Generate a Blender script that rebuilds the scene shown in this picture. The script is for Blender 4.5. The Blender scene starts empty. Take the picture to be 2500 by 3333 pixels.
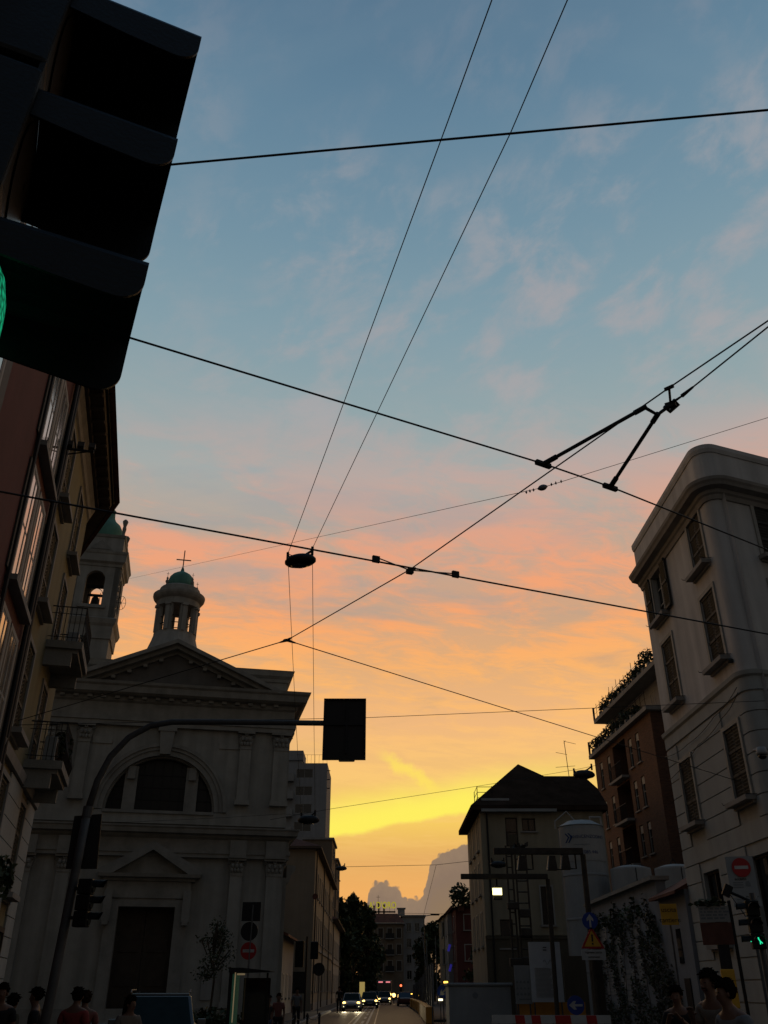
import bpy, bmesh, math, random
from mathutils import Vector, Matrix
random.seed(7)
S = bpy.context.scene
COL = S.collection
pi = math.pi
R = math.radians
# ---------------------------------------------------------------- camera
FPX, PITCH, EYE = 2830.0, R(28.73), 1.8
cp, sp = math.cos(PITCH), math.sin(PITCH)
cam_d = bpy.data.cameras.new("camera")
cam = bpy.data.objects.new("camera", cam_d); COL.objects.link(cam)
cam.location = (0, 0, EYE); cam.rotation_euler = (pi/2 + PITCH, 0, 0)
cam_d.sensor_fit = 'VERTICAL'; cam_d.sensor_height = 24; cam_d.lens = 24*FPX/3333
cam_d.clip_start = .05; cam_d.clip_end = 3000
S.camera = cam
S.view_settings.view_transform = 'Standard'; S.view_settings.look = 'None'
S.view_settings.exposure = 0; S.view_settings.gamma = 1
S.render.engine = 'CYCLES'
# survey helpers: bearing and height of a sighted point
def ray(u, v):
    cx, cy = (u-1250)/FPX, (1666.5-v)/FPX
    return cx, cp-cy*sp, sp+cy*cp
def atY(u, v, Y):
    r = ray(u, v); t = Y/r[1]; return Vector((r[0]*t, Y, r[2]*t+EYE))
def atX(u, v, X):
    r = ray(u, v); t = X/r[0]; return Vector((X, r[1]*t, r[2]*t+EYE))
def atZ(u, v, Z):
    r = ray(u, v); t = (Z-EYE)/r[2]; return Vector((r[0]*t, r[1]*t, Z))
def L(fr, u, v, y=0.0):
    """sighted point on the vertical plane y=const of a frame (ox,oy,ang): local (x,z)"""
    ox, oy, a = fr; r = ray(u, v); nx, ny = -math.sin(a), math.cos(a)
    t = (ox*nx+oy*ny+y)/(r[0]*nx+r[1]*ny)
    X, Y, Z = r[0]*t, r[1]*t, r[2]*t+EYE
    return (X-ox)*math.cos(a)+(Y-oy)*math.sin(a), Z
# ---------------------------------------------------------------- mesh builder
class MB:
    def __init__(s): s.v = []; s.f = []
    def quad(s, *p):
        i = len(s.v); s.v += [tuple(q) for q in p]; s.f.append(tuple(range(i, i+len(p)))); return s
    def box(s, c, d, M=None):
        hx, hy, hz = d[0]/2, d[1]/2, d[2]/2; i = len(s.v)
        for x, y, z in ((-1,-1,-1),(1,-1,-1),(1,1,-1),(-1,1,-1),(-1,-1,1),(1,-1,1),(1,1,1),(-1,1,1)):
            p = Vector((x*hx, y*hy, z*hz))
            if M: p = M @ p
            s.v.append((p.x+c[0], p.y+c[1], p.z+c[2]))
        for f in ((0,3,2,1),(4,5,6,7),(0,1,5,4),(1,2,6,5),(2,3,7,6),(3,0,4,7)): s.f.append(tuple(i+k for k in f))
        return s
    def bb(s, x0, x1, y0, y1, z0, z1): return s.box(((x0+x1)/2,(y0+y1)/2,(z0+z1)/2),(abs(x1-x0),abs(y1-y0),abs(z1-z0)))
    def tube(s, pts, r, n=8, r1=None, cap=True):
        pts = [Vector(p) for p in pts]; m = len(pts); rings = []
        up = None
        for k, p in enumerate(pts):
            t = (pts[min(k+1,m-1)]-pts[max(k-1,0)]).normalized()
            if up is None:
                up = Vector((0,0,1)) if abs(t.z) < .9 else Vector((1,0,0))
            a = t.cross(up).normalized(); b = a.cross(t).normalized(); up = b
            rr = r if r1 is None else r+(r1-r)*k/(m-1)
            i = len(s.v)
            for q in range(n):
                an = 2*pi*q/n; w = p+a*math.cos(an)*rr+b*math.sin(an)*rr; s.v.append(tuple(w))
            rings.append(i)
        for k in range(m-1):
            for q in range(n):
                q2 = (q+1)%n; s.f.append((rings[k]+q2, rings[k]+q, rings[k+1]+q, rings[k+1]+q2))
        if cap:
            s.f.append(tuple(rings[0]+q for q in range(n))); s.f.append(tuple(rings[-1]+q for q in reversed(range(n))))
        return s
    def lathe(s, prof, c=(0,0,0), n=24, a0=0.0, capt=True, capb=True):
        rings = []
        for r, z in prof:
            i = len(s.v)
            for q in range(n):
                a = a0+2*pi*q/n; s.v.append((c[0]+r*math.cos(a), c[1]+r*math.sin(a), c[2]+z))
            rings.append(i)
        for k in range(len(prof)-1):
            for q in range(n):
                q2 = (q+1)%n; s.f.append((rings[k]+q, rings[k]+q2, rings[k+1]+q2, rings[k+1]+q))
        if capb: s.f.append(tuple(rings[0]+q for q in reversed(range(n))))
        if capt: s.f.append(tuple(rings[-1]+q for q in range(n)))
        return s
    def prism(s, poly, y0, y1):
        """polygon in (x,z), extruded along y"""
        i = len(s.v); n = len(poly)
        s.v += [(x, y0, z) for x, z in poly]+[(x, y1, z) for x, z in poly]
        s.f.append(tuple(range(i, i+n))); s.f.append(tuple(i+n+k for k in reversed(range(n))))
        for k in range(n):
            k2 = (k+1)%n; s.f.append((i+k2, i+k, i+n+k, i+n+k2))
        return s
    def plan(s, poly, z0, z1):
        i = len(s.v); n = len(poly)
        s.v += [(x, y, z0) for x, y in poly]+[(x, y, z1) for x, y in poly]
        s.f.append(tuple(i+k for k in reversed(range(n)))); s.f.append(tuple(i+n+k for k in range(n)))
        for k in range(n):
            k2 = (k+1)%n; s.f.append((i+k, i+k2, i+n+k2, i+n+k))
        return s
    def sweep(s, path, prof, closed=False):
        """profile (out,z) swept along a plan path; out is to the right of the travel direction"""
        m = len(path); rings = []
        P = [Vector((p[0], p[1])) for p in path]
        for k in range(m):
            a = (P[k]-P[k-1]).normalized() if (k > 0 or closed) else None
            b = (P[(k+1)%m]-P[k]).normalized() if (k < m-1 or closed) else None
            if a is None: a = b
            if b is None: b = a
            na, nb = Vector((a.y,-a.x)), Vector((b.y,-b.x)); mm = (na+nb)
            mm = mm/max(.2, mm.dot(na)) if mm.length > 1e-6 else na
            i = len(s.v)
            for o, z in prof: s.v.append((P[k].x+mm.x*o, P[k].y+mm.y*o, z))
            rings.append(i)
        q = len(prof)
        for k in range(m if closed else m-1):
            r0, r1 = rings[k], rings[(k+1)%m]
            for j in range(q): j2 = (j+1)%q; s.f.append((r0+j, r0+j2, r1+j2, r1+j))
        if not closed:
            s.f.append(tuple(rings[0]+j for j in reversed(range(q)))); s.f.append(tuple(rings[-1]+j for j in range(q)))
        return s
    def wall(s, x0, x1, z0, z1, holes=(), y=0.0, rev=.25):
        xs = sorted({x0, x1, *[h[0] for h in holes], *[h[1] for h in holes]}); zs = sorted({z0, z1, *[h[2] for h in holes], *[h[3] for h in holes]})
        xs = [x for x in xs if x0-1e-6 <= x <= x1+1e-6]; zs = [z for z in zs if z0-1e-6 <= z <= z1+1e-6]
        for i in range(len(xs)-1):
            for j in range(len(zs)-1):
                mx, mz = (xs[i]+xs[i+1])/2, (zs[j]+zs[j+1])/2
                if any(h[0] < mx < h[1] and h[2] < mz < h[3] for h in holes): continue
                s.quad((xs[i],y,zs[j]),(xs[i+1],y,zs[j]),(xs[i+1],y,zs[j+1]),(xs[i],y,zs[j+1]))
        for a, b, c, d in holes:
            s.quad((a,y,c),(a,y,d),(a,y+rev,d),(a,y+rev,c)); s.quad((b,y,d),(b,y,c),(b,y+rev,c),(b,y+rev,d))
            s.quad((a,y,d),(b,y,d),(b,y+rev,d),(a,y+rev,d)); s.quad((b,y,c),(a,y,c),(a,y+rev,c),(b,y+rev,c))
        return s
    def arch(s, w0, w1, z0, z1, c, a, zb, zs, y0, y1, n=16):
        """panel with an arched opening right through it: centre c, half width a, sill zb, springing zs"""
        A = [(c-a*math.cos(pi*k/n), zs+a*math.sin(pi*k/n)) for k in range(n+1)]
        for y, fl in ((y0, 0), (y1, 1)):
            def q(*p):
                p = [(x, y, z) for x, z in p]; s.quad(*(reversed(p) if fl else p))
            q((w0,z0),(c-a,z0),(c-a,zs),(w0,zs)); q((c+a,z0),(w1,z0),(w1,zs),(c+a,zs))
            if zb > z0: q((c-a,z0),(c+a,z0),(c+a,zb),(c-a,zb))
            q((w0,zs),(c-a,zs),(c-a,z1),(w0,z1)); q((c+a,zs),(w1,zs),(w1,z1),(c+a,z1))
            for k in range(n): q(A[k],A[k+1],(A[k+1][0],z1),(A[k][0],z1))
        loop = [(c-a,zb)]+A+[(c+a,zb)]
        for k in range(len(loop)):
            p, q2 = loop[k], loop[(k+1)%len(loop)]; s.quad((p[0],y0,p[1]),(p[0],y1,p[1]),(q2[0],y1,q2[1]),(q2[0],y0,q2[1]))
        s.quad((w0,y0,z0),(w0,y0,z1),(w0,y1,z1),(w0,y1,z0)); s.quad((w1,y0,z1),(w1,y0,z0),(w1,y1,z0),(w1,y1,z1)); s.quad((w0,y0,z1),(w1,y0,z1),(w1,y1,z1),(w0,y1,z1))
        return s
    def ring(s, c, r0, r1, a0, a1, y0, y1, n=20, sx=1.0):
        """arch band in the (x,z) plane, extruded along y"""
        for k in range(n):
            p, q = a0+(a1-a0)*k/n, a0+(a1-a0)*(k+1)/n
            P = [(c[0]+r*math.cos(t)*sx, c[1]+r*math.sin(t)) for r, t in ((r0,p),(r1,p),(r1,q),(r0,q))]
            s.prism(P, y0, y1)
        return s
    def build(s, name, mat=None, parent=None, smooth=False, bevel=0, loc=None, rotz=0, label=None):
        me = bpy.data.meshes.new(name); me.from_pydata(s.v, [], s.f); me.update()
        if smooth: me.polygons.foreach_set('use_smooth', [True]*len(me.polygons))
        if mat: me.materials.append(mat)
        o = bpy.data.objects.new(name, me); COL.objects.link(o)
        if parent: o.parent = parent
        if loc is not None: o.location = loc
        o.rotation_euler = (0, 0, rotz)
        if bevel:
            b = o.modifiers.new('b', 'BEVEL'); b.width = bevel; b.segments = 2; b.limit_method = 'ANGLE'
        if label: o['label'] = label
        return o
def tag(o, label=None, cat=None, group=None, kind=None):
    if label: o['label'] = label
    if cat: o['category'] = cat
    if group: o['group'] = group
    if kind: o['kind'] = kind
    return o
def thing(name, label, cat, loc=(0,0,0), rz=0.0, group=None):
    o = bpy.data.objects.new(name, None); COL.objects.link(o); o.location = loc; o.rotation_euler = (0,0,rz); o.empty_display_size = .2
    return tag(o, label, cat, group)
def dup(o, parent=None, loc=None, rz=None, label=None, scale=None):
    c = o.copy(); COL.objects.link(c)
    if parent is not None: c.parent = parent
    if loc is not None: c.location = loc
    if rz is not None: c.rotation_euler = (0,0,rz)
    if scale is not None: c.scale = scale
    if label: c['label'] = label
    for ch in list(o.children): dup(ch, c)
    return c
def text(body, size, mat, parent, loc, rot=(pi/2,0,0), name='lettering', ext=.004, align='CENTER', sx=1.0, bold=0.0):
    cu = bpy.data.curves.new(name, 'FONT'); cu.body = body; cu.size = size; cu.extrude = ext; cu.offset = bold; cu.align_x = align; cu.align_y = 'CENTER'
    tmp = bpy.data.objects.new(name+'_tmp', cu); COL.objects.link(tmp)
    me = bpy.data.meshes.new_from_object(tmp); bpy.data.objects.remove(tmp); bpy.data.curves.remove(cu); me.name = name
    me.materials.clear(); me.materials.append(mat)
    o = bpy.data.objects.new(name, me); COL.objects.link(o); o.parent = parent; o.location = loc; o.rotation_euler = rot; o.scale = (sx,1,1)
    return o
# ---------------------------------------------------------------- materials
def lin(c): return tuple((x/12.92 if x <= .04045 else ((x+.055)/1.055)**2.4) for x in (q/255 for q in c))
def mat(name, col, rough=.85, var=.3, scale=1.5, bump=.0, metal=0.0, spec=.3, emit=0.0, ecol=None, streak=0.0, bscale=None, trans=0.0, alpha=1.0):
    m = bpy.data.materials.new(name); m.use_nodes = True; nt = m.node_tree; N = nt.nodes; K = nt.links
    b = N['Principled BSDF']; b.inputs['Roughness'].default_value = rough; b.inputs['Metallic'].default_value = metal
    b.inputs['Specular IOR Level'].default_value = spec; b.inputs['Base Color'].default_value = (*col, 1)
    tc = N.new('ShaderNodeTexCoord')
    if var > 0:
        n1 = N.new('ShaderNodeTexNoise'); n1.inputs['Scale'].default_value = scale; n1.inputs['Detail'].default_value = 8; n1.inputs['Roughness'].default_value = .65
        K.new(tc.outputs['Object'], n1.inputs['Vector'])
        fac = n1.outputs['Fac']
        if streak > 0:
            mp = N.new('ShaderNodeMapping'); mp.inputs['Scale'].default_value = (2.2, 2.2, .18); K.new(tc.outputs['Object'], mp.inputs['Vector'])
            n2 = N.new('ShaderNodeTexNoise'); n2.inputs['Scale'].default_value = 1.0; n2.inputs['Detail'].default_value = 6; K.new(mp.outputs[0], n2.inputs['Vector'])
            mx = N.new('ShaderNodeMix'); mx.inputs[0].default_value = streak; K.new(fac, mx.inputs[2]); K.new(n2.outputs['Fac'], mx.inputs[3]); fac = mx.outputs[0]
        rp = N.new('ShaderNodeValToRGB'); e = rp.color_ramp.elements
        e[0].position = .3; e[1].position = .7
        e[0].color = (*[c*(1-var) for c in col], 1); e[1].color = (*[min(1, c*(1+var*.7)) for c in col], 1)
        K.new(fac, rp.inputs['Fac']); K.new(rp.outputs['Color'], b.inputs['Base Color'])
    if bump > 0:
        n3 = N.new('ShaderNodeTexNoise'); n3.inputs['Scale'].default_value = bscale or scale*12; n3.inputs['Detail'].default_value = 5; K.new(tc.outputs['Object'], n3.inputs['Vector'])
        bu = N.new('ShaderNodeBump'); bu.inputs['Strength'].default_value = bump; bu.inputs['Distance'].default_value = .02
        K.new(n3.outputs['Fac'], bu.inputs['Height']); K.new(bu.outputs['Normal'], b.inputs['Normal'])
    if emit > 0:
        b.inputs['Emission Color'].default_value = (*(ecol or col), 1); b.inputs['Emission Strength'].default_value = emit
    if trans > 0: b.inputs['Transmission Weight'].default_value = trans; b.inputs['IOR'].default_value = 1.1
    if alpha < 1: b.inputs['Alpha'].default_value = alpha
    return m
def brick_mat(name, col, mortar, sx=1.0, bw=.25, bh=.065, var=.4):
    m = mat(name, col, .9, 0); nt = m.node_tree; N = nt.nodes; K = nt.links; b = N['Principled BSDF']
    tc = N['Texture Coordinate'] if 'Texture Coordinate' in N else N.new('ShaderNodeTexCoord')
    sep = N.new('ShaderNodeSeparateXYZ'); K.new(tc.outputs['Object'], sep.inputs[0])
    ad = N.new('ShaderNodeMath'); ad.operation = 'ADD'; K.new(sep.outputs[0], ad.inputs[0]); K.new(sep.outputs[1], ad.inputs[1])
    cb = N.new('ShaderNodeCombineXYZ'); K.new(ad.outputs[0], cb.inputs[0]); K.new(sep.outputs[2], cb.inputs[1])
    br = N.new('ShaderNodeTexBrick'); br.inputs['Scale'].default_value = 1; br.inputs['Brick Width'].default_value = bw; br.inputs['Row Height'].default_value = bh; br.inputs['Mortar Size'].default_value = .008
    br.inputs['Color1'].default_value = (*[c*(1-var) for c in col],1); br.inputs['Color2'].default_value = (*col,1); br.inputs['Mortar'].default_value = (*mortar,1)
    K.new(cb.outputs[0], br.inputs['Vector'])
    n1 = N.new('ShaderNodeTexNoise'); n1.inputs['Scale'].default_value = .7; n1.inputs['Detail'].default_value = 6; K.new(tc.outputs['Object'], n1.inputs['Vector'])
    mx = N.new('ShaderNodeMix'); mx.data_type = 'RGBA'; mx.blend_type = 'MULTIPLY'; mx.inputs[0].default_value = .5
    K.new(br.outputs['Color'], mx.inputs[6]); K.new(n1.outputs['Fac'], mx.inputs[7]); K.new(mx.outputs[2], b.inputs['Base Color'])
    return m
def textured_lens(m):
    nt = m.node_tree; b = nt.nodes['Principled BSDF']; tc = nt.nodes.new('ShaderNodeTexCoord'); v = nt.nodes.new('ShaderNodeTexVoronoi'); v.inputs['Scale'].default_value = 70
    nt.links.new(tc.outputs['Object'], v.inputs['Vector']); r = nt.nodes.new('ShaderNodeMapRange'); r.inputs[1].default_value = .1; r.inputs[2].default_value = .7; r.inputs[3].default_value = .55; r.inputs[4].default_value = .08
    nt.links.new(v.outputs['Distance'], r.inputs[0]); nt.links.new(r.outputs[0], b.inputs['Emission Strength']); return m
M = dict(
 notice=mat('white_notice_sheet', (.46,.48,.50), .6, .12, 2, .02),
 glassmirror=mat('reflective_old_glass', (.50,.46,.42), .10, .15, 2, metal=.75),
 stone=mat('stone', (.30,.285,.25), .9, .35, .8, .25, streak=.5, bscale=14),
 stone2=mat('carved_stone', (.26,.245,.215), .9, .35, 1.2, .3, streak=.3, bscale=18),
 stonedark=mat('tympanum_stone', (.13,.12,.11), .9, .35, 1.2, .3, streak=.3),
 copper=mat('copper_patina', (.105,.25,.19), .8, .35, 1.5, .15, streak=.5),
 yellow=mat('yellow_plaster', (.205,.175,.095), .9, .22, .6, .12, streak=.45),
 red=mat('red_plaster', (.11,.036,.03), .9, .25, .6, .12, streak=.4),
 soffit=mat('eave_timber', (.10,.075,.055), .85, .35, 1.5, .1),
 beige=mat('beige_plaster', (.48,.46,.435), .9, .32, .5, .2, streak=.6),
 rustic=mat('grey_stucco', (.33,.335,.315), .9, .2, .6, .15, streak=.45),
 cornice=mat('cornice_stucco', (.27,.25,.225), .9, .3, .8, .1, streak=.4),
 brick=brick_mat('brown_brick', (.19,.082,.045), (.12,.10,.085)),
 concrete=mat('concrete', (.24,.235,.22), .9, .3, .8, .2, streak=.5),
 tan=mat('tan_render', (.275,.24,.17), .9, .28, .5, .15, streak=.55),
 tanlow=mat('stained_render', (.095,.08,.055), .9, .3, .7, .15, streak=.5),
 slate=mat('dark_roof_sheet', (.042,.028,.021), 1.0, .4, 1.0, .1, spec=0),
 tile=mat('clay_roof_tiles', (.12,.05,.035), .9, .4, 2.0, .4, bscale=9),
 greyrender=mat('grey_render', (.25,.25,.25), .9, .2, .5, .1, streak=.5),
 white=mat('white_paint', (.27,.27,.26), .7, .2, .8, .05, streak=.4),
 wallwhite=mat('white_wall_render', (.20,.215,.235), .9, .25, .7, .15, streak=.5),
 dull=mat('dull_white_panel', (.26,.27,.27), .6, .2, .8, .03, streak=.3),
 offstreet=mat('street_plaster', (.27,.23,.17), .9, .2, .4, .1, streak=.4),
 palestreet=mat('pale_plaster', (.30,.29,.27), .9, .2, .4, .1, streak=.4),
 farwall=mat('far_brown_plaster', (.16,.125,.09), .9, .3, .4, .1, streak=.4),
 glass=mat('window_glass', (.012,.014,.016), .06, 0, spec=.6),
 darkglass=mat('dark_leaded_glass', (.010,.010,.011), .35, .3, 6, spec=.3),
 shutter=mat('green_grey_shutters', (.045,.045,.04), .7, .3, 3, .1),
 shutterd=mat('brown_shutters', (.05,.036,.025), .7, .3, 3, .1),
 frame=mat('painted_frame', (.30,.29,.26), .7, .2, 2),
 iron=mat('black_iron', (.014,.014,.015), .6, .3, 5),
 wire=mat('wire_metal', (.012,.011,.011), .6, .2, 5),
 steel=mat('galvanised_steel', (.12,.125,.13), .5, .3, 3, metal=.6),
 pole=mat('grey_painted_pole', (.075,.078,.08), .6, .3, 4),
 black=mat('black_plastic', (.0055,.0068,.0075), .5, .35, 9, .10, spec=.2),
 blackboard=mat('black_board', (.018,.017,.017), .6, .3, 2, .03),
 rust=mat('rusty_steel', (.055,.045,.035), .8, .4, 3, .2),
 asphalt=mat('asphalt', (.038,.036,.035), .75, .35, .6, .35, spec=.2, bscale=60),
 roadway=mat('worn_asphalt', (.026,.025,.024), .60, .35, .6, .35, spec=.10, bscale=50),
 paving=mat('stone_paving', (.07,.066,.06), .95, .3, 1.0, .25),
 kerb=mat('granite_kerb', (.22,.21,.20), .8, .25, 2, .1),
 marking=mat('road_paint', (.34,.32,.28), .6, .3, 3),
 dryleaf=mat('dry_leaf', (.10,.092,.075), .9, .5, 1.2), leaf=mat('leaf_dark', (.040,.055,.022), .7, .45, 1.2),
 leaf2=mat('leaf_mid', (.060,.080,.030), .7, .45, 1.2),
 bark=mat('bark', (.07,.055,.04), .9, .4, 4, .4),
 redp=mat('red_sign_paint', (.36,.016,.018), .5, .15, 3), whitep=mat('white_sign_paint', (.42,.42,.41), .5, .15, 3),
 bluep=mat('blue_sign_paint', (.012,.045,.26), .45, .15, 3), yelp=mat('yellow_sign_paint', (.62,.33,.03), .5, .2, 2),
 orange=mat('orange_hoarding', (.55,.24,.03), .6, .25, 1.5, streak=.4), ink=mat('ink', (.01,.01,.011), .6, 0), inkblue=mat('blue_ink', (.01,.035,.12), .6, 0),
 greylab=mat('faint_ink', (.16,.17,.18), .6, 0),
 skin=mat('skin', (.14,.075,.052), .6, .1, 6), hair=mat('dark_hair', (.008,.006,.005), 1, .3, 20, spec=0), hairbrown=mat('brown_hair', (.025,.014,.009), 1, .3, 20, spec=0),
 cloth_black=mat('black_cloth', (.012,.012,.013), .9, .3, 8, .2), cloth_red=mat('red_cloth', (.20,.03,.026), .9, .2, 8, .2), cloth_olive=mat('olive_cloth', (.10,.085,.055), .9, .2, 8, .2),
 cloth_grey=mat('grey_cloth', (.13,.13,.135), .9, .2, 8, .2), cloth_jean=mat('denim', (.03,.04,.07), .9, .3, 8, .2), cloth_rose=mat('dull_red_cloth', (.17,.06,.05), .9, .2, 8, .2), cloth_beige=mat('beige_cloth', (.14,.115,.095), .9, .2, 8, .2),
 tyre=mat('tyre_rubber', (.012,.012,.012), .9, .2, 8), rim=mat('alloy_rim', (.3,.3,.31), .35, 0, metal=.9),
 carwhite=mat('white_car_paint', (.42,.42,.42), .3, .05, 2, spec=.5), cardark=mat('dark_car_paint', (.02,.022,.027), .3, .05, 2, spec=.5), cargrey=mat('grey_car_paint', (.09,.09,.09), .3, .05, 2, spec=.5), carred=mat('maroon_car_paint', (.10,.018,.015), .3, .05, 2, spec=.5),
 windscreen=mat('tinted_windscreen', (.012,.026,.028), .6, .25, 3, spec=.08),
 headlight=mat('lit_headlight', (1,.9,.65), .3, 0, emit=4.5, ecol=(1,.60,.16)), headwhite=mat('lit_white_lamp', (1,1,.9), .3, 0, emit=2.6, ecol=(1,.90,.55)),
 floodlit=mat('lit_floodlight', (1,1,.8), .3, 0, emit=2.6, ecol=(1,.88,.38)), amber=mat('amber_lamp', (1,.6,.1), .3, 0, emit=3.0, ecol=(1,.55,.08)),
 redlamp=mat('red_lamp', (1,.1,.05), .3, 0, emit=2.5, ecol=(1,.16,.06)), pinksign=mat('pink_display', (1,.3,.35), .3, 0, emit=.9, ecol=(1,.28,.30)),
 greenlamp=mat('green_lens', (.1,1,.5), .3, 0, emit=1.0, ecol=(.02,.9,.42)), greenlens=mat('signal_green_lens', (.02,.2,.1), .3, .5, 40, emit=.38, ecol=(.02,.75,.36)), yellowneon=mat('yellow_neon', (.7,.6,.05), .4, 0, emit=.42, ecol=(.72,.62,.04)),
 bluelamp=mat('blue_neon', (.05,.04,.4), .4, 0, emit=.12, ecol=(.1,.08,.9)),
 posterglow=mat('lit_poster', (.04,.10,.07), .6, .6, 6, emit=.02, ecol=(.25,.8,.5)), shelterlight=mat('shelter_tube', (1,.8,.5), .4, 0, emit=.10, ecol=(1,.75,.4)),
 green_cloth=mat('green_awning', (.02,.14,.11), .8, .2, 2),
)
textured_lens(M['greenlens'])
# ---------------------------------------------------------------- sky (world)
W = bpy.data.worlds.new("World"); S.world = W; W.use_nodes = True
nt = W.node_tree; N = nt.nodes; K = nt.links
bg = N['Background']; bg.inputs['Strength'].default_value = 1.0
W.cycles.sampling_method = 'MANUAL'; W.cycles.sample_map_resolution = 256
def V(x): return x
def mth(op, a, b=None, c=None, clamp=False):
    n = N.new('ShaderNodeMath'); n.operation = op; n.use_clamp = clamp
    for i, x in enumerate((a, b, c)):
        if x is None: continue
        if isinstance(x, (int, float)): n.inputs[i].default_value = x
        else: K.new(x, n.inputs[i])
    return n.outputs[0]
def sstep(x, a, b):
    n = N.new('ShaderNodeMapRange'); n.interpolation_type = 'SMOOTHSTEP'; K.new(x, n.inputs[0])
    n.inputs[1].default_value = a; n.inputs[2].default_value = b; n.inputs[3].default_value = 0; n.inputs[4].default_value = 1
    return n.outputs[0]
def ramp(x, lo, hi, stops, interp='LINEAR'):
    n = N.new('ShaderNodeMapRange'); K.new(x, n.inputs[0]); n.inputs[1].default_value = lo; n.inputs[2].default_value = hi
    r = N.new('ShaderNodeValToRGB'); r.color_ramp.interpolation = interp; e = r.color_ramp.elements
    while len(e) < len(stops): e.new(.5)
    for k, (p, c) in enumerate(sorted(stops)):
        e[k].position = (p-lo)/(hi-lo)
        e[k].color = (*lin(c), 1) if isinstance(c, tuple) else (c, c, c, 1)
    K.new(n.outputs[0], r.inputs[0]); return r.outputs[0]
def mixc(f, a, b, mode='MIX'):
    n = N.new('ShaderNodeMix'); n.data_type = 'RGBA'; n.blend_type = mode; n.clamp_factor = True
    for i, x in ((0, f), (6, a), (7, b)):
        if isinstance(x, (int, float)): n.inputs[i].default_value = x
        elif isinstance(x, tuple): n.inputs[i].default_value = (*lin(x), 1)
        else: K.new(x, n.inputs[i])
    return n.outputs[2]
def comb(x, y, z):
    n = N.new('ShaderNodeCombineXYZ')
    for i, q in enumerate((x, y, z)):
        if isinstance(q, (int, float)): n.inputs[i].default_value = q
        else: K.new(q, n.inputs[i])
    return n.outputs[0]
def noise(vec, scale, det=6, rough=.55, dist=0.0):
    n = N.new('ShaderNodeTexNoise'); n.inputs['Scale'].default_value = scale; n.inputs['Detail'].default_value = det
    n.inputs['Roughness'].default_value = rough; n.inputs['Distortion'].default_value = dist; K.new(vec, n.inputs['Vector']); return n.outputs['Fac']
tc = N.new('ShaderNodeTexCoord'); sx = N.new('ShaderNodeSeparateXYZ'); K.new(tc.outputs['Generated'], sx.inputs[0])
dx, dy, dz = sx.outputs
el = mth('MULTIPLY', mth('ARCSINE', dz), 180/pi)
az = mth('MULTIPLY', mth('ARCTAN2', dx, dy), 180/pi)
# clear sky by elevation, looking into the afterglow
front = ramp(el, -2, 92, [(-2,(190,130,70)),(2,(230,160,94)),(5,(241,175,98)),(7,(229,172,100)),(9,(246,202,98)),(12,(243,193,118)),(15,(240,184,126)),(19,(224,172,122)),(23,(205,163,134)),(27,(186,166,150)),(31,(164,170,168)),(35,(146,165,169)),(40,(131,157,168)),(46,(115,145,162)),(53,(99,131,153)),(60,(84,115,140)),(72,(70,102,134)),(92,(56,84,116))])
# high soft clouds lit from below
hi_col = ramp(el, -2, 92, [(-2,(215,150,80)),(5,(244,186,112)),(10,(253,208,116)),(14,(252,194,120)),(18,(254,182,106)),(22,(252,166,108)),(26,(238,162,126)),(30,(212,164,148)),(35,(178,168,168)),(40,(164,162,166)),(48,(148,155,164)),(58,(116,132,150)),(92,(74,96,122))])
zz = mth('ADD', mth('MAXIMUM', dz, .03), .06)
px_, py_ = mth('DIVIDE', dx, zz), mth('DIVIDE', dy, zz)
# broken streaks: sheared a little so they rise to the right
cv = comb(mth('MULTIPLY', px_, 1.25), mth('SUBTRACT', mth('MULTIPLY', py_, 2.1), mth('MULTIPLY', px_, .55)), 3.7)
n1 = noise(cv, 1.35, 7, .58, .35)
n2 = noise(cv, 4.6, 8, .66, .7)
mid = sstep(mth('ADD', mth('MULTIPLY', n1, .56), mth('MULTIPLY', n2, .44)), .43, .575)
amt_mid = ramp(el, -2, 92, [(-2,.0),(6,.10),(9,.45),(13,.75),(17,.85),(21,.95),(26,.85),(30,.55),(34,.22),(38,.0),(92,.0)])
dv = comb(mth('MULTIPLY', az, .060), mth('SUBTRACT', mth('MULTIPLY', el, .115), mth('MULTIPLY', az, .02)), 1.3)
n3 = noise(dv, 2.3, 7, .60, .22)
puff = sstep(n3, .43, .70)
n3b = noise(comb(mth('MULTIPLY', az, .02), mth('MULTIPLY', el, .05), 8.1), 1.6, 3, .5)
amt_hi = ramp(el, -2, 92, [(-2,.0),(28,.0),(33,.5),(38,.8),(43,1.),(48,.95),(53,.7),(60,.4),(92,.1)])
amt_hi = mth('MULTIPLY', amt_hi, sstep(n3b, .33, .55))
c0 = mixc(mth('MULTIPLY', mid, amt_mid), front, hi_col)
# grey-blue shadowed undersides between the lit streaks
gap = sstep(noise(comb(mth('MULTIPLY', px_, .9), mth('MULTIPLY', py_, 1.9), 11.0), 1.7, 6, .55, .4), .53, .68)
amt_gap = ramp(el, -2, 92, [(-2,.0),(11,.0),(15,.40),(19,.65),(24,.62),(29,.45),(34,.2),(92,.0)])
gap_col = ramp(el, -2, 92, [(-2,(200,160,110)),(14,(214,172,118)),(19,(186,158,132)),(24,(160,160,155)),(32,(140,160,170)),(92,(110,130,150))])
c0 = mixc(mth('MULTIPLY', gap, amt_gap), c0, gap_col)
c0 = mixc(mth('MULTIPLY', puff, amt_hi), c0, hi_col)
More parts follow.
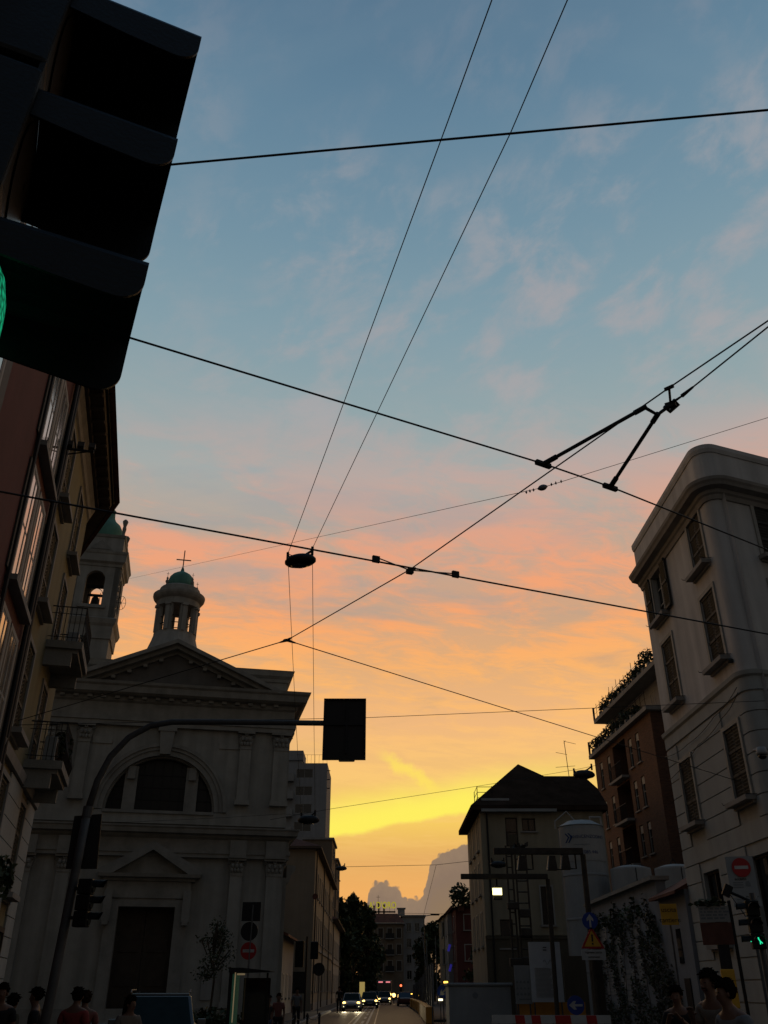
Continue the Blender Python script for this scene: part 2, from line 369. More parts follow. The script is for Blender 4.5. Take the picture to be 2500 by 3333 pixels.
# glowing gap above the lowest cloud layer
edge = mth('SUBTRACT', mth('SUBTRACT', el, mth('MULTIPLY', az, .155)), mth('MULTIPLY', mth('SUBTRACT', noise(comb(mth('MULTIPLY', az, .35), mth('MULTIPLY', el, .5), 2.0), 1.0, 6, .6), .5), .9))
glow = mth('MULTIPLY', sstep(edge, 8.55, 8.95), mth('SUBTRACT', 1.0, sstep(edge, 9.3, 11.8)))
lat = mth('SUBTRACT', 1.0, sstep(mth('ABSOLUTE', mth('ADD', az, 1.0)), 5.0, 17.0))
c0 = mixc(mth('MULTIPLY', glow, mth('MULTIPLY', lat, .95)), c0, (255,240,96))
# torn bright plume over it
pl = mth('ADD', mth('MULTIPLY', mth('SUBTRACT', az, 1.7), .60), mth('SUBTRACT', el, 12.0))
al = mth('SUBTRACT', mth('MULTIPLY', mth('SUBTRACT', az, 1.7), .85), mth('MULTIPLY', mth('SUBTRACT', el, 12.0), .5))
plw = mth('MULTIPLY', mth('SUBTRACT', 1.0, sstep(mth('ABSOLUTE', mth('ADD', pl, mth('MULTIPLY', mth('SUBTRACT', noise(comb(az, el, 5.0), .9, 6, .65), .5), 2.2))), .05, .75)), mth('SUBTRACT', 1.0, sstep(mth('ABSOLUTE', al), 1.0, 2.7)))
c0 = mixc(mth('MULTIPLY', plw, .75), c0, (255,226,96))
# dim sky away from the sunset
dirf = mth('DIVIDE', dy, mth('MAXIMUM', mth('SQRT', mth('ADD', mth('MULTIPLY', dx, dx), mth('MULTIPLY', dy, dy))), .001))
back = ramp(el, -2, 92, [(-2,(94,88,80)),(8,(100,93,84)),(20,(94,92,88)),(40,(82,90,98)),(65,(60,84,110)),(92,(56,84,116))])
bf = mth('MULTIPLY', mth('SUBTRACT', 1.0, sstep(dirf, -.15, .78)), mth('SUBTRACT', 1.0, sstep(el, 62, 88)))
c0 = mixc(bf, c0, back)
# cumulus bank on the horizon
prof = [(-30,0.),(-1.3,0.),(-1.05,4.9),(-.85,5.55),(-.3,5.75),(.45,5.7),(.85,5.5),(1.1,4.9),(1.4,4.75),(2.3,4.85),(2.55,5.6),(2.75,6.6),(3.2,7.1),(4.2,7.6),(5.6,8.0),(8,7.6),(11,6.0),(15,4.0),(22,2.5),(30,0.)]
top = mth('MULTIPLY', ramp(az, -30, 30, [(a, e/12) for a, e in prof]), 12)
vo = N.new('ShaderNodeTexVoronoi'); vo.feature = 'SMOOTH_F1'; vo.inputs['Scale'].default_value = 2.6; vo.inputs['Smoothness'].default_value = .25
K.new(comb(az, el, 0.0), vo.inputs['Vector'])
nb = noise(comb(az, el, 4.0), 2.6, 6, .6)
bump_ = mth('ADD', mth('MULTIPLY', mth('SUBTRACT', .42, vo.outputs['Distance']), .42), mth('MULTIPLY', mth('SUBTRACT', nb, .5), .4))
d = mth('SUBTRACT', mth('ADD', top, bump_), el)
cu = mth('MULTIPLY', sstep(d, -.04, .12), sstep(top, .6, 2.5))
cucol = ramp(mth('ADD', d, mth('MULTIPLY', mth('SUBTRACT', nb, .5), 1.2)), -1, 6, [(-1,(150,124,98)),(.2,(148,124,102)),(1.5,(138,116,98)),(3.2,(142,118,92)),(6,(150,118,84))])
c0 = mixc(mth('MULTIPLY', cu, sstep(dirf, .2, .6)), c0, cucol)
# dark below the horizon
c0 = mixc(sstep(mth('MULTIPLY', el, -1.0), .5, 3.0), c0, (40,38,36))
K.new(c0, bg.inputs['Color'])
# last low sun, already behind the town: a weak warm graze along the street
sd = bpy.data.lights.new('sun', 'SUN'); sd.energy = .12; sd.angle = R(12); sd.color = (1, .62, .32)
so = bpy.data.objects.new('sun', sd); COL.objects.link(so); so.rotation_euler = (R(-84), 0, R(2))
# ================================================================ setting: ground, streets
def sheet(name, x0, x1, y0, y1, z, m):
    o = MB().quad((x0,y0,z),(x1,y0,z),(x1,y1,z),(x0,y1,z)).build(name, m); return tag(o, kind='structure')
sheet('ground', -700, 700, -300, 1500, 0, M['asphalt'])
sheet('road', -4.6, 2.75, 44, 420, .004, M['roadway'])
o = MB().bb(-40, -4.9, 44, 260, 0, .13).build('pavement', M['paving']); tag(o, kind='structure')
o = MB().bb(-4.9, -4.6, 44, 260, 0, .14).build('kerb', M['kerb']); tag(o, kind='structure')
o = MB().bb(2.75, 40, 62, 420, 0, .13).build('pavement', M['paving']); tag(o, kind='structure')
mk = MB()
for k in range(26): mk.quad((-1.38, 50+k*9, .008), (-1.22, 50+k*9, .008), (-1.22, 55+k*9, .008), (-1.38, 55+k*9, .008))
for x in (-1.75, -1.0):
    mk.quad((x-.07, 46, .008), (x+.07, 46, .008), (x+.07, 300, .008), (x-.07, 300, .008))
for k in range(7): mk.quad((-.6+k*.45, 128, .008), (-.35+k*.45, 128, .008), (-.35+k*.45, 132, .008), (-.6+k*.45, 132, .008))
tag(mk.build('road_marking', M['marking']), kind='structure')
for x in (-2.05, -.55):
    tag(MB().quad((x-.035,40,.008),(x+.035,40,.008),(x+.035,420,.008),(x-.035,420,.008)).build('tram_rail', M['steel']), kind='structure')

# ================================================================ church
CF = (-5.44, 50.0, R(12))
ch = thing('church', 'grey stone church with a pediment, half-round window and domed lantern', 'church', (CF[0], CF[1], 0), CF[2])
AX = -6.8
def sym(mb, t0, t1, y0, y1, z0, z1):
    mb.bb(AX+t0, AX+t1, y0, y1, z0, z1); mb.bb(AX-t1, AX-t0, y0, y1, z0, z1)
# body behind the facade and facade wall with openings
w = MB(); HW = 6.85
w.wall(AX-HW, AX+HW, 0, 9.0, [(AX-1.4, AX+1.4, .3, 5.45)], 0, .7)
w.arch(AX-HW, AX+HW, 9.0, 17.0, AX, 2.92, 10.15, 10.16, 0, .8, 28)
w.bb(AX-HW, AX+HW, .85, 30, 0, 16.9)
w.bb(AX-HW, AX-HW+.3, .01, .85, 0, 9); w.bb(AX+HW-.3, AX+HW, .01, .85, 0, 9)
w.build('wall', M['stone'], ch)
# side aisle stepping out behind the right corner
w = MB(); w.bb(.06, .55, 3, 26, 0, 7.3); w.sweep([(.55, 3), (.55, 26)], [(0,7.0),(.15,7.05),(.25,7.4),(.5,7.7),(.5,7.95),(0,7.95)])
w.build('side_aisle', M['stone'], ch)
w = MB().bb(AX-HW-.1, AX+HW+.1, -.18, .0, 0, .95)
w.build('plinth', M['stone2'], ch)
w = MB()
for k in range(3): w.bb(AX-2.4-.3*k, AX+2.4+.3*k, -1.5+.4*k-.4, -.18, .0, .36-.12*k)
w.build('steps', M['stone2'], ch)
# pilasters with capitals, lower and upper order
def capital(wd, h, dp):
    mb = MB(); mb.bb(-wd/2-.03, wd/2+.03, -dp-.03, 0, 0, .06)
    mb.prism([(-wd/2,.06),(wd/2,.06),(wd/2+.1,h*.75),(-wd/2-.1,h*.75)], -dp-.02, 0)
    for row, zz, n in ((0,.18,4),(1,.42,3)):
        for k in range(n):
            x = -wd/2+wd*(k+.5)/n
            mb.lathe([(.02,0),(.07,.05),(.09,.14),(.05,.22),(.01,.25)], (x, -dp-.04-.04*row, zz*h), 7)
    for sx_ in (-1, 1):
        for t in range(2):
            mb.tube([(sx_*(wd/2+.09)+.09*math.cos(a*.7)*(1-a/14), -dp-.06, h*.70+.09*math.sin(a*.7)*(1-a/14)) for a in range(0, 12)], .035, 6)
    mb.tube([(math.cos(a)*.07, -dp-.08, h*.82+math.sin(a)*.07) for a in [q*pi/4 for q in range(9)]], .03, 6)
    mb.bb(-wd/2-.16, wd/2+.16, -dp-.12, 0, h*.87, h)
    return mb
PIL = [(4.05, 4.68), (5.95, 6.78)]
for order, (z0, z1, hc, dp) in enumerate(((.95, 7.85, .85, .22), (10.6, 14.6, 1.0, .2))):
    for a, b in PIL:
        for sg in (1, -1):
            wd = b-a; xc = AX+sg*(a+b)/2
            p = MB().bb(xc-wd/2, xc+wd/2, -dp, 0, z0+.25, z1-hc).bb(xc-wd/2-.08, xc+wd/2+.08, -dp-.08, 0, z0, z0+.25).build('pilaster', M['stone'], ch)
            capital(wd, hc, dp).build('capital', M['stone2'], p, loc=(xc, 0, z1-hc))
path = [(AX-HW, 12), (AX-HW, 0), (AX+HW, 0), (AX+HW, 12)]
# lower entablature
w = MB(); w.sweep(path, [(-.1,7.85),(.24,7.85),(.24,8.05),(.29,8.05),(.29,8.25),(.22,8.25),(.22,8.75),(.34,8.85),(.40,8.95),(.62,9.0),(.66,9.2),(.72,9.28),(.72,9.34),(-.1,9.46)])
for a, b in PIL:
    for sg in (1, -1): w.bb(AX+sg*a-(.12 if sg > 0 else -.12)*1, AX+sg*b+(.12 if sg > 0 else -.12), -.42, -.2, 7.86, 8.74)
w.build('cornice', M['stone2'], ch)
MB().bb(AX-HW, AX+HW, -.12, 0, 9.5, 10.12).build('string_course', M['stone'], ch)
# upper entablature
w = MB(); w.sweep(path, [(-.1,14.6),(.22,14.6),(.22,14.85),(.28,14.86),(.28,15.05),(.18,15.06),(.18,15.85),(.30,15.95),(.34,16.15),(.62,16.2),(.80,16.3),(.86,16.62),(.96,16.72),(1.0,16.86),(-.1,17.0)])
w.build('cornice', M['stone2'], ch)
for k in range(17): x = AX-5.9+k*.7375; MB().bb(x-.13, x+.13, -.50, -.2, 16.02, 16.17).build('modillion', M['stone2'], ch)
# pediment
PW, PZ0, PZ1 = 5.55, 16.86, 19.35
w = MB(); w.prism([(AX-PW+.6,PZ0),(AX+PW-.6,PZ0),(AX,PZ1-.45)], -.05, .3); w.build('tympanum', M['stonedark'], ch)
w = MB()
for sg in (-1, 1):
    A, B = Vector((AX+sg*(PW+.55), 0, PZ0-.08)), Vector((AX, 0, PZ1+.1))
    dv_ = (B-A).normalized(); nv = Vector((-dv_.z*sg, 0, dv_.x*sg)); nv = nv if nv.z > 0 else -nv
    for h0, h1, out in ((-.52,-.34,.22),(-.34,-.12,.66),(-.12,.10,.98)):
        p = [A+nv*h0, B+Vector((0,0,h0/nv.z)), B+Vector((0,0,h1/nv.z)), A+nv*h1]
        w.prism([(q.x, q.z) for q in p], -out, .3)
w.build('pediment', M['stone2'], ch)
for sg in (-1, 1):
    for k in range(6):
        t = (k+.6)/6.6; x = AX+sg*PW*(1-t); z = PZ0+(PZ1-PZ0)*t-.68; MB().bb(x-.11, x+.11, -.38, -.1, z+.04, z+.2).build('modillion', M['stone2'], ch)
# attic behind the pediment, roof
w = MB(); w.bb(AX-6.55, AX+6.55, .5, 3.2, 16.9, 18.1)
w.sweep([(AX-6.55, 3.2), (AX-6.55, .5), (AX+6.55, .5), (AX+6.55, 3.2)], [(-.1,17.75),(.08,17.78),(.12,17.95),(.3,18.1),(.36,18.32),(.4,18.42),(-.1,18.46)])
w.build('attic', M['stone'], ch)
w = MB(); w.prism([(AX-6.9,16.95),(AX+6.9,16.95),(AX,19.0)], 3.2, 30); w.build('roof', M['tile'], ch)
# half-round window
MB().ring((AX,10.16), 2.92, 3.2, 0, pi, -.10, 0, 28).ring((AX,10.16), 3.2, 3.38, 0, pi, -.17, 0, 28).ring((AX,10.16), 3.38, 3.58, 0, pi, -.24, 0, 28).build('archivolt', M['stone2'], ch)
lw = MB()
for t in (-1.65, 1.60):
    zt = 10.16+math.sqrt(2.9**2-abs(t)**2)
    lw.bb(AX+t-.33, AX+t+.33, .18, .5, 10.15, zt-.05)
    lw.bb(AX+t-.2, AX+t+.2, .02, .18, zt-.75, zt-.1)
lw.bb(AX-2.9, AX+2.9, -.2, .5, 10.0, 10.15)
lw.ring((AX,10.16), 2.82, 2.92, 0, pi, .2, .5, 28)
lw = lw.build('window', M['stone2'], ch)
g = MB(); pts = [(AX+2.9*math.cos(pi*k/28), 10.15+2.9*math.sin(pi*k/28)) for k in range(29)]; g.prism(pts, .55, .6)
g.build('pane', M['darkglass'], lw)
gb = MB()
for k in range(-5, 6):
    x = AX+k*.5; zt = 10.15+math.sqrt(max(0, 2.85**2-(k*.5)**2)); gb.bb(x-.02, x+.02, .51, .55, 10.16, zt)
for z in (10.8, 11.45, 12.1): hw_ = math.sqrt(2.85**2-(z-10.15)**2); gb.bb(AX-hw_, AX+hw_, .515, .545, z-.02, z+.02)
gb.build('glazing_bars', M['iron'], lw)
k_ = MB().prism([(AX-.28,13.1),(AX+.28,13.1),(AX+.42,14.55),(AX-.42,14.55)], -.38, 0).bb(AX-.5, AX+.5, -.42, 0, 14.35, 14.56); k_.build('keystone', M['stone2'], ch)
# panels beside the arch
for sg in (-1, 1):
    x0, x1 = sorted((AX+sg*2.9, AX+sg*3.95)); MB().bb(x0, x1, -.06, 0, 13.6, 13.96).build('wall_panel', M['stone'], ch)
# portal
po = MB(); 
for sg in (-1, 1):
    x0, x1 = sorted((AX+sg*1.4, AX+sg*2.0)); po.bb(x0, x1, -.22, .02, .3, 5.8)
    x0, x1 = sorted((AX+sg*1.75, AX+sg*2.15)); po.bb(x0, x1, -.45, .0, 4.75, 6.2); po.bb(x0+.05, x1-.05, -.52, -.2, 4.6, 4.8)
po.bb(AX-1.4, AX+1.4, -.22, .02, 5.45, 5.85); po.bb(AX-2.1, AX+2.1, -.28, 0, 5.85, 6.65)
po.sweep([(AX-2.2,0),(AX-2.2,-.28),(AX+2.2,-.28),(AX+2.2,0)], [(-.05,6.62),(.1,6.65),(.14,6.78),(.34,6.82),(.38,6.98),(-.05,7.0)])
po = po.build('portal', M['stone2'], ch)
w = MB(); 
for sg in (-1, 1):
    w.prism([(AX+sg*2.62,6.98),(AX+sg*2.62,7.16),(AX,8.55),(AX,8.14),(AX+sg*1.9,6.98)] if sg < 0 else [(AX+1.9,6.98),(AX,8.14),(AX,8.55),(AX+2.62,7.16),(AX+2.62,6.98)], -.62, 0)
w.prism([(AX-2.0,7.0),(AX+2.0,7.0),(AX,8.2)], -.2, 0)
w.build('pediment', M['stone2'], po)
dr = MB()
for sg in (-1, 1):
    x0, x1 = sorted((AX+sg*.02, AX+sg*1.4)); dr.bb(x0, x1, .5, .62, .3, 5.45)
    for z in (.6, 1.9, 3.4): dr.bb(x0+.2, x1-.2, .46, .5, z, z+1.05)
dr = dr.build('door', M['shutterd'], ch)
MB().bb(AX+.08, AX+.16, .38, .46, 1.4, 1.7).build('handle', M['steel'], dr)
MB().bb(AX+3.05, AX+3.6, -.06, 0, 1.3, 2.6).build('notice_board', M['palestreet'], ch)
# lantern on the roof
def loc_ch(X, Y):
    c_, s_ = math.cos(CF[2]), math.sin(CF[2]); a, b = X-CF[0], Y-CF[1]; return a*c_+b*s_, -a*s_+b*c_
LX, LY = loc_ch(*atY(577, 2000, 60)[:2]); kz = 1.0
ln = MB(); 
def oct_(i, r): a = pi/8+i*pi/4; return Vector((LX+r*math.cos(a), LY+r*math.sin(a), 0))
ln.lathe([(2.3,18.2),(2.2,22.4),(1.85,23.1),(1.62,23.8),(1.52,24.2),(1.52,24.35)], (LX,LY,0), 32)
for k in range(8):
    a = pi/8+k*pi/4-R(2)
    Mx = Matrix.Rotation(a+pi/2, 3, 'Z')
    p = Vector((LX+1.32*math.cos(a), LY+1.32*math.sin(a), 25.4)); ln.box(p, (.54,.26,2.2), Mx)
    q = Vector((LX+1.42*math.cos(a), LY+1.42*math.sin(a), 25.4)); ln.box(q, (.26,.34,2.1), Mx)
    ln.box((q.x+.04*math.cos(a), q.y+.04*math.sin(a), 26.35), (.42,.42,.2), Mx)
ln.lathe([(1.5,26.4),(1.56,26.4),(1.56,26.85),(1.62,26.9),(1.75,27.0),(1.86,27.15),(1.9,27.3),(1.9,27.4),(1.5,27.5),(1.48,27.9),(1.42,27.98),(.3,28.05)], (LX,LY,0), 32)
ln = ln.build('lantern', M['stone'], ch)
pn = MB()
for k in range(8):
    a = k*pi/4-R(2); Mx = Matrix.Rotation(a+pi/2, 3, 'Z'); c_ = Vector((LX+1.28*math.cos(a), LY+1.28*math.sin(a), 0))
    for z in (24.4, 24.98, 25.5): pn.box((c_.x, c_.y, z), (.5,.05,.05), Mx)
pn.build('window_bars', M['iron'], ln)
MB().lathe([(.98,27.98),(.98,28.4),(.95,28.7),(.86,28.98),(.68,29.2),(.44,29.36),(.22,29.44),(.14,29.58),(.10,29.75),(.03,29.95)], (LX,LY,0), 28).build('dome', M['copper'], ln, smooth=True)
MB().tube([(LX,LY,29.6),(LX,LY,31.3)], .045, 6).tube([(LX-.55,LY,30.5),(LX+.55,LY,30.5)], .045, 6).build('cross', M['iron'], ln)
for a in (.45, 2.45, 3.9, 5.4):
    x, y = LX+1.34*math.cos(a), LY+1.34*math.sin(a)
    MB().lathe([(.12,27.95),(.07,28.0),(.06,28.05),(.13,28.2),(.12,28.3),(.05,28.4),(.09,28.5),(.02,28.62)], (x,y,0), 10).tube([(x,y,28.6),(x,y,29.0)], .015, 4).tube([(x-.1,y,28.85),(x+.1,y,28.85)], .015, 4).build('finial', M['stone2'], ln)
# ================================================================ bell tower
tp = atY(328, 1970, 60); tw = thing('bell_tower', 'square stone bell tower with open belfry and green copper dome', 'bell tower', (tp.x*1.027-.5, 61.65, 0), R(12))
Hh = 1.72
w = MB(); w.bb(-Hh+.05, Hh-.05, -Hh+.05, Hh-.05, 0, 25.0)
w.sweep([(-Hh,-Hh),(Hh,-Hh),(Hh,Hh),(-Hh,Hh)], [(-.1,24.2),(.05,24.25),(.08,25.2),(.2,25.4),(.26,25.6),(.3,25.75),(-.1,25.95)], True)
w.build('shaft', M['stone'], tw)
w = MB()
for k in range(4):
    q = MB().arch(-Hh, Hh, 25.9, 30.2, 0, .68, 26.85, 28.95, -Hh, -Hh+.42, 18)
    Rm = Matrix.Rotation(k*pi/2, 3, 'Z'); i = len(w.v); w.v += [tuple(Rm @ Vector(p)) for p in q.v]; w.f += [tuple(i+j for j in f) for f in q.f]
w.sweep([(-Hh,-Hh),(Hh,-Hh),(Hh,Hh),(-Hh,Hh)], [(-.3,29.95),(.06,30.0),(.1,30.2),(.28,30.35),(.32,30.9),(.38,31.0),(.42,31.15),(-.3,31.25)], True)
w.bb(-Hh+.1, Hh-.1, -Hh+.1, Hh-.1, 31.0, 32.7)
w.sweep([(-Hh+.1,-Hh+.1),(Hh-.1,-Hh+.1),(Hh-.1,Hh-.1),(-Hh+.1,Hh-.1)], [(-.3,32.5),(.05,32.55),(.12,32.75),(-.3,32.85)], True)
w.bb(-1.0, 1.0, -Hh-.12, -Hh, 26.6, 26.85)
for k in range(40):
    a = k*.9; w.box((Hh+.02*random.random(), -1.5+random.random()*.2, 26+random.random()*4.3), (.14,.14,.1+random.random()*.12))
w.build('belfry', M['stone'], tw)
w = MB()
w.prism([(-1.0,31.32),(1.0,31.32),(0,32.2)], -Hh-.06, -Hh+.2); w.prism([(-.7,31.42),(.7,31.42),(0,32.0)], -Hh-.10, -Hh)
w.build('gable', M['stone2'], tw)
MB().lathe([(1.2,32.7),(1.22,33.05),(1.25,33.5),(1.2,33.9),(1.0,34.3),(.62,34.65),(.46,35.0),(.42,35.5),(.50,35.6),(.3,35.8),(.12,36.3),(.14,36.5),(.02,36.8)], (0,0,0), 28).build('dome', M['copper'], tw, smooth=True)
for sx_, sy_ in ((1,-1),(-1,-1),(1,1),(-1,1)):
    MB().lathe([(.14,32.8),(.1,33.0),(.16,33.4),(.12,33.65),(.2,33.95),(.22,34.1),(.1,34.25)], (sx_*(Hh-.25), sy_*(Hh-.25), 0), 9).build('urn', M['stone2'], tw)
b = MB().lathe([(.5,26.98),(.47,27.1),(.36,27.4),(.3,27.8),(.26,28.05),(.12,28.2)], (0,0,0), 20).build('bell', M['iron'], tw, smooth=True)
fr = MB(); 
for x in (-.56, -.36, .36, .56): fr.tube([(x,-.4,26.85),(x,-.4,28.35)], .025, 5)
fr.tube([(-.62,-.4,27.35),(.62,-.4,27.35)], .02, 5); fr.bb(-.68,.68,-.45,-.25,28.75,28.95); fr.bb(-.6,.6,-.1,.1,28.2,28.36)
fr.tube([(.5*math.cos(a), -.4, 28.3+.42*math.sin(a)) for a in [q*pi/10 for q in range(11)]], .025, 5)
fr.build('bell_frame', M['iron'], tw)
w = MB(); w.tube([(Hh+.35+.32*math.cos(a), -1.2, 27.35+.55*math.sin(a)) for a in [q*2*pi/20 for q in range(21)]], .018, 4)
for a in (0, 1.05, 2.1): w.tube([(Hh+.35+.32*math.cos(a), -1.2, 27.35+.55*math.sin(a)), (Hh+.35-.32*math.cos(a), -1.2, 27.35-.55*math.sin(a))], .014, 4)
w.tube([(Hh-.1,-1.2,27.35),(Hh+.36,-1.2,27.35)], .03, 5)
w.build('bell_wheel', M['iron'], tw)
# ================================================================ windows (one of each kind, then copied with their parts)
def win_proto(w, h, sill=.16, shut=None, bars=2, frame='frame', surround=True, iron=False, muntin=True):
    """window seen from the street: local origin at bottom centre of the opening, -y outwards"""
    f = MB(); d = .18; q = .07
    f.bb(-w/2, -w/2+q, d-.05, d, 0, h); f.bb(w/2-q, w/2, d-.05, d, 0, h); f.bb(-w/2+q, w/2-q, d-.05, d, 0, q); f.bb(-w/2+q, w/2-q, d-.05, d, h-q, h)
    f.bb(-.04, .04, d-.06, d-.005, q, h-q)
    if muntin:
        for k in range(1, bars+1):
            z = h*k/(bars+1); f.bb(-w/2+q, -.04, d-.045, d-.01, z-.02, z+.02); f.bb(.04, w/2-q, d-.045, d-.01, z-.02, z+.02)
    if surround:
        t = .13; f.bb(-w/2-t, -w/2-.003, -.05, .02, -.0, h+t); f.bb(w/2+.003, w/2+t, -.05, .02, 0, h+t); f.bb(-w/2-.003, w/2+.003, -.05, .02, h+.003, h+t)
    o = f.build('window', M[frame])
    MB().bb(-w/2+.02, w/2-.02, d+.002, d+.03, .02, h-.02).build('pane', M['glass'], o)
    if sill: MB().bb(-w/2-.22, w/2+.22, -sill-.1, .03, -.14, -.01).bb(-w/2-.16, w/2+.16, -.08, .02, -.22, -.14).build('sill', M['cornice'], o)
    if shut:
        for sg in (-1, 1):
            s = MB(); sw = w/2
            if shut == 'open':
                x0, x1 = sorted((sg*(w/2+.14), sg*(w/2+.14+sw*.92))); yo = -.06
                s.bb(x0, x1, -.10, -.055, .0, h)
                for k in range(int(h/.09)): s.box(((x0+x1)/2, -.11, .05+k*.09), (abs(x1-x0)-.12,.02,.06), Matrix.Rotation(.5, 3, 'X'))
                for z in (.0, h/2, h-.08): s.bb(x0+.003, x1-.003, -.135, -.1, z, z+.08)
            elif shut == 'ajar':
                Rm = Matrix.Rotation(sg*R(-62), 3, 'Z'); c_ = Vector((sg*w/2, -.04, h/2))+Rm @ Vector((sg*sw/2, 0, 0))
                s.box(c_, (sw, .045, h), Rm)
                for k in range(int(h/.09)): s.box((c_.x, c_.y, .05+k*.09), (sw-.1,.06,.05), Rm)
            else:
                x0, x1 = sorted((sg*.015, sg*w/2)); s.bb(x0, x1, .03, .07, 0, h)
                for k in range(int(h/.1)): s.box(((x0+x1)/2, .025, .06+k*.1), (abs(x1-x0)-.14,.02,.07), Matrix.Rotation(.5, 3, 'X'))
                for z in (.0, h*.33, h*.66, h-.08): s.bb(x0+.004, x1-.004, .0, .03, z, z+.08)
            s.build('shutter', M['shutter'], o)
    return o
def put(proto, parent, x, z, y=0.0, rz=0.0, used=set()):
    o = proto if proto.name not in used else dup(proto)
    used.add(proto.name); used.add(o.name); o.parent = parent; o.location = (x, y, z); o.rotation_euler = (0,0,rz); return o
def balcony(w, d, h=1.05, slab=.22, solid=False, iron='iron', belly=True):
    s = MB().bb(-w/2, w/2, -d, 0, -slab, 0); s.bb(-w/2+.1, w/2-.1, -d+.1, 0, -slab-.12, -slab)
    for x in (-w/2+.18, w/2-.18): s.bb(x-.09, x+.09, -d+.25, 0, -slab-.5, -slab-.12)
    o = s.build('balcony', M['stone2'])
    r = MB(); n = max(3, int(w/.13))
    for k in range(n+1):
        x = -w/2+.05+(w-.1)*k/n
        r.tube([(x,-d+.05,0),(x,-d+.05-(.08 if belly else 0),h*.3),(x,-d+.05,h*.65),(x,-d+.05,h)] if belly else [(x,-d+.05,0),(x,-d+.05,h)], .011, 4)
    m_ = max(2, int(d/.14))
    for sg in (-1, 1):
        for k in range(m_): r.tube([(sg*(w/2-.05), -d+.05+(d-.05)*k/m_, 0), (sg*(w/2-.05), -d+.05+(d-.05)*k/m_, h)], .011, 4)
    for z in (h, .12, h*.8): r.tube([(-w/2+.05,0,z),(-w/2+.05,-d+.05,z),(w/2-.05,-d+.05,z),(w/2-.05,0,z)], .02 if z == h else .012, 5)
    for k in range(n//2):
        x = -w/2+.1+(w-.2)*(k+.5)/(n//2); r.tube([(x+.09*math.cos(a), -d+.05, h*.9+.06*math.sin(a)) for a in [q*pi/4 for q in range(9)]], .008, 4)
    r.build('railing', M[iron], o)
    return o
# ================================================================ left houses (red in front, yellow behind)
LD = R(90+13.9); e1 = Vector((math.cos(LD), math.sin(LD)))
LW = Vector((-10.69, 27.71))            # point on the wall line near its far end
def LWp(s): return LW+e1*s
ZE = 17.2
LFr = (LW.x, LW.y, LD)
S1 = -0.3                                # far corner of the yellow house
sR = -8.3                                # boundary red / yellow
D2 = Vector((math.cos(R(18)), math.sin(R(18))))
yb = thing('apartment_building', 'yellow plastered house with iron balconies and wide dark eaves', 'building', (LW.x, LW.y, 0), LD)
xs = [-6.5, -2.75]; wy, hy = 1.15, 2.25
fl = [4.0, 7.3, 10.65, 13.75]
holes = [(x-wy/2, x+wy/2, z, z+hy) for x in xs for z in fl]+[(x-.75, x+.75, .15, 3.1) for x in xs]
F2 = (S1+D2.x*9, D2.y*9)
w = MB(); w.wall(sR, S1, 0, ZE, holes, 0, .2); w.quad((S1,0,0),(*F2,0),(*F2,ZE),(S1,0,ZE)); w.plan([(sR+.01,.45),(S1,.46),(F2[0]-.2,F2[1]+.4),(F2[0]-.2,12),(sR+.01,12)], 0, ZE-.02)
w.build('wall', M['yellow'], yb)
w = MB().sweep([(sR,0),(S1,0),F2], [(0,6.55),(.12,6.57),(.16,6.8),(0,6.85)]).build('string_course', M['cornice'], yb); w = MB(); w.sweep([(sR,0),(S1,0),F2], [(0,16.5),(.06,16.55),(.1,16.75),(.2,16.9),(.2,17.0),(0,17.0)])
w.build('string_course', M['cornice'], yb)
w = MB()
for k in range(13):
    z = .05+k*.5; cuts = [(x-.8, x+.8) for x in xs] if z < 3.3 else [(x-wy/2-.14, x+wy/2+.14) for x in xs] if z > 3.5 and z < 6.3 else []
    x0 = sR
    for a_, b_ in cuts: w.bb(x0, a_, -.05, .0, z, z+.475); x0 = b_
    w.sweep([(x0,0),(S1,0),F2], [(0,z),(.05,z),(.05,z+.475),(0,z+.475)])
w.build('rusticated_base', M['rustic'], yb)
PW_y = win_proto(wy, hy, .2, 'closed', 2, 'cornice')
for x in xs:
    for z in fl: put(PW_y, yb, x, z)
PD_y = win_proto(1.5, 2.95, 0, None, 1, 'shutterd')
for x in xs: put(PD_y, yb, x, .15)
B1 = balcony(2.5, 1.0)
for x, z in ((-2.95, 10.65), (-2.75, 7.3)): put(B1, yb, x, z-.05)
w = MB(); w.sweep([(sR,0),(S1,0),F2], [(0,ZE-.2),(.3,ZE-.2),(.32,ZE-.06),(.70,ZE-.04),(.74,ZE+.14),(0,ZE+.2)])
for k in range(12): x = sR+.3+k*.7; w.bb(x-.05, x+.05, -.69, -.3, ZE-.16, ZE-.05)
w.build('eaves', M['soffit'], yb)
w = MB(); w.sweep([(sR,0),(S1,0),F2], [(.68,ZE+.1),(.80,ZE+.1),(.82,ZE+.22),(.68,ZE+.22)])
for k in range(9): w.tube([(sR+.3+k*.95,-.80,ZE+.14),(sR+.3+k*.95,-.90,ZE+.2)], .018, 4)
w.build('gutter', M['iron'], yb)
MB().tube([(sR+.25,-.12,ZE-.2),(sR+.25,-.12,.2)], .06, 8).build('downpipe', M['iron'], yb); w = MB(); w.tube([(sR+.55,-.1,ZE-.2),(sR+.55,-.1,5.2)], .035, 6); w.build('downpipe', M['iron'], yb)
w = MB(); w.quad((sR,-1.0,ZE+.2),(S1+.1,-1.0,ZE+.2),(S1-1,6,ZE+2.6),(sR,6,ZE+2.6)); w.quad((S1+.1,-1.0,ZE+.2),(F2[0]+.3,F2[1]-.95,ZE+.2),(F2[0]-3,9,ZE+2.6),(S1-1,6,ZE+2.6)); w.build('roof', M['tile'], yb)
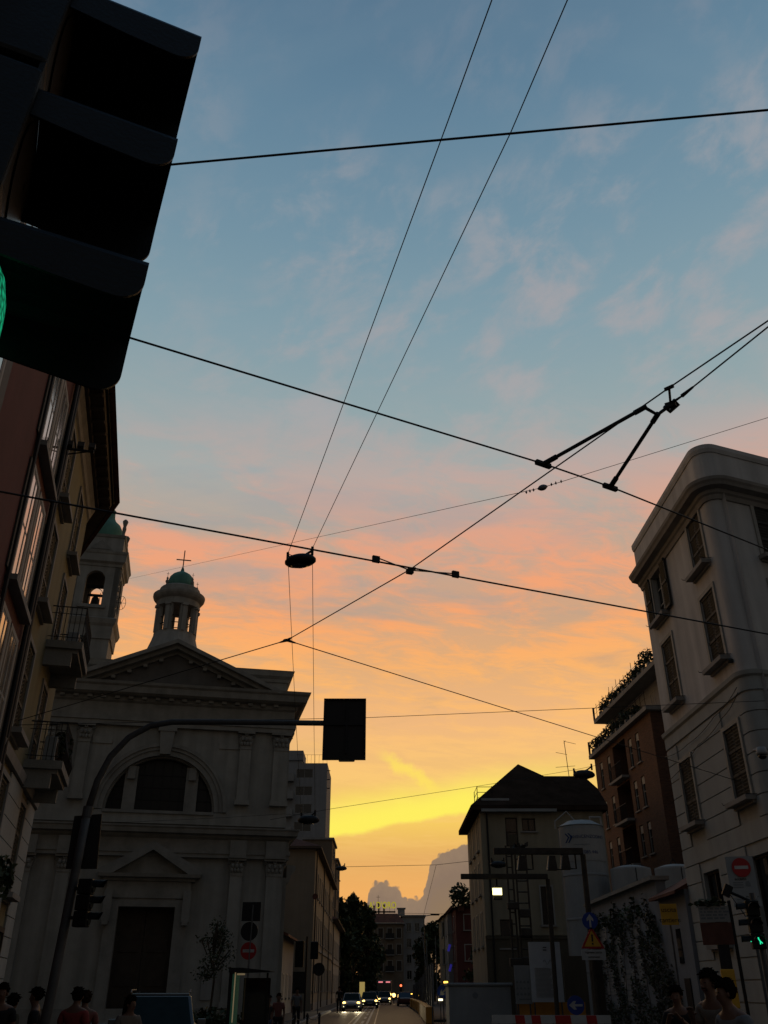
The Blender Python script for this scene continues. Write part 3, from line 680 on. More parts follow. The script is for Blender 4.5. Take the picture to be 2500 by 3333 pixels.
# ---- red house
rb = thing('apartment_building', 'dark red plastered house with tall shuttered windows, nearest on the left', 'building', (LW.x, LW.y, 0), LD)
S0 = sR-15
xr = [sR-1.15, sR-2.5, sR-8.0, sR-11.5]; wr, hr = .95, 2.65
flr = [6.1, 9.45, 12.8]
holes = [(x-wr/2, x+wr/2, z, z+hr) for x in xr for z in flr]+[(x-.45, x+.45, .2, 3.3) for x in xr]
w = MB(); w.wall(S0, sR-.02, 0, 18.6, holes, -.04, .2); w.bb(S0, sR-.03, .35, 12, 0, 18.6); w.quad((sR-.02,-.04,0),(sR-.02,.35,0),(sR-.02,.35,18.6),(sR-.02,-.04,18.6))
w.build('wall', M['red'], rb)
def casement(w, h):
    f = MB(); q = .06
    for x0, x1 in ((-w/2, -w/2+q), (w/2-q, w/2), (-.035, .035)): f.bb(x0, x1, -.045, .18, 0, h)
    for z in (0, h*.5-.03, h-q):
        f.bb(-w/2+q, -.035, -.04, .0, z, z+q); f.bb(.035, w/2-q, -.04, .0, z, z+q)
    t = .12; f.bb(-w/2-t, -w/2-.003, -.05, .01, 0, h+t); f.bb(w/2+.003, w/2+t, -.05, .01, 0, h+t); f.bb(-w/2-.003, w/2+.003, -.05, .01, h+.003, h+t)
    o = f.build('window', M['white'])
    MB().bb(-w/2+.03, w/2-.03, -.036, -.03, .03, h-.03).build('pane', M['glassmirror'], o)
    MB().bb(-w/2-.2, w/2+.2, -.22, .03, -.14, -.01).build('sill', M['cornice'], o)
    s_ = MB(); s_.bb(w/2+.14, w/2+.14+w*.46, -.045, -.01, 0, h); s_.bb(-w/2-.14-w*.46, -w/2-.14, -.045, -.01, 0, h); s_.build('shutter', M['shutter'], o)
    return o
PW_r = casement(wr, hr)
for x in xr:
    for z in flr: put(PW_r, rb, x, z, -.04)
PD_r = win_proto(.9, 3.1, 0, None, 1, 'shutterd')
for x in xr: put(PD_r, rb, x, .2, -.04)
w = MB(); w.plan([(S0,-.04),(S0,-.75),(sR-.02,-.75),(sR-.02,-.04)], 18.45, 18.7); w.build('eaves', M['soffit'], rb)
w = MB(); w.sweep([(S0,-.04),(sR-.03,-.04)], [(0,4.6),(.12,4.62),(.15,4.85),(0,4.9)]); w.build('string_course', M['cornice'], rb)
MB().tube([(sR-.2,-.14,18.4),(sR-.2,-.14,.2)], .06, 8).build('downpipe', M['iron'], rb); w = MB(); w.tube([(sR-3.35,-.1,18.4),(sR-3.35,-.1,4.9)], .05, 6); w.build('downpipe', M['iron'], rb)
# floodlight rail between the houses
p0 = L(LFr, 118, 1418, -.5); 
lr = thing('floodlight_rail', 'dark bracket rail with three small floodlights above the yellow house', 'floodlight', (LW.x, LW.y, 0), LD)
a, z = sR+.1, 14.6
w = MB(); w.tube([(a,-.0,z),(a,-.85,z)], .035, 6); w.tube([(a-.05,-.85,z),(a+.35,-.02,z)], .02, 5); w.build('rail', M['iron'], lr)
for k in range(3): MB().box((a+.02, -.2-.29*k, z+.16), (.14,.17,.2), Matrix.Rotation(.4, 3, 'Y')).tube([(a,-.2-.29*k,z),(a,-.2-.29*k,z+.1)], .015, 4).build('lamp_head', M['rust'], lr)
# window-box plants, low on the yellow house
def leaf_cloud(mb, c, rad, n, size, flat=1.0, rng=random):
    for _ in range(n):
        while True:
            p = Vector((rng.uniform(-1,1), rng.uniform(-1,1), rng.uniform(-1,1)))
            if p.length < 1: break
        p = p*(.55+.45*p.length)
        q = Vector((c[0]+p.x*rad[0], c[1]+p.y*rad[1], c[2]+p.z*rad[2])); s = size*rng.uniform(.5,1.4)
        a = Vector((rng.uniform(-1,1), rng.uniform(-1,1), rng.uniform(-1,1)*flat)).normalized(); b = a.cross(Vector((rng.uniform(-1,1), rng.uniform(-1,1), rng.uniform(-1,1)))).normalized()
        mb.quad(q-a*s-b*s*.15, q+b*s*.55, q+a*s, q-b*s*.55)
    return mb
for k, (x, z, lab) in enumerate(((xs[1], 7.25, 'bushy potted plant on the lower balcony of the yellow house'), (xs[0], 3.4, 'trailing plant over a shop door of the yellow house'))):
    pl_ = thing('potted_plant', lab, 'plant', (LW.x, LW.y, 0), LD)
    leaf_cloud(MB(), (x, -.75 if k == 0 else -.35, z+.6), (.55,.3,.5), 260, .1).build('foliage', M['leaf'], pl_)
    MB().lathe([(.14,0),(.19,.3)], (x, -.75 if k == 0 else -.2, z), 12).build('pot', M['tile'], pl_)
# ================================================================ right corner house
RC = Vector((10.38, 24.15)); RE = Vector((10.26, 31.72)); RD = (Vector((13.15,25.29))-Vector((10.29,24.14))).normalized()
rc = thing('corner_house', 'beige corner house with rounded corner, parapet and shuttered windows', 'building', (RC.x, RC.y, 0), 0)
fa = math.atan2(RC.y-RE.y, RC.x-RE.x)            # left facet, travelling from the far end to the corner
fb = math.atan2(RD.y, RD.x)
u1 = Vector((math.cos(fa), math.sin(fa))); u2 = RD
CU1 = u1.copy(); LEN1 = (RC-RE).length; Rr = .36
# rounded corner between the two facets
half = (fb-fa)/2; tlen = Rr*math.tan(half); cA = -u1*tlen; cB = u2*tlen
cen = cA+Vector((-u1.y, u1.x))*Rr
arcp = [cen+Vector((math.cos(fa-pi/2+(fb-fa)*k/10), math.sin(fa-pi/2+(fb-fa)*k/10)))*Rr for k in range(11)]
E1 = -u1*LEN1; E2 = u2*11
pathc = [tuple(E1)]+[tuple(p) for p in arcp]+[tuple(E2)]
FL1 = (RE.x, RE.y, fa); FL2 = (RC.x, RC.y, fb)
zs_u, zs_m, zs_l = 12.55, 8.75, 4.6
wd, hd = 1.15, 2.0
WZ = [(13.8, 1.85), (10.6, 2.3), (6.55, 2.05)]
ZR = 9.3
s1 = [6.0, 1.75]
h1 = [(s-wd/2, s+wd/2, z, z+h) for s in s1 for z, h in WZ]+[(1.55, 2.95, 3.0, 5.05), (5.45, 7.0, .15, 5.05)]
def frame_tf(mb, org, ang):
    c_, s_ = math.cos(ang), math.sin(ang); mb.v = [(org[0]+x*c_-y*s_, org[1]+x*s_+y*c_, z) for x, y, z in mb.v]; return mb
W1 = MB().wall(0, LEN1-tlen, ZR, 16.2, [h for h in h1 if h[2] > ZR], 0, .2); frame_tf(W1, E1, fa)
s2 = [2.35, 4.75, 7.6]
h2 = [(s-wd/2, s+wd/2, z, z+h) for s in s2 for z, h in WZ]
W2 = MB().wall(tlen, 11, ZR, 16.2, [h for h in h2 if h[2] > ZR], 0, .2); frame_tf(W2, (0,0), fb)
Wb = MB().wall(0, LEN1-tlen, 0, ZR, [h for h in h1 if h[2] < ZR], 0, .25); frame_tf(Wb, E1, fa)
Wc = MB().wall(tlen, 11, 0, ZR, [h for h in h2 if h[2] < ZR]+[(1.0, 4.2, .15, 5.15), (5.4, 8.6, .15, 5.15)], 0, .5); frame_tf(Wc, (0,0), fb)
def merge(*ms):
    o = MB()
    for q in ms: i = len(o.v); o.v += q.v; o.f += [tuple(i+k for k in f) for f in q.f]
    return o
def arcwall(z0, z1):
    q = MB()
    for k in range(10): a, b = arcp[k], arcp[k+1]; q.quad((a.x,a.y,z0),(b.x,b.y,z0),(b.x,b.y,z1),(a.x,a.y,z1))
    return q
inset = [E1+Vector((-u1.y,u1.x))*.55, cA+Vector((-u1.y,u1.x))*.55+u1*.5, cB+Vector((-u2.y,u2.x))*.6, E2+Vector((-u2.y,u2.x))*.6, E2+Vector((0,9)), E1+Vector((9,0))]
core = MB().plan([tuple(p) for p in inset], 0, 16.1)
zsplit = 8.2
end = MB().quad((E1.x,E1.y,0),(E1.x+8,E1.y,0),(E1.x+8,E1.y,16.2),(E1.x,E1.y,16.2))
merge(W1, W2, arcwall(ZR,16.2), core, end).build('wall', M['beige'], rc)
merge(Wb, Wc, arcwall(0,ZR)).build('ground_floor_wall', M['rustic'], rc)
# grey stucco bands up to the string course, real joints between the courses
w = MB()
def band(q, z0, z1, out):
    pr = [(0,z0),(out,z0),(out,z1),(0,z1)]
    op = lambda hs: sorted((h[0]-.14, h[1]+.14) for h in hs if h[2]-.3 < z1 and h[3]+.16 > z0)
    c1 = op(h1); c2 = op(h2+[(1.0,4.2,.15,5.15),(5.4,8.6,.15,5.15)]); x = 0
    for a, b in c1:
        if a > x+.05: q.sweep([tuple(E1+u1*x), tuple(E1+u1*a)], pr)
        x = b
    first = c2[0][0] if c2 else 11
    q.sweep([tuple(E1+u1*x)]+[tuple(p) for p in arcp]+[tuple(u2*max(first, tlen+.02))], pr)
    for k in range(len(c2)):
        b = c2[k+1][0] if k+1 < len(c2) else 11
        if b > c2[k][1]+.05: q.sweep([tuple(u2*c2[k][1]), tuple(u2*b)], pr)
for k in range(16):
    z0 = .35+k*.56; band(w, z0, z0+.525, .045)
w.build('stucco_bands', M['rustic'], rc)
w = MB(); w.sweep(pathc, [(0,9.33),(.06,9.34),(.06,9.72),(.13,9.78),(.15,9.9),(0,9.93)]); w.build('string_course', M['rustic'], rc)
w = MB(); w.sweep(pathc, [(-.3,15.55),(.05,15.6),(.09,15.75),(.15,15.8),(.18,15.9),(.38,15.96),(.42,16.05),(.47,16.12),(.49,16.22),(-.3,16.3)]); w.build('cornice', M['cornice'], rc)
w = MB(); w.sweep(pathc, [(-.35,16.0),(.12,16.0),(.12,17.35),(-.35,17.35)]); w.sweep(pathc, [(-.4,17.3),(.15,17.32),(.19,17.45),(.19,17.6),(-.4,17.6)]); w.build('parapet', M['beige'], rc)
PWc = win_proto(wd, 1.85, .2, 'closed', 2, 'frame')
PWo = win_proto(wd, 1.85, .2, 'open', 2, 'frame')
PWl = win_proto(wd, 2.05, .2, 'closed', 2, 'frame'); PWm = win_proto(wd, 2.3, .2, 'closed', 2, 'frame')
def facet(org, ang, s, z, proto, y=0):
    o = put(proto, rc, org[0]+s*math.cos(ang)-y*math.sin(ang), z, org[1]+s*math.sin(ang)+y*math.cos(ang), ang); return o
for s in s1:
    for i, (z, h) in enumerate(WZ):
        facet(E1, fa, s, z, PWo if (i == 0 and s == s1[1]) else (PWl if i == 2 else PWm if i == 1 else PWc), -.05 if i == 2 else 0)
for s in s2:
    for i, (z, h) in enumerate(WZ): facet((0,0), fb, s, z, PWl if i == 2 else PWm if i == 1 else PWc, -.05 if i == 2 else 0)
PWg = win_proto(1.4, 2.05, .1, None, 1, 'shutterd', False)
facet(E1, fa, 2.25, 3.0, PWg)
DRg = win_proto(1.55, 4.9, 0, None, 2, 'shutterd', False); facet(E1, fa, 6.225, .15, DRg)
q = MB()
for x in (1.0, 5.4):
    t = MB().bb(x, x+3.2, .45, .5, .15, 5.15); 
    for k in range(26): t.bb(x+.02, x+3.18, .42, .45, .2+k*.18, .34+k*.18)
    q = merge(q, frame_tf(t, (0,0), fb))
q.build('roller_shutter', M['iron'], rc)
w = MB()
for s in s1:
    for z, h in WZ:
        t = MB()
        for sg in (-1, 1): t.tube([(s+sg*(wd/2+.3), -.0, z-.02), (s+sg*(wd/2+.3), -.36, z-.02), (s+sg*(wd/2+.36), -.36, z+.05)], .012, 4)
        w = merge(w, frame_tf(t, E1, fa))
w.build('shutter_hooks', M['iron'], rc)
# wall-mounted dome camera
c_ = atX(2478, 2455, 11.2); sc = thing('security_camera', 'white dome camera on the rounded corner of the beige house', 'camera', (RC.x+.1, RC.y-.25, c_.z))
pC = L(FL2, 2480, 2450, -.25); wx = RC.x+pC[0]*math.cos(fb)+.25*math.sin(fb); wy_ = RC.y+pC[0]*math.sin(fb)-.25*math.cos(fb)
sc.location = (wx, wy_, pC[1])
MB().lathe([(.02,.16),(.13,.14),(.15,.0),(.14,-.06)], (0,0,0), 18).tube([(0,0,.1),(-.08,.3,.14)], .03, 6).build('housing', M['dull'], sc, smooth=True)
MB().lathe([(.12,-.06),(.11,-.12),(.06,-.17),(.01,-.18)], (0,0,0), 18).build('lens_dome', M['glass'], sc, smooth=True)
# ================================================================ mid and far buildings
def simple_win(w, h, frame='frame', glass='glass', sill=True, bars=1):
    f = MB(); q = .07
    f.bb(-w/2,-w/2+q,.08,.14,0,h).bb(w/2-q,w/2,.08,.14,0,h).bb(-w/2+q,w/2-q,.08,.14,h-q,h).bb(-w/2+q,w/2-q,.08,.14,0,q)
    if w > .8: f.bb(-.035,.035,.08,.14,q,h-q)
    for k in range(bars): f.bb(-w/2+q,w/2-q,.09,.13,h*(k+1)/(bars+1)-.025,h*(k+1)/(bars+1)+.025) if w <= .8 else None
    o = f.build('window', M[frame])
    MB().bb(-w/2+.02,w/2-.02,.145,.17,.02,h-.02).build('pane', M[glass], o)
    if sill: MB().bb(-w/2-.12,w/2+.12,-.12,.04,-.1,-.01).build('sill', M['cornice'], o)
    return o
def shut_win(w, h, m='shutter'):
    f = MB().bb(-w/2-.1,-w/2,-.03,.02,0,h+.1).bb(w/2,w/2+.1,-.03,.02,0,h+.1).bb(-w/2,w/2,-.03,.02,h,h+.1)
    o = f.build('window', M['frame']); s = MB()
    for sg in (-1,1):
        x0, x1 = sorted((sg*.02, sg*w/2)); s.bb(x0,x1,.04,.08,0,h)
        for k in range(int(h/.16)): s.bb(x0+.05,x1-.05,.025,.04,.06+k*.16,.15+k*.16)
    s.build('shutter', M[m], o)
    MB().bb(-w/2-.15,w/2+.15,-.14,.03,-.12,-.01).build('sill', M['cornice'], o)
    return o
# ---- brick block with planted terraces
BF, BN = Vector((17.95, 75.2)), Vector((18.75, 60.6)); ba = math.atan2(BN.y-BF.y, BN.x-BF.x); BFr = (BF.x, BF.y, ba); BL = (BN-BF).length
bk = thing('apartment_block', 'brown brick apartment block with planted roof terraces and balconies', 'building', (BF.x, BF.y, 0), ba)
c1 = L(BFr,1954,2467)[0]; c2 = L(BFr,1978,2450)[0]; c3 = L(BFr,2045,2383)[0]; c4 = L(BFr,2068,2366)[0]
g0, g1 = c2+1.3, c3-1.1
ww, hh = .75, 2.1; fz = [16.2-3.1*k for k in range(5)]
holes = [(c-ww/2, c+ww/2, z, z+hh) for c in (c1,c2,c3,c4) for z in fz]+[(g0, g1, z-.35, z+2.45) for z in fz]
w = MB(); w.wall(0, BL, 0, 19.0, holes, 0, .2)
for z in fz: w.quad((g0,.2,z-.35),(g0,.2,z+2.45),(g0,1.5,z+2.45),(g0,1.5,z-.35)); w.quad((g1,.2,z+2.45),(g1,.2,z-.35),(g1,1.5,z-.35),(g1,1.5,z+2.45)); w.quad((g0,1.5,z-.35),(g0,1.5,z+2.45),(g1,1.5,z+2.45),(g1,1.5,z-.35)); w.quad((g0,.2,z+2.45),(g1,.2,z+2.45),(g1,1.5,z+2.45),(g0,1.5,z+2.45))
w.quad((0,0,0),(0,0,19),(0,12,19),(0,12,0)); w.quad((BL,0,19),(BL,0,0),(BL,12,0),(BL,12,19)); w.quad((0,12,0),(0,12,19),(BL,12,19),(BL,12,0))
w.build('wall', M['brick'], bk)
BW = simple_win(ww, hh, 'frame', 'glass', True, 1)
MB().bb(-ww/2+.07, ww/2-.07, .05, .09, hh-.55, hh-.07).build('roller_blind', M['dull'], BW)
for c in (c1,c2,c3,c4):
    for z in fz: put(BW, bk, c, z)
def loggia(wd_):
    o = MB().bb(-wd_/2-.05, wd_/2+.05, -.55, 1.5, -.18, 0).build('balcony', M['concrete']); r = MB()
    for k in range(int(wd_/.14)+1): r.tube([(-wd_/2+k*.14,-.5,0),(-wd_/2+k*.14,-.5,1.05)], .012, 4)
    r.tube([(-wd_/2,-.5,1.05),(wd_/2,-.5,1.05)], .025, 5); r.build('railing', M['iron'], o)
    MB().bb(-wd_/2+.3, wd_/2-.3, 1.42, 1.49, 0, 2.2).build('door', M['shutterd'], o); return o
LG = loggia(g1-g0-.12)
for z in fz: put(LG, bk, (g0+g1)/2, z-.3)
MB().bb(g0+.1, g1-.1, -.58, -.54, fz[4]-.3, fz[4]+1.0).build('awning', M['green_cloth'], bk)
MB().bb(-.3, BL+.4, -.38, 12, 19.0, 19.3).build('terrace_slab', M['concrete'], bk)
w = MB(); w.bb(.4, BL+6, 1.6, 12, 19.3, 22.0); w.build('penthouse', M['greyrender'], bk)
MB().bb(-.05, BL+8, .35, 12, 22.0, 22.32).build('roof_slab', M['concrete'], bk)
w = MB(); w.bb(BL+.02, BL+9, 1.6, 12, 0, 19.28); w.build('rear_wing', M['greyrender'], bk)
BW2 = simple_win(1.0, 1.6, 'frame', 'glass', True, 0)
for s_ in (BL+1.4, BL+4.2):
    for z in [20.0]+fz: put(BW2, bk, s_, z+.3 if z < 20 else z, 1.5)
for x in (1.6, 4.5, 8.2, 11.4): put(BW2, bk, x, 19.8, 1.5)
r = MB()
for z in (19.3, 22.32):
    y = -.3 if z < 20 else .45
    for k in range(16): x = -.2+k*1.0; r.tube([(x,y,z),(x,y,z+1.05+.5*random.random()*(z > 20))], .022, 4)
    r.tube([(-.2,y,z+.95),(BL+.4,y,z+.95)], .022, 4); r.tube([(-.2,y,z+.5),(BL+.4,y,z+.5)], .012, 4)
    r.bb(-.28,-.16,y-.05,y+.1,z,z+1.15)
r.build('railing', M['iron'], bk)
rng = random.Random(4)
k = 0
for z, y, spots in ((22.3, .95, (1.4,2.6,4.4,5.3,6.8,7.9,9.3,10.6,11.8,13.0,14.2)), (19.3, .25, (.3,1.2,2.4,3.6,4.6,5.9,7.2,8.4,9.7,11))):
    for s_ in spots:
        h = rng.uniform(.45,.95)*(1.25 if s_ > 9 and z > 20 else 1); k += 1
        px = thing('terrace_shrub', '', 'shrub', (BF.x+s_*math.cos(ba)-y*math.sin(ba), BF.y+s_*math.sin(ba)+y*math.cos(ba), z), 0, 'shrubs on the brick block terraces')
        px['label'] = 'leafy shrub in the row on the %s terrace of the brick block' % ('roof' if z > 20 else 'lower')
        leaf_cloud(MB(), (0,0,.4+h*.55), (rng.uniform(.5,.8),.4,h*.75), 170, .13, 1, rng).build('foliage', M['leaf'], px)
        MB().bb(-.45,.45,-.2,.2,0,.4).build('planter', M['concrete'], px)
# ---- tan house with dark roof
th_ = thing('house', 'tan rendered house under a large dark hipped roof beside the building site', 'house', (6.35, 60, 0), 0)
XR = 8.1
w = MB(); hs = [(1.62, 2.42, 9.9, 11.7), (2.72, 3.6, 10.85, 11.65), (3.6, 4.3, 5.3, 7.5), (.9, 1.7, 4.0, 5.6)]
w.wall(0, XR, 4.7, 12.1, hs, 0, .18); w.bb(0.01, XR, .2, 10, 0, 12.1); w.quad((0,10,0),(0,0,0),(0,0,12.1),(0,10,12.1)); w.build('wall', M['tan'], th_)
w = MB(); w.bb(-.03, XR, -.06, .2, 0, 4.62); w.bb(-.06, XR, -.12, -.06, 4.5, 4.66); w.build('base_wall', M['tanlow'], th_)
HWn = simple_win(.8, 1.8, 'shutterd', 'glass', False, 1); HWn.parent = th_; HWn.location = (2.02, 0, 9.9)
MB().bb(-.34,.34,.02,.07,.05,.75).build('roller_blind', M['tanlow'], HWn)
o = simple_win(.88, .8, 'shutterd', 'glass', True, 0); o.parent = th_; o.location = (3.16, 0, 10.85)
o = shut_win(.7, 2.2, 'shutterd'); o.parent = th_; o.location = (3.95, 0, 5.3)
o = simple_win(.8, 1.6, 'shutterd', 'glass', True, 0); o.parent = th_; o.location = (1.3, 0, 4.0)
SW = shut_win(.9, 1.9, 'shutterd')
for y in (2.2, 5.0, 7.8):
    for z in (4.2, 7.2, 9.9): put(SW, th_, 0, z, y, R(-90))
pk = [(-.62,-.35,12.12),(XR+.3,-.35,12.3)]
def HP(u, v, Y): p = atY(u, v, Y); return (p.x-6.35, p.y-60, p.z)
P_pk, P_va, P_rg, P_re = HP(1686,2487,64.5), HP(1745,2526,64.5), HP(1900,2526,64.5), HP(1945,2566,62.5)
eL, eR = (-.62,-.4,12.42), (XR+.3,-.4,12.42); bL, bR = (-.62,10.4,12.42), (XR+.3,10.4,12.42)
w = MB(); w.quad(eL, eR, P_re, P_rg, P_va, P_pk); w.quad(bL, eL, P_pk); w.quad(bR, bL, P_pk, P_va, P_rg, P_re); w.quad(eR, bR, P_re)
w.bb(-.62, XR+.3, -.4, 10.4, 12.12, 12.4); w.build('roof', M['slate'], th_)
MB().bb(.05, XR-3.1, -.52, -.41, 12.0, 12.18).build('fascia', M['dull'], th_)
sk = HP(1687,2580,61.6); MB().box((sk[0], sk[1]-.2, sk[2]), (.5,.12,.5), Matrix.Rotation(R(-40),3,'X')).build('skylight', M['greyrender'], th_)
w = MB(); 
for x in (-.1,.9): 
    for y in (0.2,2.2): w.tube([(x,y,12.4),(x,y,13.75)], .025, 4)
for z in (13.0,13.35,13.7): w.tube([(-.1,2.2,z),(-.1,.2,z),(.95,.2,z),(.95,2.2,z)], .02, 4)
w.build('railing', M['iron'], th_)
MB().bb(.15,2.0,.1,.9,12.5,12.95).build('terrace_parapet', M['dull'], th_)
MB().tube([(.42,-.1,12.0),(.42,-.1,0)], .06, 6).build('downpipe', M['iron'], th_)
an = thing('roof_antenna', 'tall thin television antenna on the ridge of the tan house', 'antenna', atY(1853,2528,63), 0)
MB().tube([(0,0,-.3),(-.12,0,2.55)], .025, 5).tube([(-.8,0,1.7),(.0,0,1.55)], .015, 4).tube([(-.12,0,2.5),(.7,0,2.3)], .015, 4).tube([(-.9,0,.65),(.5,0,.75)], .015, 4).tube([(-.1,-.4,2.45),(-.1,.4,2.45)], .012, 4).build('mast', M['iron'], an)
# ---- grey tower block behind the church
pR = atY(1066,2484,155); pB = atY(946,2434,155)
gt = thing('tower_block', 'pale grey tower block with stacked balconies rising behind the church', 'building', (pR.x, 155, 0), 0)
TZ = pR.z; TW = 13
vz = [atY(1000,v,155).z for v in (2532,2590,2648,2706)]
dzf = (vz[0]-vz[3])/3; a0 = atY(964,2530,155).x-pR.x; a1 = atY(1018,2530,155).x-pR.x
fz2 = [vz[0]-dzf*k for k in range(10)]
hl = [(a0, a1, z, z+1.5) for z in fz2]
w = MB(); w.wall(-TW, 0, 0, TZ, hl, 0, .3); w.bb(-TW, 0, .32, 12, 0, TZ-.02); w.quad((0,0,TZ),(0,0,0),(0,.32,0),(0,.32,TZ)); w.bb(a0-1.0, a0-.1, -.0, .3, 0, 1); w.build('wall', M['greyrender'], gt)
TWn = simple_win(a1-a0, 1.5, 'frame', 'glass', False, 1)
for z in fz2: put(TWn, gt, (a0+a1)/2, z)
TB = MB().bb(-1.3,1.3,-1.1,0,-.2,0).build('balcony', M['concrete'])
MB().bb(-1.3,1.3,-1.1,-1.0,0,1.1).bb(1.2,1.3,-1.0,0,0,1.1).build('railing', M['concrete'], TB)
for z in fz2: put(TB, gt, a0-1.6, z-.5)
MB().bb(-TW, pB.x-pR.x+2.1, 2, 8, TZ+1.0, pB.z).bb(-TW, pB.x-pR.x+1.9, 2.3, 7.5, TZ, TZ+1.02).build('lift_housing', M['greyrender'], gt)
w = MB()
for k in range(8): w.tube([(-5+k*.7,.2,TZ),(-5+k*.7,.2,TZ+1.5)], .02, 4)
w.tube([(-5.5,.2,TZ+1.5),(0,.2,TZ+1.5)], .025, 4); 
for k in range(3): w.tube([(0,.5,TZ-1.2-1.5*k),(.5,.5,TZ-1.2-1.5*k)], .09, 5)
w.build('railing', M['iron'], gt)
# ---- long street houses on the left
def street_house(name, label, x, y0, y1, z, m, cols, floors, wsz, deep=8, eave=.7, roofm='tile', roofh=1.8, heading=R(90.5)):
    t = thing(name, label, 'building', (x, y0, 0), heading); Ln = y1-y0
    xs_ = [Ln*(k+.5)/cols for k in range(cols)]; ww_, hh_ = wsz
    w = MB(); w.wall(0, Ln, 0, z, [(a-ww_/2, a+ww_/2, f, f+hh_) for a in xs_ for f in floors], 0, .2)
    w.bb(.01, Ln, .22, deep, 0, z-.01); w.quad((0,deep,0),(0,0,0),(0,0,z),(0,deep,z)); w.build('wall', M[m], t)
    pw = shut_win(ww_, hh_, 'shutter')
    for a in xs_:
        for f in floors: put(pw, t, a, f)
    w = MB(); w.plan([(-eave,-eave),(Ln+eave,-eave),(Ln+eave,deep),(-eave,deep)], z-.02, z+.16)
    w.build('eaves', M['soffit'], t)
    r = MB(); rr = roofh; r.quad((-eave,-eave,z+.17),(Ln+eave,-eave,z+.17),(Ln-2,deep/2,z+rr),(2,deep/2,z+rr)); r.quad((-eave,deep,z+.17),(-eave,-eave,z+.17),(2,deep/2,z+rr)); r.quad((Ln+eave,-eave,z+.17),(Ln+eave,deep,z+.17),(Ln-2,deep/2,z+rr)); r.quad((Ln+eave,deep,z+.17),(-eave,deep,z+.17),(2,deep/2,z+rr),(Ln-2,deep/2,z+rr))
    r.build('roof', M[roofm], t)
    s = MB().bb(0, Ln, -.1, 0, floors[1]-.75, floors[1]-.5).bb(-.0,Ln,-.07,0,0,.7); s.build('string_course', M['cornice'], t)
    for a in (.4, Ln*.36, Ln*.7): MB().tube([(a,-.14,z-.05),(a,-.14,.2)], .06, 6).build('downpipe', M['iron'], t)
    return t
b1 = street_house('street_house', 'long cream street house with three rows of tall shuttered windows', -6.2, 84, 121, 12.95, 'offstreet', 11, [1.6, 5.6, 9.2], (1.1, 2.1), 9, .55)
b2 = street_house('street_house', 'lower pale street house farther along the left pavement', -6.55, 122, 186, 9.4, 'palestreet', 14, [1.4, 5.4], (1.1, 2.0), 7, .8)
def slab(label, u0, u1, v, Y, dep, m='farwall'):
    p, q = atY(u0, v, Y), atY(u1, v, Y); t = thing('apartment_block', label, 'building', (q.x, Y, 0), 0); wd_ = max(4, q.x-p.x+3)
    MB().bb(-wd_, 0, 0, dep, 0, q.z).build('wall', M[m], t); MB().bb(-wd_-.2, .25, -.25, dep+.2, q.z, q.z+.25).build('roof_slab', M['concrete'], t)
    pw = simple_win(1.0, 1.5, 'frame', 'glass', True, 0)
    for k in range(6):
        for y in (2.5, 6.0): put(pw, t, .18, q.z-2.3-3.0*k, y, R(90))
    return t
slab('narrow brown apartment block standing taller behind the cream street house', 1066, 1082, 2733, 128, 9)
slab('brown apartment block stepping down beyond the taller one', 1080, 1097, 2799, 142, 10)
# low tiled house between church and street house
lh = thing('low_house', 'low house with sagging tiled roof and brick chimney beside the church', 'house', (-7.4, 68, 0), R(90.5))
lz = atY(1018,3040,70).z
w = MB(); w.bb(0,13,0,5,0,lz)
w.quad((0,0,lz),(0,5,lz),(0,5,lz+2.2)); w.build('wall', M['greyrender'], lh)
w = MB(); w.quad((-.4,-.7,lz-.1),(13.4,-.7,lz-.1),(13.4,5,lz+2.3),(-.4,5,lz+2.3)); w.quad((-.4,-.7,lz-.25),(-.4,5,lz+2.1),(13.4,5,lz+2.1),(13.4,-.7,lz-.25)); w.quad((-.4,-.7,lz-.25),(-.4,-.7,lz-.1),(-.4,5,lz+2.3),(-.4,5,lz+2.1)); w.quad((-.4,-.7,lz-.25),(13.4,-.7,lz-.25),(13.4,-.7,lz-.1),(-.4,-.7,lz-.1)); w.build('roof', M['tile'], lh)
w = MB().bb(.3,.95,2.2,2.8,lz+.8,lz+2.6).bb(.2,1.05,2.1,2.9,lz+2.95,lz+3.1)
for x in (.3,.83): w.bb(x,x+.12,2.2,2.8,lz+2.6,lz+2.95)
w.build('chimney', M['tile'], lh)
lw_ = shut_win(.9, 1.5)
for x in (1.5,4.5,7.5,10.5): put(lw_, lh, x, 1.2)
# ---- far end of the street
fb_ = thing('apartment_building', 'brown apartment house with mansard roof closing the far end of the street', 'building', (-4.2, 200, 0), 0)
fzs = [2.0+3.0*k for k in range(4)]; fx = [1.6+1.9*k for k in range(4)]
w = MB(); w.wall(0, 8.2, 0, 13.6, [(a-.5,a+.5,z,z+1.8) for a in fx for z in fzs[1:]], 0, .25); w.bb(.01,8.2,.27,12,0,13.6); w.build('wall', M['farwall'], fb_)
FW = shut_win(1.0, 1.8, 'shutterd')
for a in fx:
    for z in fzs[1:]: put(FW, fb_, a, z)
FB = MB().bb(-.9,.9,-.8,0,-.15,0).build('balcony', M['concrete']); MB().bb(-.9,.9,-.8,-.75,0,.95).build('railing', M['iron'], FB)
for z in fzs[1:]: put(FB, fb_, fx[2], z-.1)
MB().bb(-.4,8.6,-.5,12,13.6,13.85).build('cornice', M['cornice'], fb_)
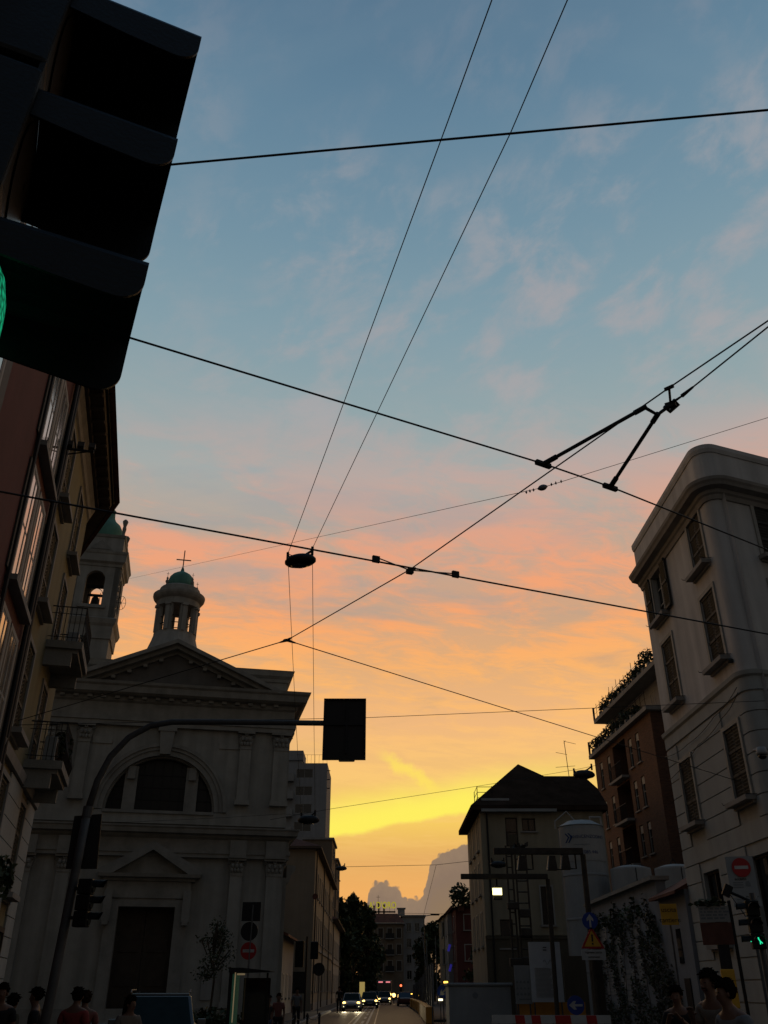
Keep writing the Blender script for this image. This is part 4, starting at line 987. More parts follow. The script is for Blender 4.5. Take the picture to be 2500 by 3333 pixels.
w = MB(); w.quad((-.3,-.4,13.86),(8.5,-.4,13.86),(7.0,2,15.7),(.6,2,15.7)); w.quad((8.5,-.4,13.86),(8.5,12,13.86),(7,10,15.7),(7,2,15.7)); w.quad((-.3,12,13.86),(-.3,-.4,13.86),(.6,2,15.7),(.6,10,15.7)); w.quad((.6,2,15.7),(7,2,15.7),(7,10,15.7),(.6,10,15.7)); w.build('roof', M['tile'], fb_)
w = MB()
for x, h in ((1.9,1.5),(2.9,2.0),(4.0,1.7)): w.bb(x,x+.35,3,3.4,15.7,15.7+h); w.bb(x-.08,x+.43,2.95,3.45,15.7+h,15.85+h)
w.tube([(2.95,3.2,18),(2.95,3.2,19.4)], .04, 4); w.tube([(2.5,3.2,19.0),(3.4,3.2,19.0)], .03, 4); w.build('chimney', M['farwall'], fb_)
rs = thing('rooftop_sign', 'yellow neon rooftop letters above the brown house at the street end', 'sign', (-.4, 199.2, 0), 0)
text("A' D'ORO", 1.75, M['yellowneon'], rs, (.1, 0, atY(1240,2947,199).z), name='lettering', ext=.05, sx=.76, bold=.035)
w = MB().bb(-2.6,2.8,.15,.22,15.7,16.0)
for k in range(6): w.tube([(-2.4+k,.3,15.6),(-2.4+k,.3,17.4)], .03, 4)
w.build('sign_frame', M['iron'], rs)
pb = thing('apartment_building', 'pale grey apartment house to the right of the neon sign', 'building', (3.9, 206, 0), 0)
w = MB(); w.wall(0, 4.8, 0, 15.4, [(a-.5,a+.5,z,z+1.6) for a in (1.4,3.2) for z in (3.5,6.5,9.5,12.5)], 0, .25); w.bb(.01,4.8,.27,12,0,15.4); w.build('wall', M['greyrender'], pb)
PWf = simple_win(1.0,1.6,'frame','glass',True,0)
for a in (1.4,3.2):
    for z in (3.5,6.5,9.5,12.5): put(PWf, pb, a, z)
MB().bb(-.3,5.1,-.4,12,15.4,15.7).build('cornice', M['cornice'], pb); MB().bb(-.9,.6,1,3,15.7,17.0).bb(-1.1,.8,.8,3.2,17.0,17.2).build('chimney', M['greyrender'], pb)
# ---- far right: small houses
def far_house(name, label, u0, u1, v, Y, m, roofm, rise=1.2):
    p, q = atY(u0, v, Y), atY(u1, v, Y); wd_ = q.x-p.x; t = thing(name, label, 'house', (p.x, Y, 0), 0)
    MB().bb(0, wd_, 0, 10, 0, p.z).build('wall', M[m], t); w = MB(); w.prism([(-.3,p.z),(wd_+.3,p.z),(wd_/2,p.z+rise)], -.3, 10.3); w.build('roof', M[roofm], t)
    pw = shut_win(.8, 1.5)
    for k in range(2): put(pw, t, 0, p.z-2.2-3*k, 3, R(-90)); put(pw, t, wd_/2, p.z-2.2-3*k)
    return t
far_house('town_house', 'narrow ochre house at the far right of the street', 1443, 1458, 2982, 118, 'tan', 'slate', .3)
far_house('town_house', 'narrow white house between the ochre and red houses', 1456, 1482, 2972, 112, 'palestreet', 'tile', .8)
far_house('town_house', 'dull red house with a bushy roof plant beside the tan house', 1482, 1560, 2955, 106, 'red', 'slate', .5)
pt = thing('roof_plant', 'bushy drooping plant on top of the dull red house', 'plant', atY(1500, 2950, 105.5), 0)
leaf_cloud(MB(), (0,0,1.0), (1.3,1.0,1.4), 500, .22).build('foliage', M['leaf'], pt); MB().lathe([(.3,0),(.4,.5)], (0,0,-.5), 10).build('pot', M['tile'], pt)
# ================================================================ trees
def tree(label, x, y, h, r, n, sz, m='leaf', trunk=True, trunkr=.25, group=None, seed=0, base=.3, clumps=16, spire=False):
    rg = random.Random(seed); t = thing('tree', label, 'tree', (x,y,0), 0, group)
    c = MB(); tk = MB(); tk.tube([(0,0,0),(.1,.05,h*base),(0,.1,h*.62),(.1,0,h*.9)], trunkr, 8, trunkr*.25)
    for k in range(clumps):
        a = rg.uniform(0, 2*pi); f = rg.random(); z = h*(base+(.97-base)*f); rad = r*math.sin(pi*min(1,.22+.75*f))*rg.uniform(.35,.85)
        if spire: rad *= (1.15-f)
        p = Vector((rad*math.cos(a), rad*math.sin(a), z)); s = r*rg.uniform(.24,.44)
        leaf_cloud(c, p, (s,s,s*rg.uniform(.7,1.15)), n//clumps, sz, 1, rg)
        tk.tube([(0,0,h*min(.8,base+.35*f)),(p.x*.5,p.y*.5,(z+h*base)/2+.2*h*f*.3),tuple(p)], trunkr*.32, 5, .03)
    tk.build('trunk', M['bark'], t); c.build('crown', M[m], t); return t
GT = 'dark street trees on the left'
tree('dark dense street tree, nearest of the left row beyond the pale house', -7.2, 152, 14.0, 3.4, 4200, .42, seed=1, group=GT, base=.05, clumps=38)
tree('dark spire-topped street tree in the middle of the left row', -5.4, 164, 16.6, 3.5, 4200, .42, seed=2, group=GT, base=.05, clumps=40, spire=True)
tree('dark broad street tree closest to the brown house at the end', -3.7, 178, 15.2, 3.8, 4800, .42, seed=3, group=GT, base=.04, clumps=46)
tree('dark low street tree leaning over the roadway by the far house', -2.6, 190, 11.0, 2.8, 3400, .42, seed=4, group=GT, base=.04, clumps=38)
tree('rounded dark street tree on the right beyond the hoarding', 7.6, 150, 10.6, 3.2, 4400, .36, seed=5, base=.16, clumps=36)
tree('small bushy tree beside the dull red house', 9.0, 96, 5.4, 1.5, 900, .2, seed=6, base=.1, clumps=14)
pt2 = atY(690, 3170, 40); tree('young slender street tree with sparse twiggy crown before the church', pt2.x, 40, 4.35, 1.0, 1100, .055, m='leaf', trunkr=.055, seed=8, base=.5, clumps=34)
# ================================================================ overhead wires
def wire(label, pts, r, sag=0.0, cat='wire', group='overhead wires above the street', name='overhead_wire', m='wire'):
    P = []
    for a, b in zip(pts[:-1], pts[1:]):
        a, b = Vector(a), Vector(b)
        for k in range(10): t = k/10; p = a.lerp(b, t); p.z -= sag*4*t*(1-t); P.append(p)
    P.append(Vector(pts[-1])); c = (P[0]+P[-1])/2
    o = MB().tube([p-c for p in P], r, 6).build(name, M[m], None, True, 0, c); return tag(o, label, cat, group)
def ext(a, b, k0, k1): a, b = Vector(a), Vector(b); return a+(a-b)*k0, b+(b-a)*k1
ZC = 6.8
a, b = ext(atZ(565,535,ZC), atZ(2500,358,ZC), .9, 1.6); wire('thick tram wire crossing highest across the blue sky', [a,b], .0085)
a, b = atZ(425,1100,ZC), atZ(2500,1790,ZC); q1_, q2_ = atZ(1768,1509,ZC), atZ(1986,1584,ZC); W3a, W3b = ext(a, q1_, .8, 0)[0], ext(q2_, b, 0, .75)[1]
wire('thick tram wire sloping from the big signal to the corner house, below the highest one', [W3a,q1_,q2_,W3b], .0098)
a, b = atZ(0,1600,ZC), atZ(2500,2064,ZC); a, b = ext(a, b, .35, .5); wire('thick tram wire passing just above the hanging street lamp', [a,b], .012)
# wire with the pull-off arms, ending in the two-way fork
nd = atZ(934,2084,7.2); kn = atZ(2183,1318,7.25); clampp = atZ(2178,1262,7.35)
e1w = atZ(2500,1044,7.6); x1 = atZ(1334,1854,6.86)
wire('span wire running from the upper right down to the fork over the church', [ext(clampp, e1w, 0, 2.2)[1], clampp, x1, nd], .0085)
e2w = atZ(2500,1064,7.5); wire('second span wire ending in the pull-off fitting at upper right', [ext(kn, e2w, 0, 2.2)[1], kn], .0085)
lf = L(LFr, 60, 2345); lfp = (LW.x+e1.x*lf[0], LW.y+e1.y*lf[0], lf[1])
wire('left branch of the forked span wire, ending on the yellow house', [nd, lfp], .009)
rt = L(FL1, 2410, 2545); rtp = (RE.x+math.cos(fa)*rt[0], RE.y+math.sin(fa)*rt[0], rt[1])
wire('right branch of the forked span wire, ending on the corner house', [nd, rtp], .009)
l2 = L(LFr, 45, 2360); p8 = (LW.x+e1.x*l2[0], LW.y+e1.y*l2[0], l2[1]); r8 = L(FL1, 2490, 2281)
wire('thin span wire crossing behind the black hanging board', [p8, atY(1190,2336,25), (RE.x+math.cos(fa)*r8[0], RE.y+math.sin(fa)*r8[0], r8[1])], .008)
tl = atY(415,1885,58.2); ov = atZ(1766,1587,10.6); a7 = atZ(2500,1359,12.5)
wire('thin wire with a white insulator, running from bell tower to upper right', [tl, ov, ext(ov, a7, 0, 1)[1]], .006)
# two lamp wires along the street
lz1 = 9.0; LA, LB = atZ(937,1803,lz1+.30), atZ(1017,1785,lz1+.34); 
LA2, LB2 = atY(981,2648,31.7), atY(1026,2640,31.7)
wire('left of the two thin lamp wires running overhead along the street', [ext(atZ(1601,0,9.6), atZ(1456,400,9.55), .8, 0)[0], atZ(1456,400,9.5), LA], .0062)
wire('right of the two thin lamp wires running overhead along the street', [ext(atZ(1847,0,9.6), atZ(1663,430,9.55), .8, 0)[0], atZ(1663,430,9.5), LB], .0062)
wire('left thin wire hanging from the near street lamp to the next one', [LA, LA2], .0058, .15)
wire('right thin wire hanging from the near street lamp to the next one', [LB, LB2], .0058, .15)
wire('thin span wire from the tower block to the lamp beside the tan house', [atY(880,2668,48.6), atY(1070,2634,50), atY(1605,2551,54), atY(1880,2504,57), atY(1945,2490,60.5)], .012)
wire('faint span wire low over the street beyond the church', [atY(1095,2822,95), atY(1420,2815,95), atY(1545,2801,95)], .022)
wire('faint wire hanging from the far span down to a lamp post', [atY(1420,2815,95), atY(1376,2990,128)], .02)
wire('faint lowest span wire at the far end of the street', [atY(1300,2972,150), atY(1460,2975,112)], .025)
l9 = atY(398,2676,47.5); wire('thin wire crossing the church front below the half-round window', [atY(200,2690,48.0), l9, atY(925,2649,47.2), LA2], .008, .03)
def fitting(name, label, cat, p, builds):
    t = thing(name, label, cat, tuple(p), 0, 'fittings on the overhead wires')
    for nm, mb, mm in builds: mb.build(nm, M[mm], t)
    return t
# pull-off fitting with its two arms
c3 = clampp-kn; q1 = atZ(1768,1511,ZC+.01); q2 = atZ(1986,1586,ZC+.01); top1 = atZ(2098,1326,7.2); top2 = atZ(2140,1350,7.15)
knuckle = MB().box((0,0,0), (.11,.05,.06), Matrix.Rotation(-.6,3,'Z')).tube([(-.07,.0,-.02),(.0,.05,-.05),(.09,.02,.02),(.03,-.02,.05)], .022, 6)
arms = []
t = fitting('pull_off_fitting', 'black pull-off fitting where two span wires and two arms meet, upper right', 'wire fitting', kn, [('knuckle', knuckle, 'wire')])
MB().tube([(0,0,0), tuple(c3)], .013, 6).box(tuple(c3), (.10,.03,.03), Matrix.Rotation(math.atan2((e1w-clampp).y,(e1w-clampp).x),3,'Z')).build('hanger', M['wire'], t)
for p, q in ((top1, q1), (top2, q2)):
    d_ = (q-p); o = MB().tube([tuple(p-kn), tuple(p-kn+d_*.92)], .021, 8).tube([tuple(p-kn-d_*.02), tuple(p-kn+d_*.10)], .029, 8).tube([tuple(p-kn+d_*.86), tuple(q-kn)], .03, 8).build('arm', M['wire'], t)
    MB().box(tuple(q-kn), (.20,.045,.05), Matrix.Rotation(math.atan2((q2_-q1_).y,(q2_-q1_).x),3,'Z')).build('clamp', M['wire'], o)
MB().tube([tuple(top1-kn), tuple(top2-kn+Vector((0,0,.0))), (0,0,0)], .02, 6).build('bracket', M['wire'], t)
dv2 = (e2w-kn).normalized(); MB().tube([tuple(dv2*.02),tuple(dv2*.14+Vector((.03,0,.02)))], .008, 5).tube([tuple(dv2*.05+Vector((-.03,0,0))),tuple(dv2*.16)], .008, 5).tube([tuple(dv2*.15),tuple(dv2*.30)], .022, 8, .012).build('turnbuckle', M['wire'], t)
# crossing frog on the lamp-level tram wire
xd = (atZ(2500,2064,ZC)-atZ(0,1600,ZC)).normalized(); xa, xb = atZ(1224,1827,ZC), atZ(1483,1876,ZC); xo = x1
t = fitting('wire_crossing', 'flat wire crossing with two small end blocks left of the centre', 'wire fitting', xo, [('node', MB().box((0,0,-.03),(.09,.07,.06),Matrix.Rotation(.4,3,'Z')).tube([(-.02,-.02,0),(.08,.03,.03)],.02,6), 'wire')])
MB().tube([tuple(xa-xo+Vector((0,0,.06))),(0,0,-.01),tuple(xb-xo+Vector((0,0,.04)))], .009, 5).build('guide_rod', M['wire'], t)
for q in (xa, xb): MB().box(tuple(q-xo+Vector((0,0,.03))), (.10,.04,.09), Matrix.Rotation(math.atan2(xd.y,xd.x),3,'Z')).build('end_block', M['wire'], t)
t = fitting('wire_fork', 'three-way shackle joining the forked span wire above the church', 'wire fitting', nd, [])
for q in (lfp, rtp, x1):
    d_ = (Vector(q)-nd).normalized(); MB().tube([tuple(d_*.04),tuple(d_*.14),tuple(d_*.2)], .024, 7, .012).build('insulator', M['wire'], t)
MB().tube([(.06*math.cos(k*pi/5),.03*math.sin(k*pi/5),.03*math.sin(k*pi/5)) for k in range(11)], .012, 5).build('shackle', M['wire'], t)
t = thing('insulator', 'oval white insulator with spiked bird guards on the thin wire', 'insulator', tuple(ov), 0)
wd7 = (a7-ov).normalized(); mb = MB(); mb.tube([tuple(wd7*(-.10+.02*k)) for k in range(11)], .001, 10)
mb = MB(); rr = [.012,.035,.052,.06,.062,.06,.052,.035,.012]
for k in range(8): mb.tube([tuple(wd7*(-.11+.0275*k)), tuple(wd7*(-.11+.0275*(k+1)))], rr[k], 10, rr[k+1], False)
mb.build('body', M['steel'], t)
mb = MB()
for k in (-.36,-.28,-.2,.2,.3,.42): p = wd7*k; mb.tube([tuple(p),tuple(p+Vector((0,0,.05)))], .024, 5, .004); mb.tube([tuple(p),tuple(p-Vector((0,0,.03)))], .018, 5, .004)
mb.build('spikes', M['wire'], t)
# hanging street lamps
def lamp(label, pA, pB, size, group='street lamps hung over the roadway', drop=.42):
    c = (Vector(pA)+Vector(pB))/2; t = thing('street_lamp', label, 'street lamp', tuple(c), 0, group)
    dx_ = (Vector(pB)-Vector(pA)); an_ = math.atan2(dx_.y, dx_.x)
    sh = MB(); n = 18; rings = []
    for f, hz in ((.02,.30),(.28,.29),(.44,.22),(.54,.08),(.54,-.03),(.45,-.12),(.30,-.17),(.02,-.18)):
        i = len(sh.v)
        for k in range(n):
            a = 2*pi*k/n; x = f*size*math.cos(a)*(1.0 if math.cos(a) < 0 else 1.12); y = f*.62*size*math.sin(a); sh.v.append((x, y, hz*size*.85-drop*size))
        rings.append(i)
    for r0, r1 in zip(rings[:-1], rings[1:]):
        for k in range(n): sh.f.append((r0+k, r0+(k+1)%n, r1+(k+1)%n, r1+k))
    o = sh.build('lamp_shade', M['iron'], t, True); o.rotation_euler = (0, 0, an_)
    g = MB()
    for k in range(1): g.lathe([(.30*size,0),(.22*size,-.03*size),(.02,-.045*size)], (0,0,-.18*size*.85-drop*size), 16)
    g = g.build('diffuser', M['glass'], t, True); g.scale = (1,.62,1)
    br = MB(); A, B = Vector(pA)-c, Vector(pB)-c
    br.tube([tuple(A+Vector((0,0,.06*size))), tuple(A-Vector((0,0,.26*size)))], .03*size/.6, 7); br.tube([tuple(B+Vector((0,0,.06*size))), tuple(B-Vector((0,0,.26*size)))], .03*size/.6, 7)
    br.tube([tuple(A-Vector((0,0,.05*size))), tuple(A*.75-Vector((0,0,.2*size))), tuple(A*.2-Vector((0,0,.26*size))), tuple(B*.5-Vector((0,0,.18*size))), tuple(B-Vector((0,0,.08*size)))], .026*size/.6, 6)
    br.tube([tuple(A), tuple(A*.5-Vector((0,0,.14*size))), (0,0,-.24*size)], .008, 5)
    for q in (A, B): br.box(tuple(q-Vector((0,0,.1*size))), (.08*size,.08*size,.10*size)); br.box(tuple(q-Vector((0,0,.22*size))), (.07*size,.07*size,.06*size))
    br.build('bracket', M['iron'], t); return t
lamp('big dark street lamp hanging over the street, nearest of the hung lamps', LA, LB, .56)
lamp('dark street lamp hanging in front of the grey tower block', LA2, LB2, .66)
p1, p2 = atY(1868,2505,56), atY(1925,2490,56); lamp('dark street lamp hanging beside the brick block above the tan house', p1, p2, 1.2)
p1, p2 = atY(1098,2815,95), atY(1122,2812,95); lamp('small street lamp hanging at the corner of the cream street house', p1, p2, 1.0)
p1, p2 = atY(1600,2795,52), atY(1640,2795,52); lamp('faint street lamp hanging before the wall of the tan house', p1, p2, .8)
# ================================================================ near traffic signal, overhead left
SA = R(23); Fd = Vector((math.cos(SA), math.sin(SA), 0)); tilt = R(-2.2)
Sd = Vector((-math.sin(SA), math.cos(SA), 0))           # away from the viewer
r_ = ray(662, 98); T0 = Vector((r_[0]*2.0, r_[1]*2.0, r_[2]*2.0+EYE))    # upper near corner of the top hood's rim
Fd2 = Vector((Fd.x*math.cos(tilt), Fd.y*math.cos(tilt), math.sin(tilt))); Ud = Sd.cross(Fd2)*-1; Ud = Ud if Ud.z > 0 else -Ud
SEC, HL, HWd = .357, .276, .262
MX = Matrix((Fd2, Sd, Ud)).transposed()
sig = thing('traffic_light', 'large black three-lamp traffic signal overhead at top left, showing green', 'traffic light', tuple(T0), 0)
def loc(f, s, u): return tuple(MX @ Vector((f, s, u)))
def hood(k):
    """deep hood: flat-topped tunnel, near and far walls cut back at the bottom with a rounded corner"""
    mb = MB(); z0 = -k*SEC; H_ = SEC*.86; t = .006; n = 8
    prof = []                                     # side outline (f,u), front at f=0, back at f=-HL
    top = z0; rc_ = .05
    for q in range(n+1):
        a = -pi/2*q/n; prof.append((-rc_+rc_*math.cos(a), z0-.072+rc_*math.sin(a)))
    side = [(0, top-.03)]+prof+[(-HL*.55, z0-.115), (-HL, z0-.10), (-HL, top-.03)]
    for s0, s1 in ((0, t), (HWd-t, HWd)):
        low = side if s0 == 0 else [(0, top-.03)]+[(f, u-.032) for f, u in prof]+[(-HL, z0-.13), (-HL, top-.03)]
        i = len(mb.v); m_ = len(low)
        mb.v += [loc(f, s0, u) for f, u in low]+[loc(f, s1, u) for f, u in low]
        mb.f.append(tuple(range(i,i+m_))); mb.f.append(tuple(i+m_+q for q in reversed(range(m_))))
        for q in range(m_): q2 = (q+1)%m_; mb.f.append((i+q2,i+q,i+m_+q,i+m_+q2))
    # arched roof between the walls
    arc = [(HWd/2-HWd/2*math.cos(pi*q/10), top-.03+.045*math.sin(pi*q/10)) for q in range(11)]
    for (s0,u0),(s1,u1) in zip(arc[:-1], arc[1:]):
        mb.quad(loc(0,s0,u0),loc(0,s1,u1),loc(-HL,s1,u1),loc(-HL,s0,u0)); mb.quad(loc(0,s0,u0-t),loc(-HL,s0,u0-t),loc(-HL,s1,u1-t),loc(0,s1,u1-t)); mb.quad(loc(0,s0,u0),loc(0,s0,u0-t),loc(0,s1,u1-t),loc(0,s1,u1))
    return mb
bd = MB()
for k in range(3):
    z0 = .02-k*SEC; f0, f1 = -HL-.26, -HL
    P = [(f0,-.02),(f1,-.02),(f1,HWd+.02),(f0,HWd+.02)]
    i = len(bd.v); bd.v += [loc(f,s,z0-SEC+.012) for f,s in P]+[loc(f,s,z0-.004) for f,s in P]
    for f in ((3,2,1,0),(4,5,6,7),(0,1,5,4),(1,2,6,5),(2,3,7,6),(3,0,4,7)): bd.f.append(tuple(i+q for q in f))
bd.build('housing', M['black'], sig, bevel=.012)
dp = MB(); P = [loc(f, s, u) for u in (-3*SEC+.02, .015) for f, s in ((-HL-.012,-.015),(-HL-.002,-.015),(-HL-.002,HWd+.015),(-HL-.012,HWd+.015))]
dp.v += P; dp.f += [(3,2,1,0),(4,5,6,7),(0,1,5,4),(1,2,6,5),(2,3,7,6),(3,0,4,7)]; dp.build('door_plate', M['black'], sig)
for k in range(3):
    h_ = hood(k).build('visor', M['black'], sig)
    ln_ = MB(); n = 24; dome_ = ((.125,.004),(.115,.02),(.09,.036),(.05,.047),(.01,.05)) if k == 2 else ((.125,.004),(.06,.008),(.01,.009)); cu_ = -k*SEC-SEC*.45; rg0 = []
    for r0, f0 in dome_:
        rg0.append(len(ln_.v))
        for q in range(n): a = 2*pi*q/n; ln_.v.append(loc(-HL+f0, HWd/2+r0*math.cos(a), cu_+r0*math.sin(a)))
    for r0, r1 in zip(rg0[:-1], rg0[1:]):
        for q in range(n): ln_.f.append((r0+q, r0+(q+1)%n, r1+(q+1)%n, r1+q))
    ln_.build('lens', M['greenlens'] if k == 2 else M['darkglass'], sig, True, label='lit green lens' if k == 2 else None)
mbk = MB()
for u in (-.2, -2.4*SEC): mbk.tube([loc(-HL-.2,HWd/2,u), loc(-HL-.55,HWd/2,u)], .03, 8); mbk.tube([loc(-HL-.3,-.03,u-.02),loc(-HL-.1,-.03,u+.13)], .018, 6)
mbk.build('bracket', M['pole'], sig)
pp = T0+MX @ Vector((-HL-.62, HWd/2, 0)); pm = thing('signal_post', 'grey signal post at the left edge carrying the near traffic signal', 'post', (pp.x, pp.y, 0), 0)
MB().tube([(0,0,0),(0,0,3.95)], .057, 12).lathe([(.06,3.95),(.05,4.0),(.01,4.02)], (0,0,0), 12).build('pole', M['pole'], pm); MB().lathe([(.16,0),(.16,.04),(.08,.12)], (0,0,0), 12).build('base', M['iron'], pm)
# ================================================================ mast arm with the hanging board
MY = 16.2
pb0 = atY(196, 3120, MY); lean = 0
def mp(u, v): return atY(u, v, MY)
pole_pts = [Vector((mp(169,3223).x-.12, MY, 0)), mp(169,3223), mp(249,2822), mp(285,2640)]
arm_pts = [mp(285,2640), mp(318,2540), mp(360,2462), mp(420,2400), mp(490,2362), mp(560,2350), mp(700,2350), mp(900,2352), mp(1062,2354), mp(1130,2354)]
B0 = pole_pts[0]
ms = thing('signal_mast', 'tall grey mast with curved arm reaching over the road to a black board', 'signal mast', tuple(B0), 0)
MB().tube([tuple(p-B0) for p in pole_pts], .085, 12, .075).build('pole', M['pole'], ms, True)
MB().tube([tuple(p-B0) for p in arm_pts], .062, 12, .05).build('arm', M['pole'], ms, True)
MB().tube([tuple(mp(281,2660)-B0), tuple(mp(288,2625)-B0)], .085, 12).build('collar', M['pole'], ms)
MB().lathe([(.2,0),(.2,.05),(.12,.12),(.11,.5)], (0,0,0), 14).build('base', M['pole'], ms)
q = [mp(1056,2278), mp(1192,2279), mp(1190,2478), mp(1050,2476)]
bc = sum(q, Vector())/4
hb = thing('signal_backboard', 'black rectangular signal backboard hanging at the end of the mast arm', 'signal board', tuple(bc), 0)
MB().box((0,-.06,0), (q[1].x-q[0].x-.02, .03, q[0].z-q[3].z), None).build('board', M['blackboard'], hb, bevel=.01)
w = MB(); bw, bh_ = q[1].x-q[0].x, q[0].z-q[3].z
for z in (-bh_/2+.015, bh_/2-.015): w.box((0,-.08,z), (bw,.06,.03))
for x in (-bw/2+.015, bw/2-.015): w.box((x,-.08,0), (.03,.058,bh_-.06))
w.build('frame', M['iron'], hb)
w = MB()
for z in (.37, 0, -.37): w.box((.04,.10,z), (.30,.26,.34))
w.build('signal_head', M['black'], hb, bevel=.02)
w = MB().box((.0,-.09,.09), (bw*.9,.03,.05)); w.box((.04,-.09,.0),(.035,.028,bh_*.8)); w.build('bracket', M['iron'], hb)
# boards and signal head on the mast's pole
q = [mp(235,2652), mp(325,2645), mp(308,2825), mp(206,2825)]; bc = sum(q, Vector())/4
pb_ = thing('signal_backboard', 'dark backboard fixed behind the mast pole, above its side signal', 'signal board', (bc.x, MY+.14, bc.z), 0)
i = [(p-bc) for p in q]; MB().prism([(p.x, p.z) for p in (i[0], i[1], i[2], i[3])], -.012, .012).build('board', M['blackboard'], pb_)
MB().box((0,-.05,.2),(.1,.09,.05)).box((0,-.05,-.25),(.1,.09,.05)).build('bracket', M['iron'], pb_)
q0, q1 = mp(265,2862), mp(245,3020); hc = (q0+q1)/2+Vector((.12,-.08,0))
sh_ = thing('traffic_light', 'small black three-lamp signal with visors on the mast pole by the church', 'traffic light', tuple(hc), 0)
hh_ = q0.z-q1.z; w = MB()
for k in range(3): w.box((0,0,hh_/2-hh_*(k+.5)/3), (.24,.22,hh_/3-.01))
w.build('housing', M['black'], sh_, bevel=.02)
for k in range(3):
    z = hh_/2-hh_*(k+.5)/3+.1; v_ = MB()
    for a, b in zip(range(0,10), range(1,11)):
        A, B = pi*a/10, pi*b/10; ra = .11
        v_.quad((.12, ra*math.cos(A), z-.1+ra*math.sin(A)), (.36-.02*abs(5-a), ra*math.cos(A), z-.1+ra*math.sin(A)), (.36-.02*abs(5-b), ra*math.cos(B), z-.1+ra*math.sin(B)), (.12, ra*math.cos(B), z-.1+ra*math.sin(B)))
    v_.build('visor', M['black'], sh_); MB().lathe([(.1,0),(.09,.02)], (0,0,0), 14).build('lens', M['glass'], sh_, loc=(.12,0,z-.1)).rotation_euler = (0, pi/2, 0)
MB().box((-.16,.05,hh_*.3),(.14,.05,.05)).box((-.16,.05,-hh_*.3),(.14,.05,.05)).build('bracket', M['iron'], sh_)
# ================================================================ building site on the right
def disc(r, y0, y1, n=28):
    return MB().prism([(r*math.cos(2*pi*k/n), r*math.sin(2*pi*k/n)) for k in range(n)], y0, y1)
def arrow(sz, ang=0):
    P = [(-.09,-.62),(.09,-.62),(.09,.1),(.34,-.06),(.34,.2),(0,.62),(-.34,.2),(-.34,-.06),(-.09,.1)]
    c_, s_ = math.cos(ang), math.sin(ang); return [((x*c_-z*s_)*sz, (x*s_+z*c_)*sz) for x, z in P]
def no_entry(t, r, y=-.02, x=0, z=0):
    o = disc(r, y, y+.015).build('sign_face', M['redp'], t, loc=(x,0,z)); MB().bb(-r*.72, r*.72, y-.006, y-.001, -r*.17, r*.17).build('bar', M['whitep'], o); return o
def gantry(label, u0, u1, vb, pu, pv0, pu1, pv1, Y, r):
    a, b = atY(u0,vb,Y), atY(u1,vb,Y); g = thing('light_gantry', label, 'gantry', (b.x, Y, 0), 0, 'dark gantries of the building site')
    MB().bb(a.x-b.x, 0, -r, r, b.z-r, b.z+r).build('beam', M['rust'], g, bevel=.01)
    ft = atY(pu1, pv1, Y); MB().tube([(ft.x-b.x, 0, 0), (0,0,b.z-r)], r*.9, 10).build('post', M['rust'], g)
    MB().bb(ft.x-b.x-.3, ft.x-b.x+.3, -.3, .3, 0, .12).build('base', M['concrete'], g); return g, a, b
g1, ga, gb = gantry('taller dark lighting gantry carrying three floodlights and road signs', 1607, 1896, 2771, 1892, 2775, 1948, 3300, 36, .115)
g2, gc, gd = gantry('lower dark gantry in front of the tan house, carrying a lit lamp', 1500, 1782, 2853, 1780, 2856, 1813, 3300, 39, .10)
w = MB(); P1 = atY(1655,2770,36.4); 
def flood(label, u, v, Y, lit=False, hang=.0):
    p = atY(u, v, Y); t = thing('floodlight', label, 'floodlight', tuple(p), 0, 'floodlights on the gantries')
    MB().prism([(-.16,-.30),(.20,-.30),(.14,.22),(-.08,.22)], -.14, .12).build('housing', M['rust'] if not lit else M['iron'], t, bevel=.01)
    if lit: MB().bb(-.19,.19,-.2,-.15,-.13,.13).build('lit_face', M['floodlit'], t)
    else: MB().prism([(-.2,-.28),(-.165,-.29),(-.085,.2),(-.11,.21)], -.12, .1).build('glass', M['dull'], t)
    b = MB(); h = hang or .55
    b.tube([(.42,0,h),(.42,0,-.26),(.1,0,-.26)], .035, 6) if not lit else b.tube([(.02,0,h),(.02,0,.15)], .04, 6)
    b.build('bracket', M['iron'], t); return t
flood('floodlight hung near the left end of the taller gantry', 1698, 2806, 36, hang=.5)
flood('floodlight hung on the taller gantry, middle of its three', 1795, 2806, 36, hang=.5)
flood('floodlight hung beside the corner of the taller gantry', 1838, 2804, 36, hang=.5)
flood('lit pale yellow floodlight on the lower gantry', 1617, 2903, 39, True, .62)
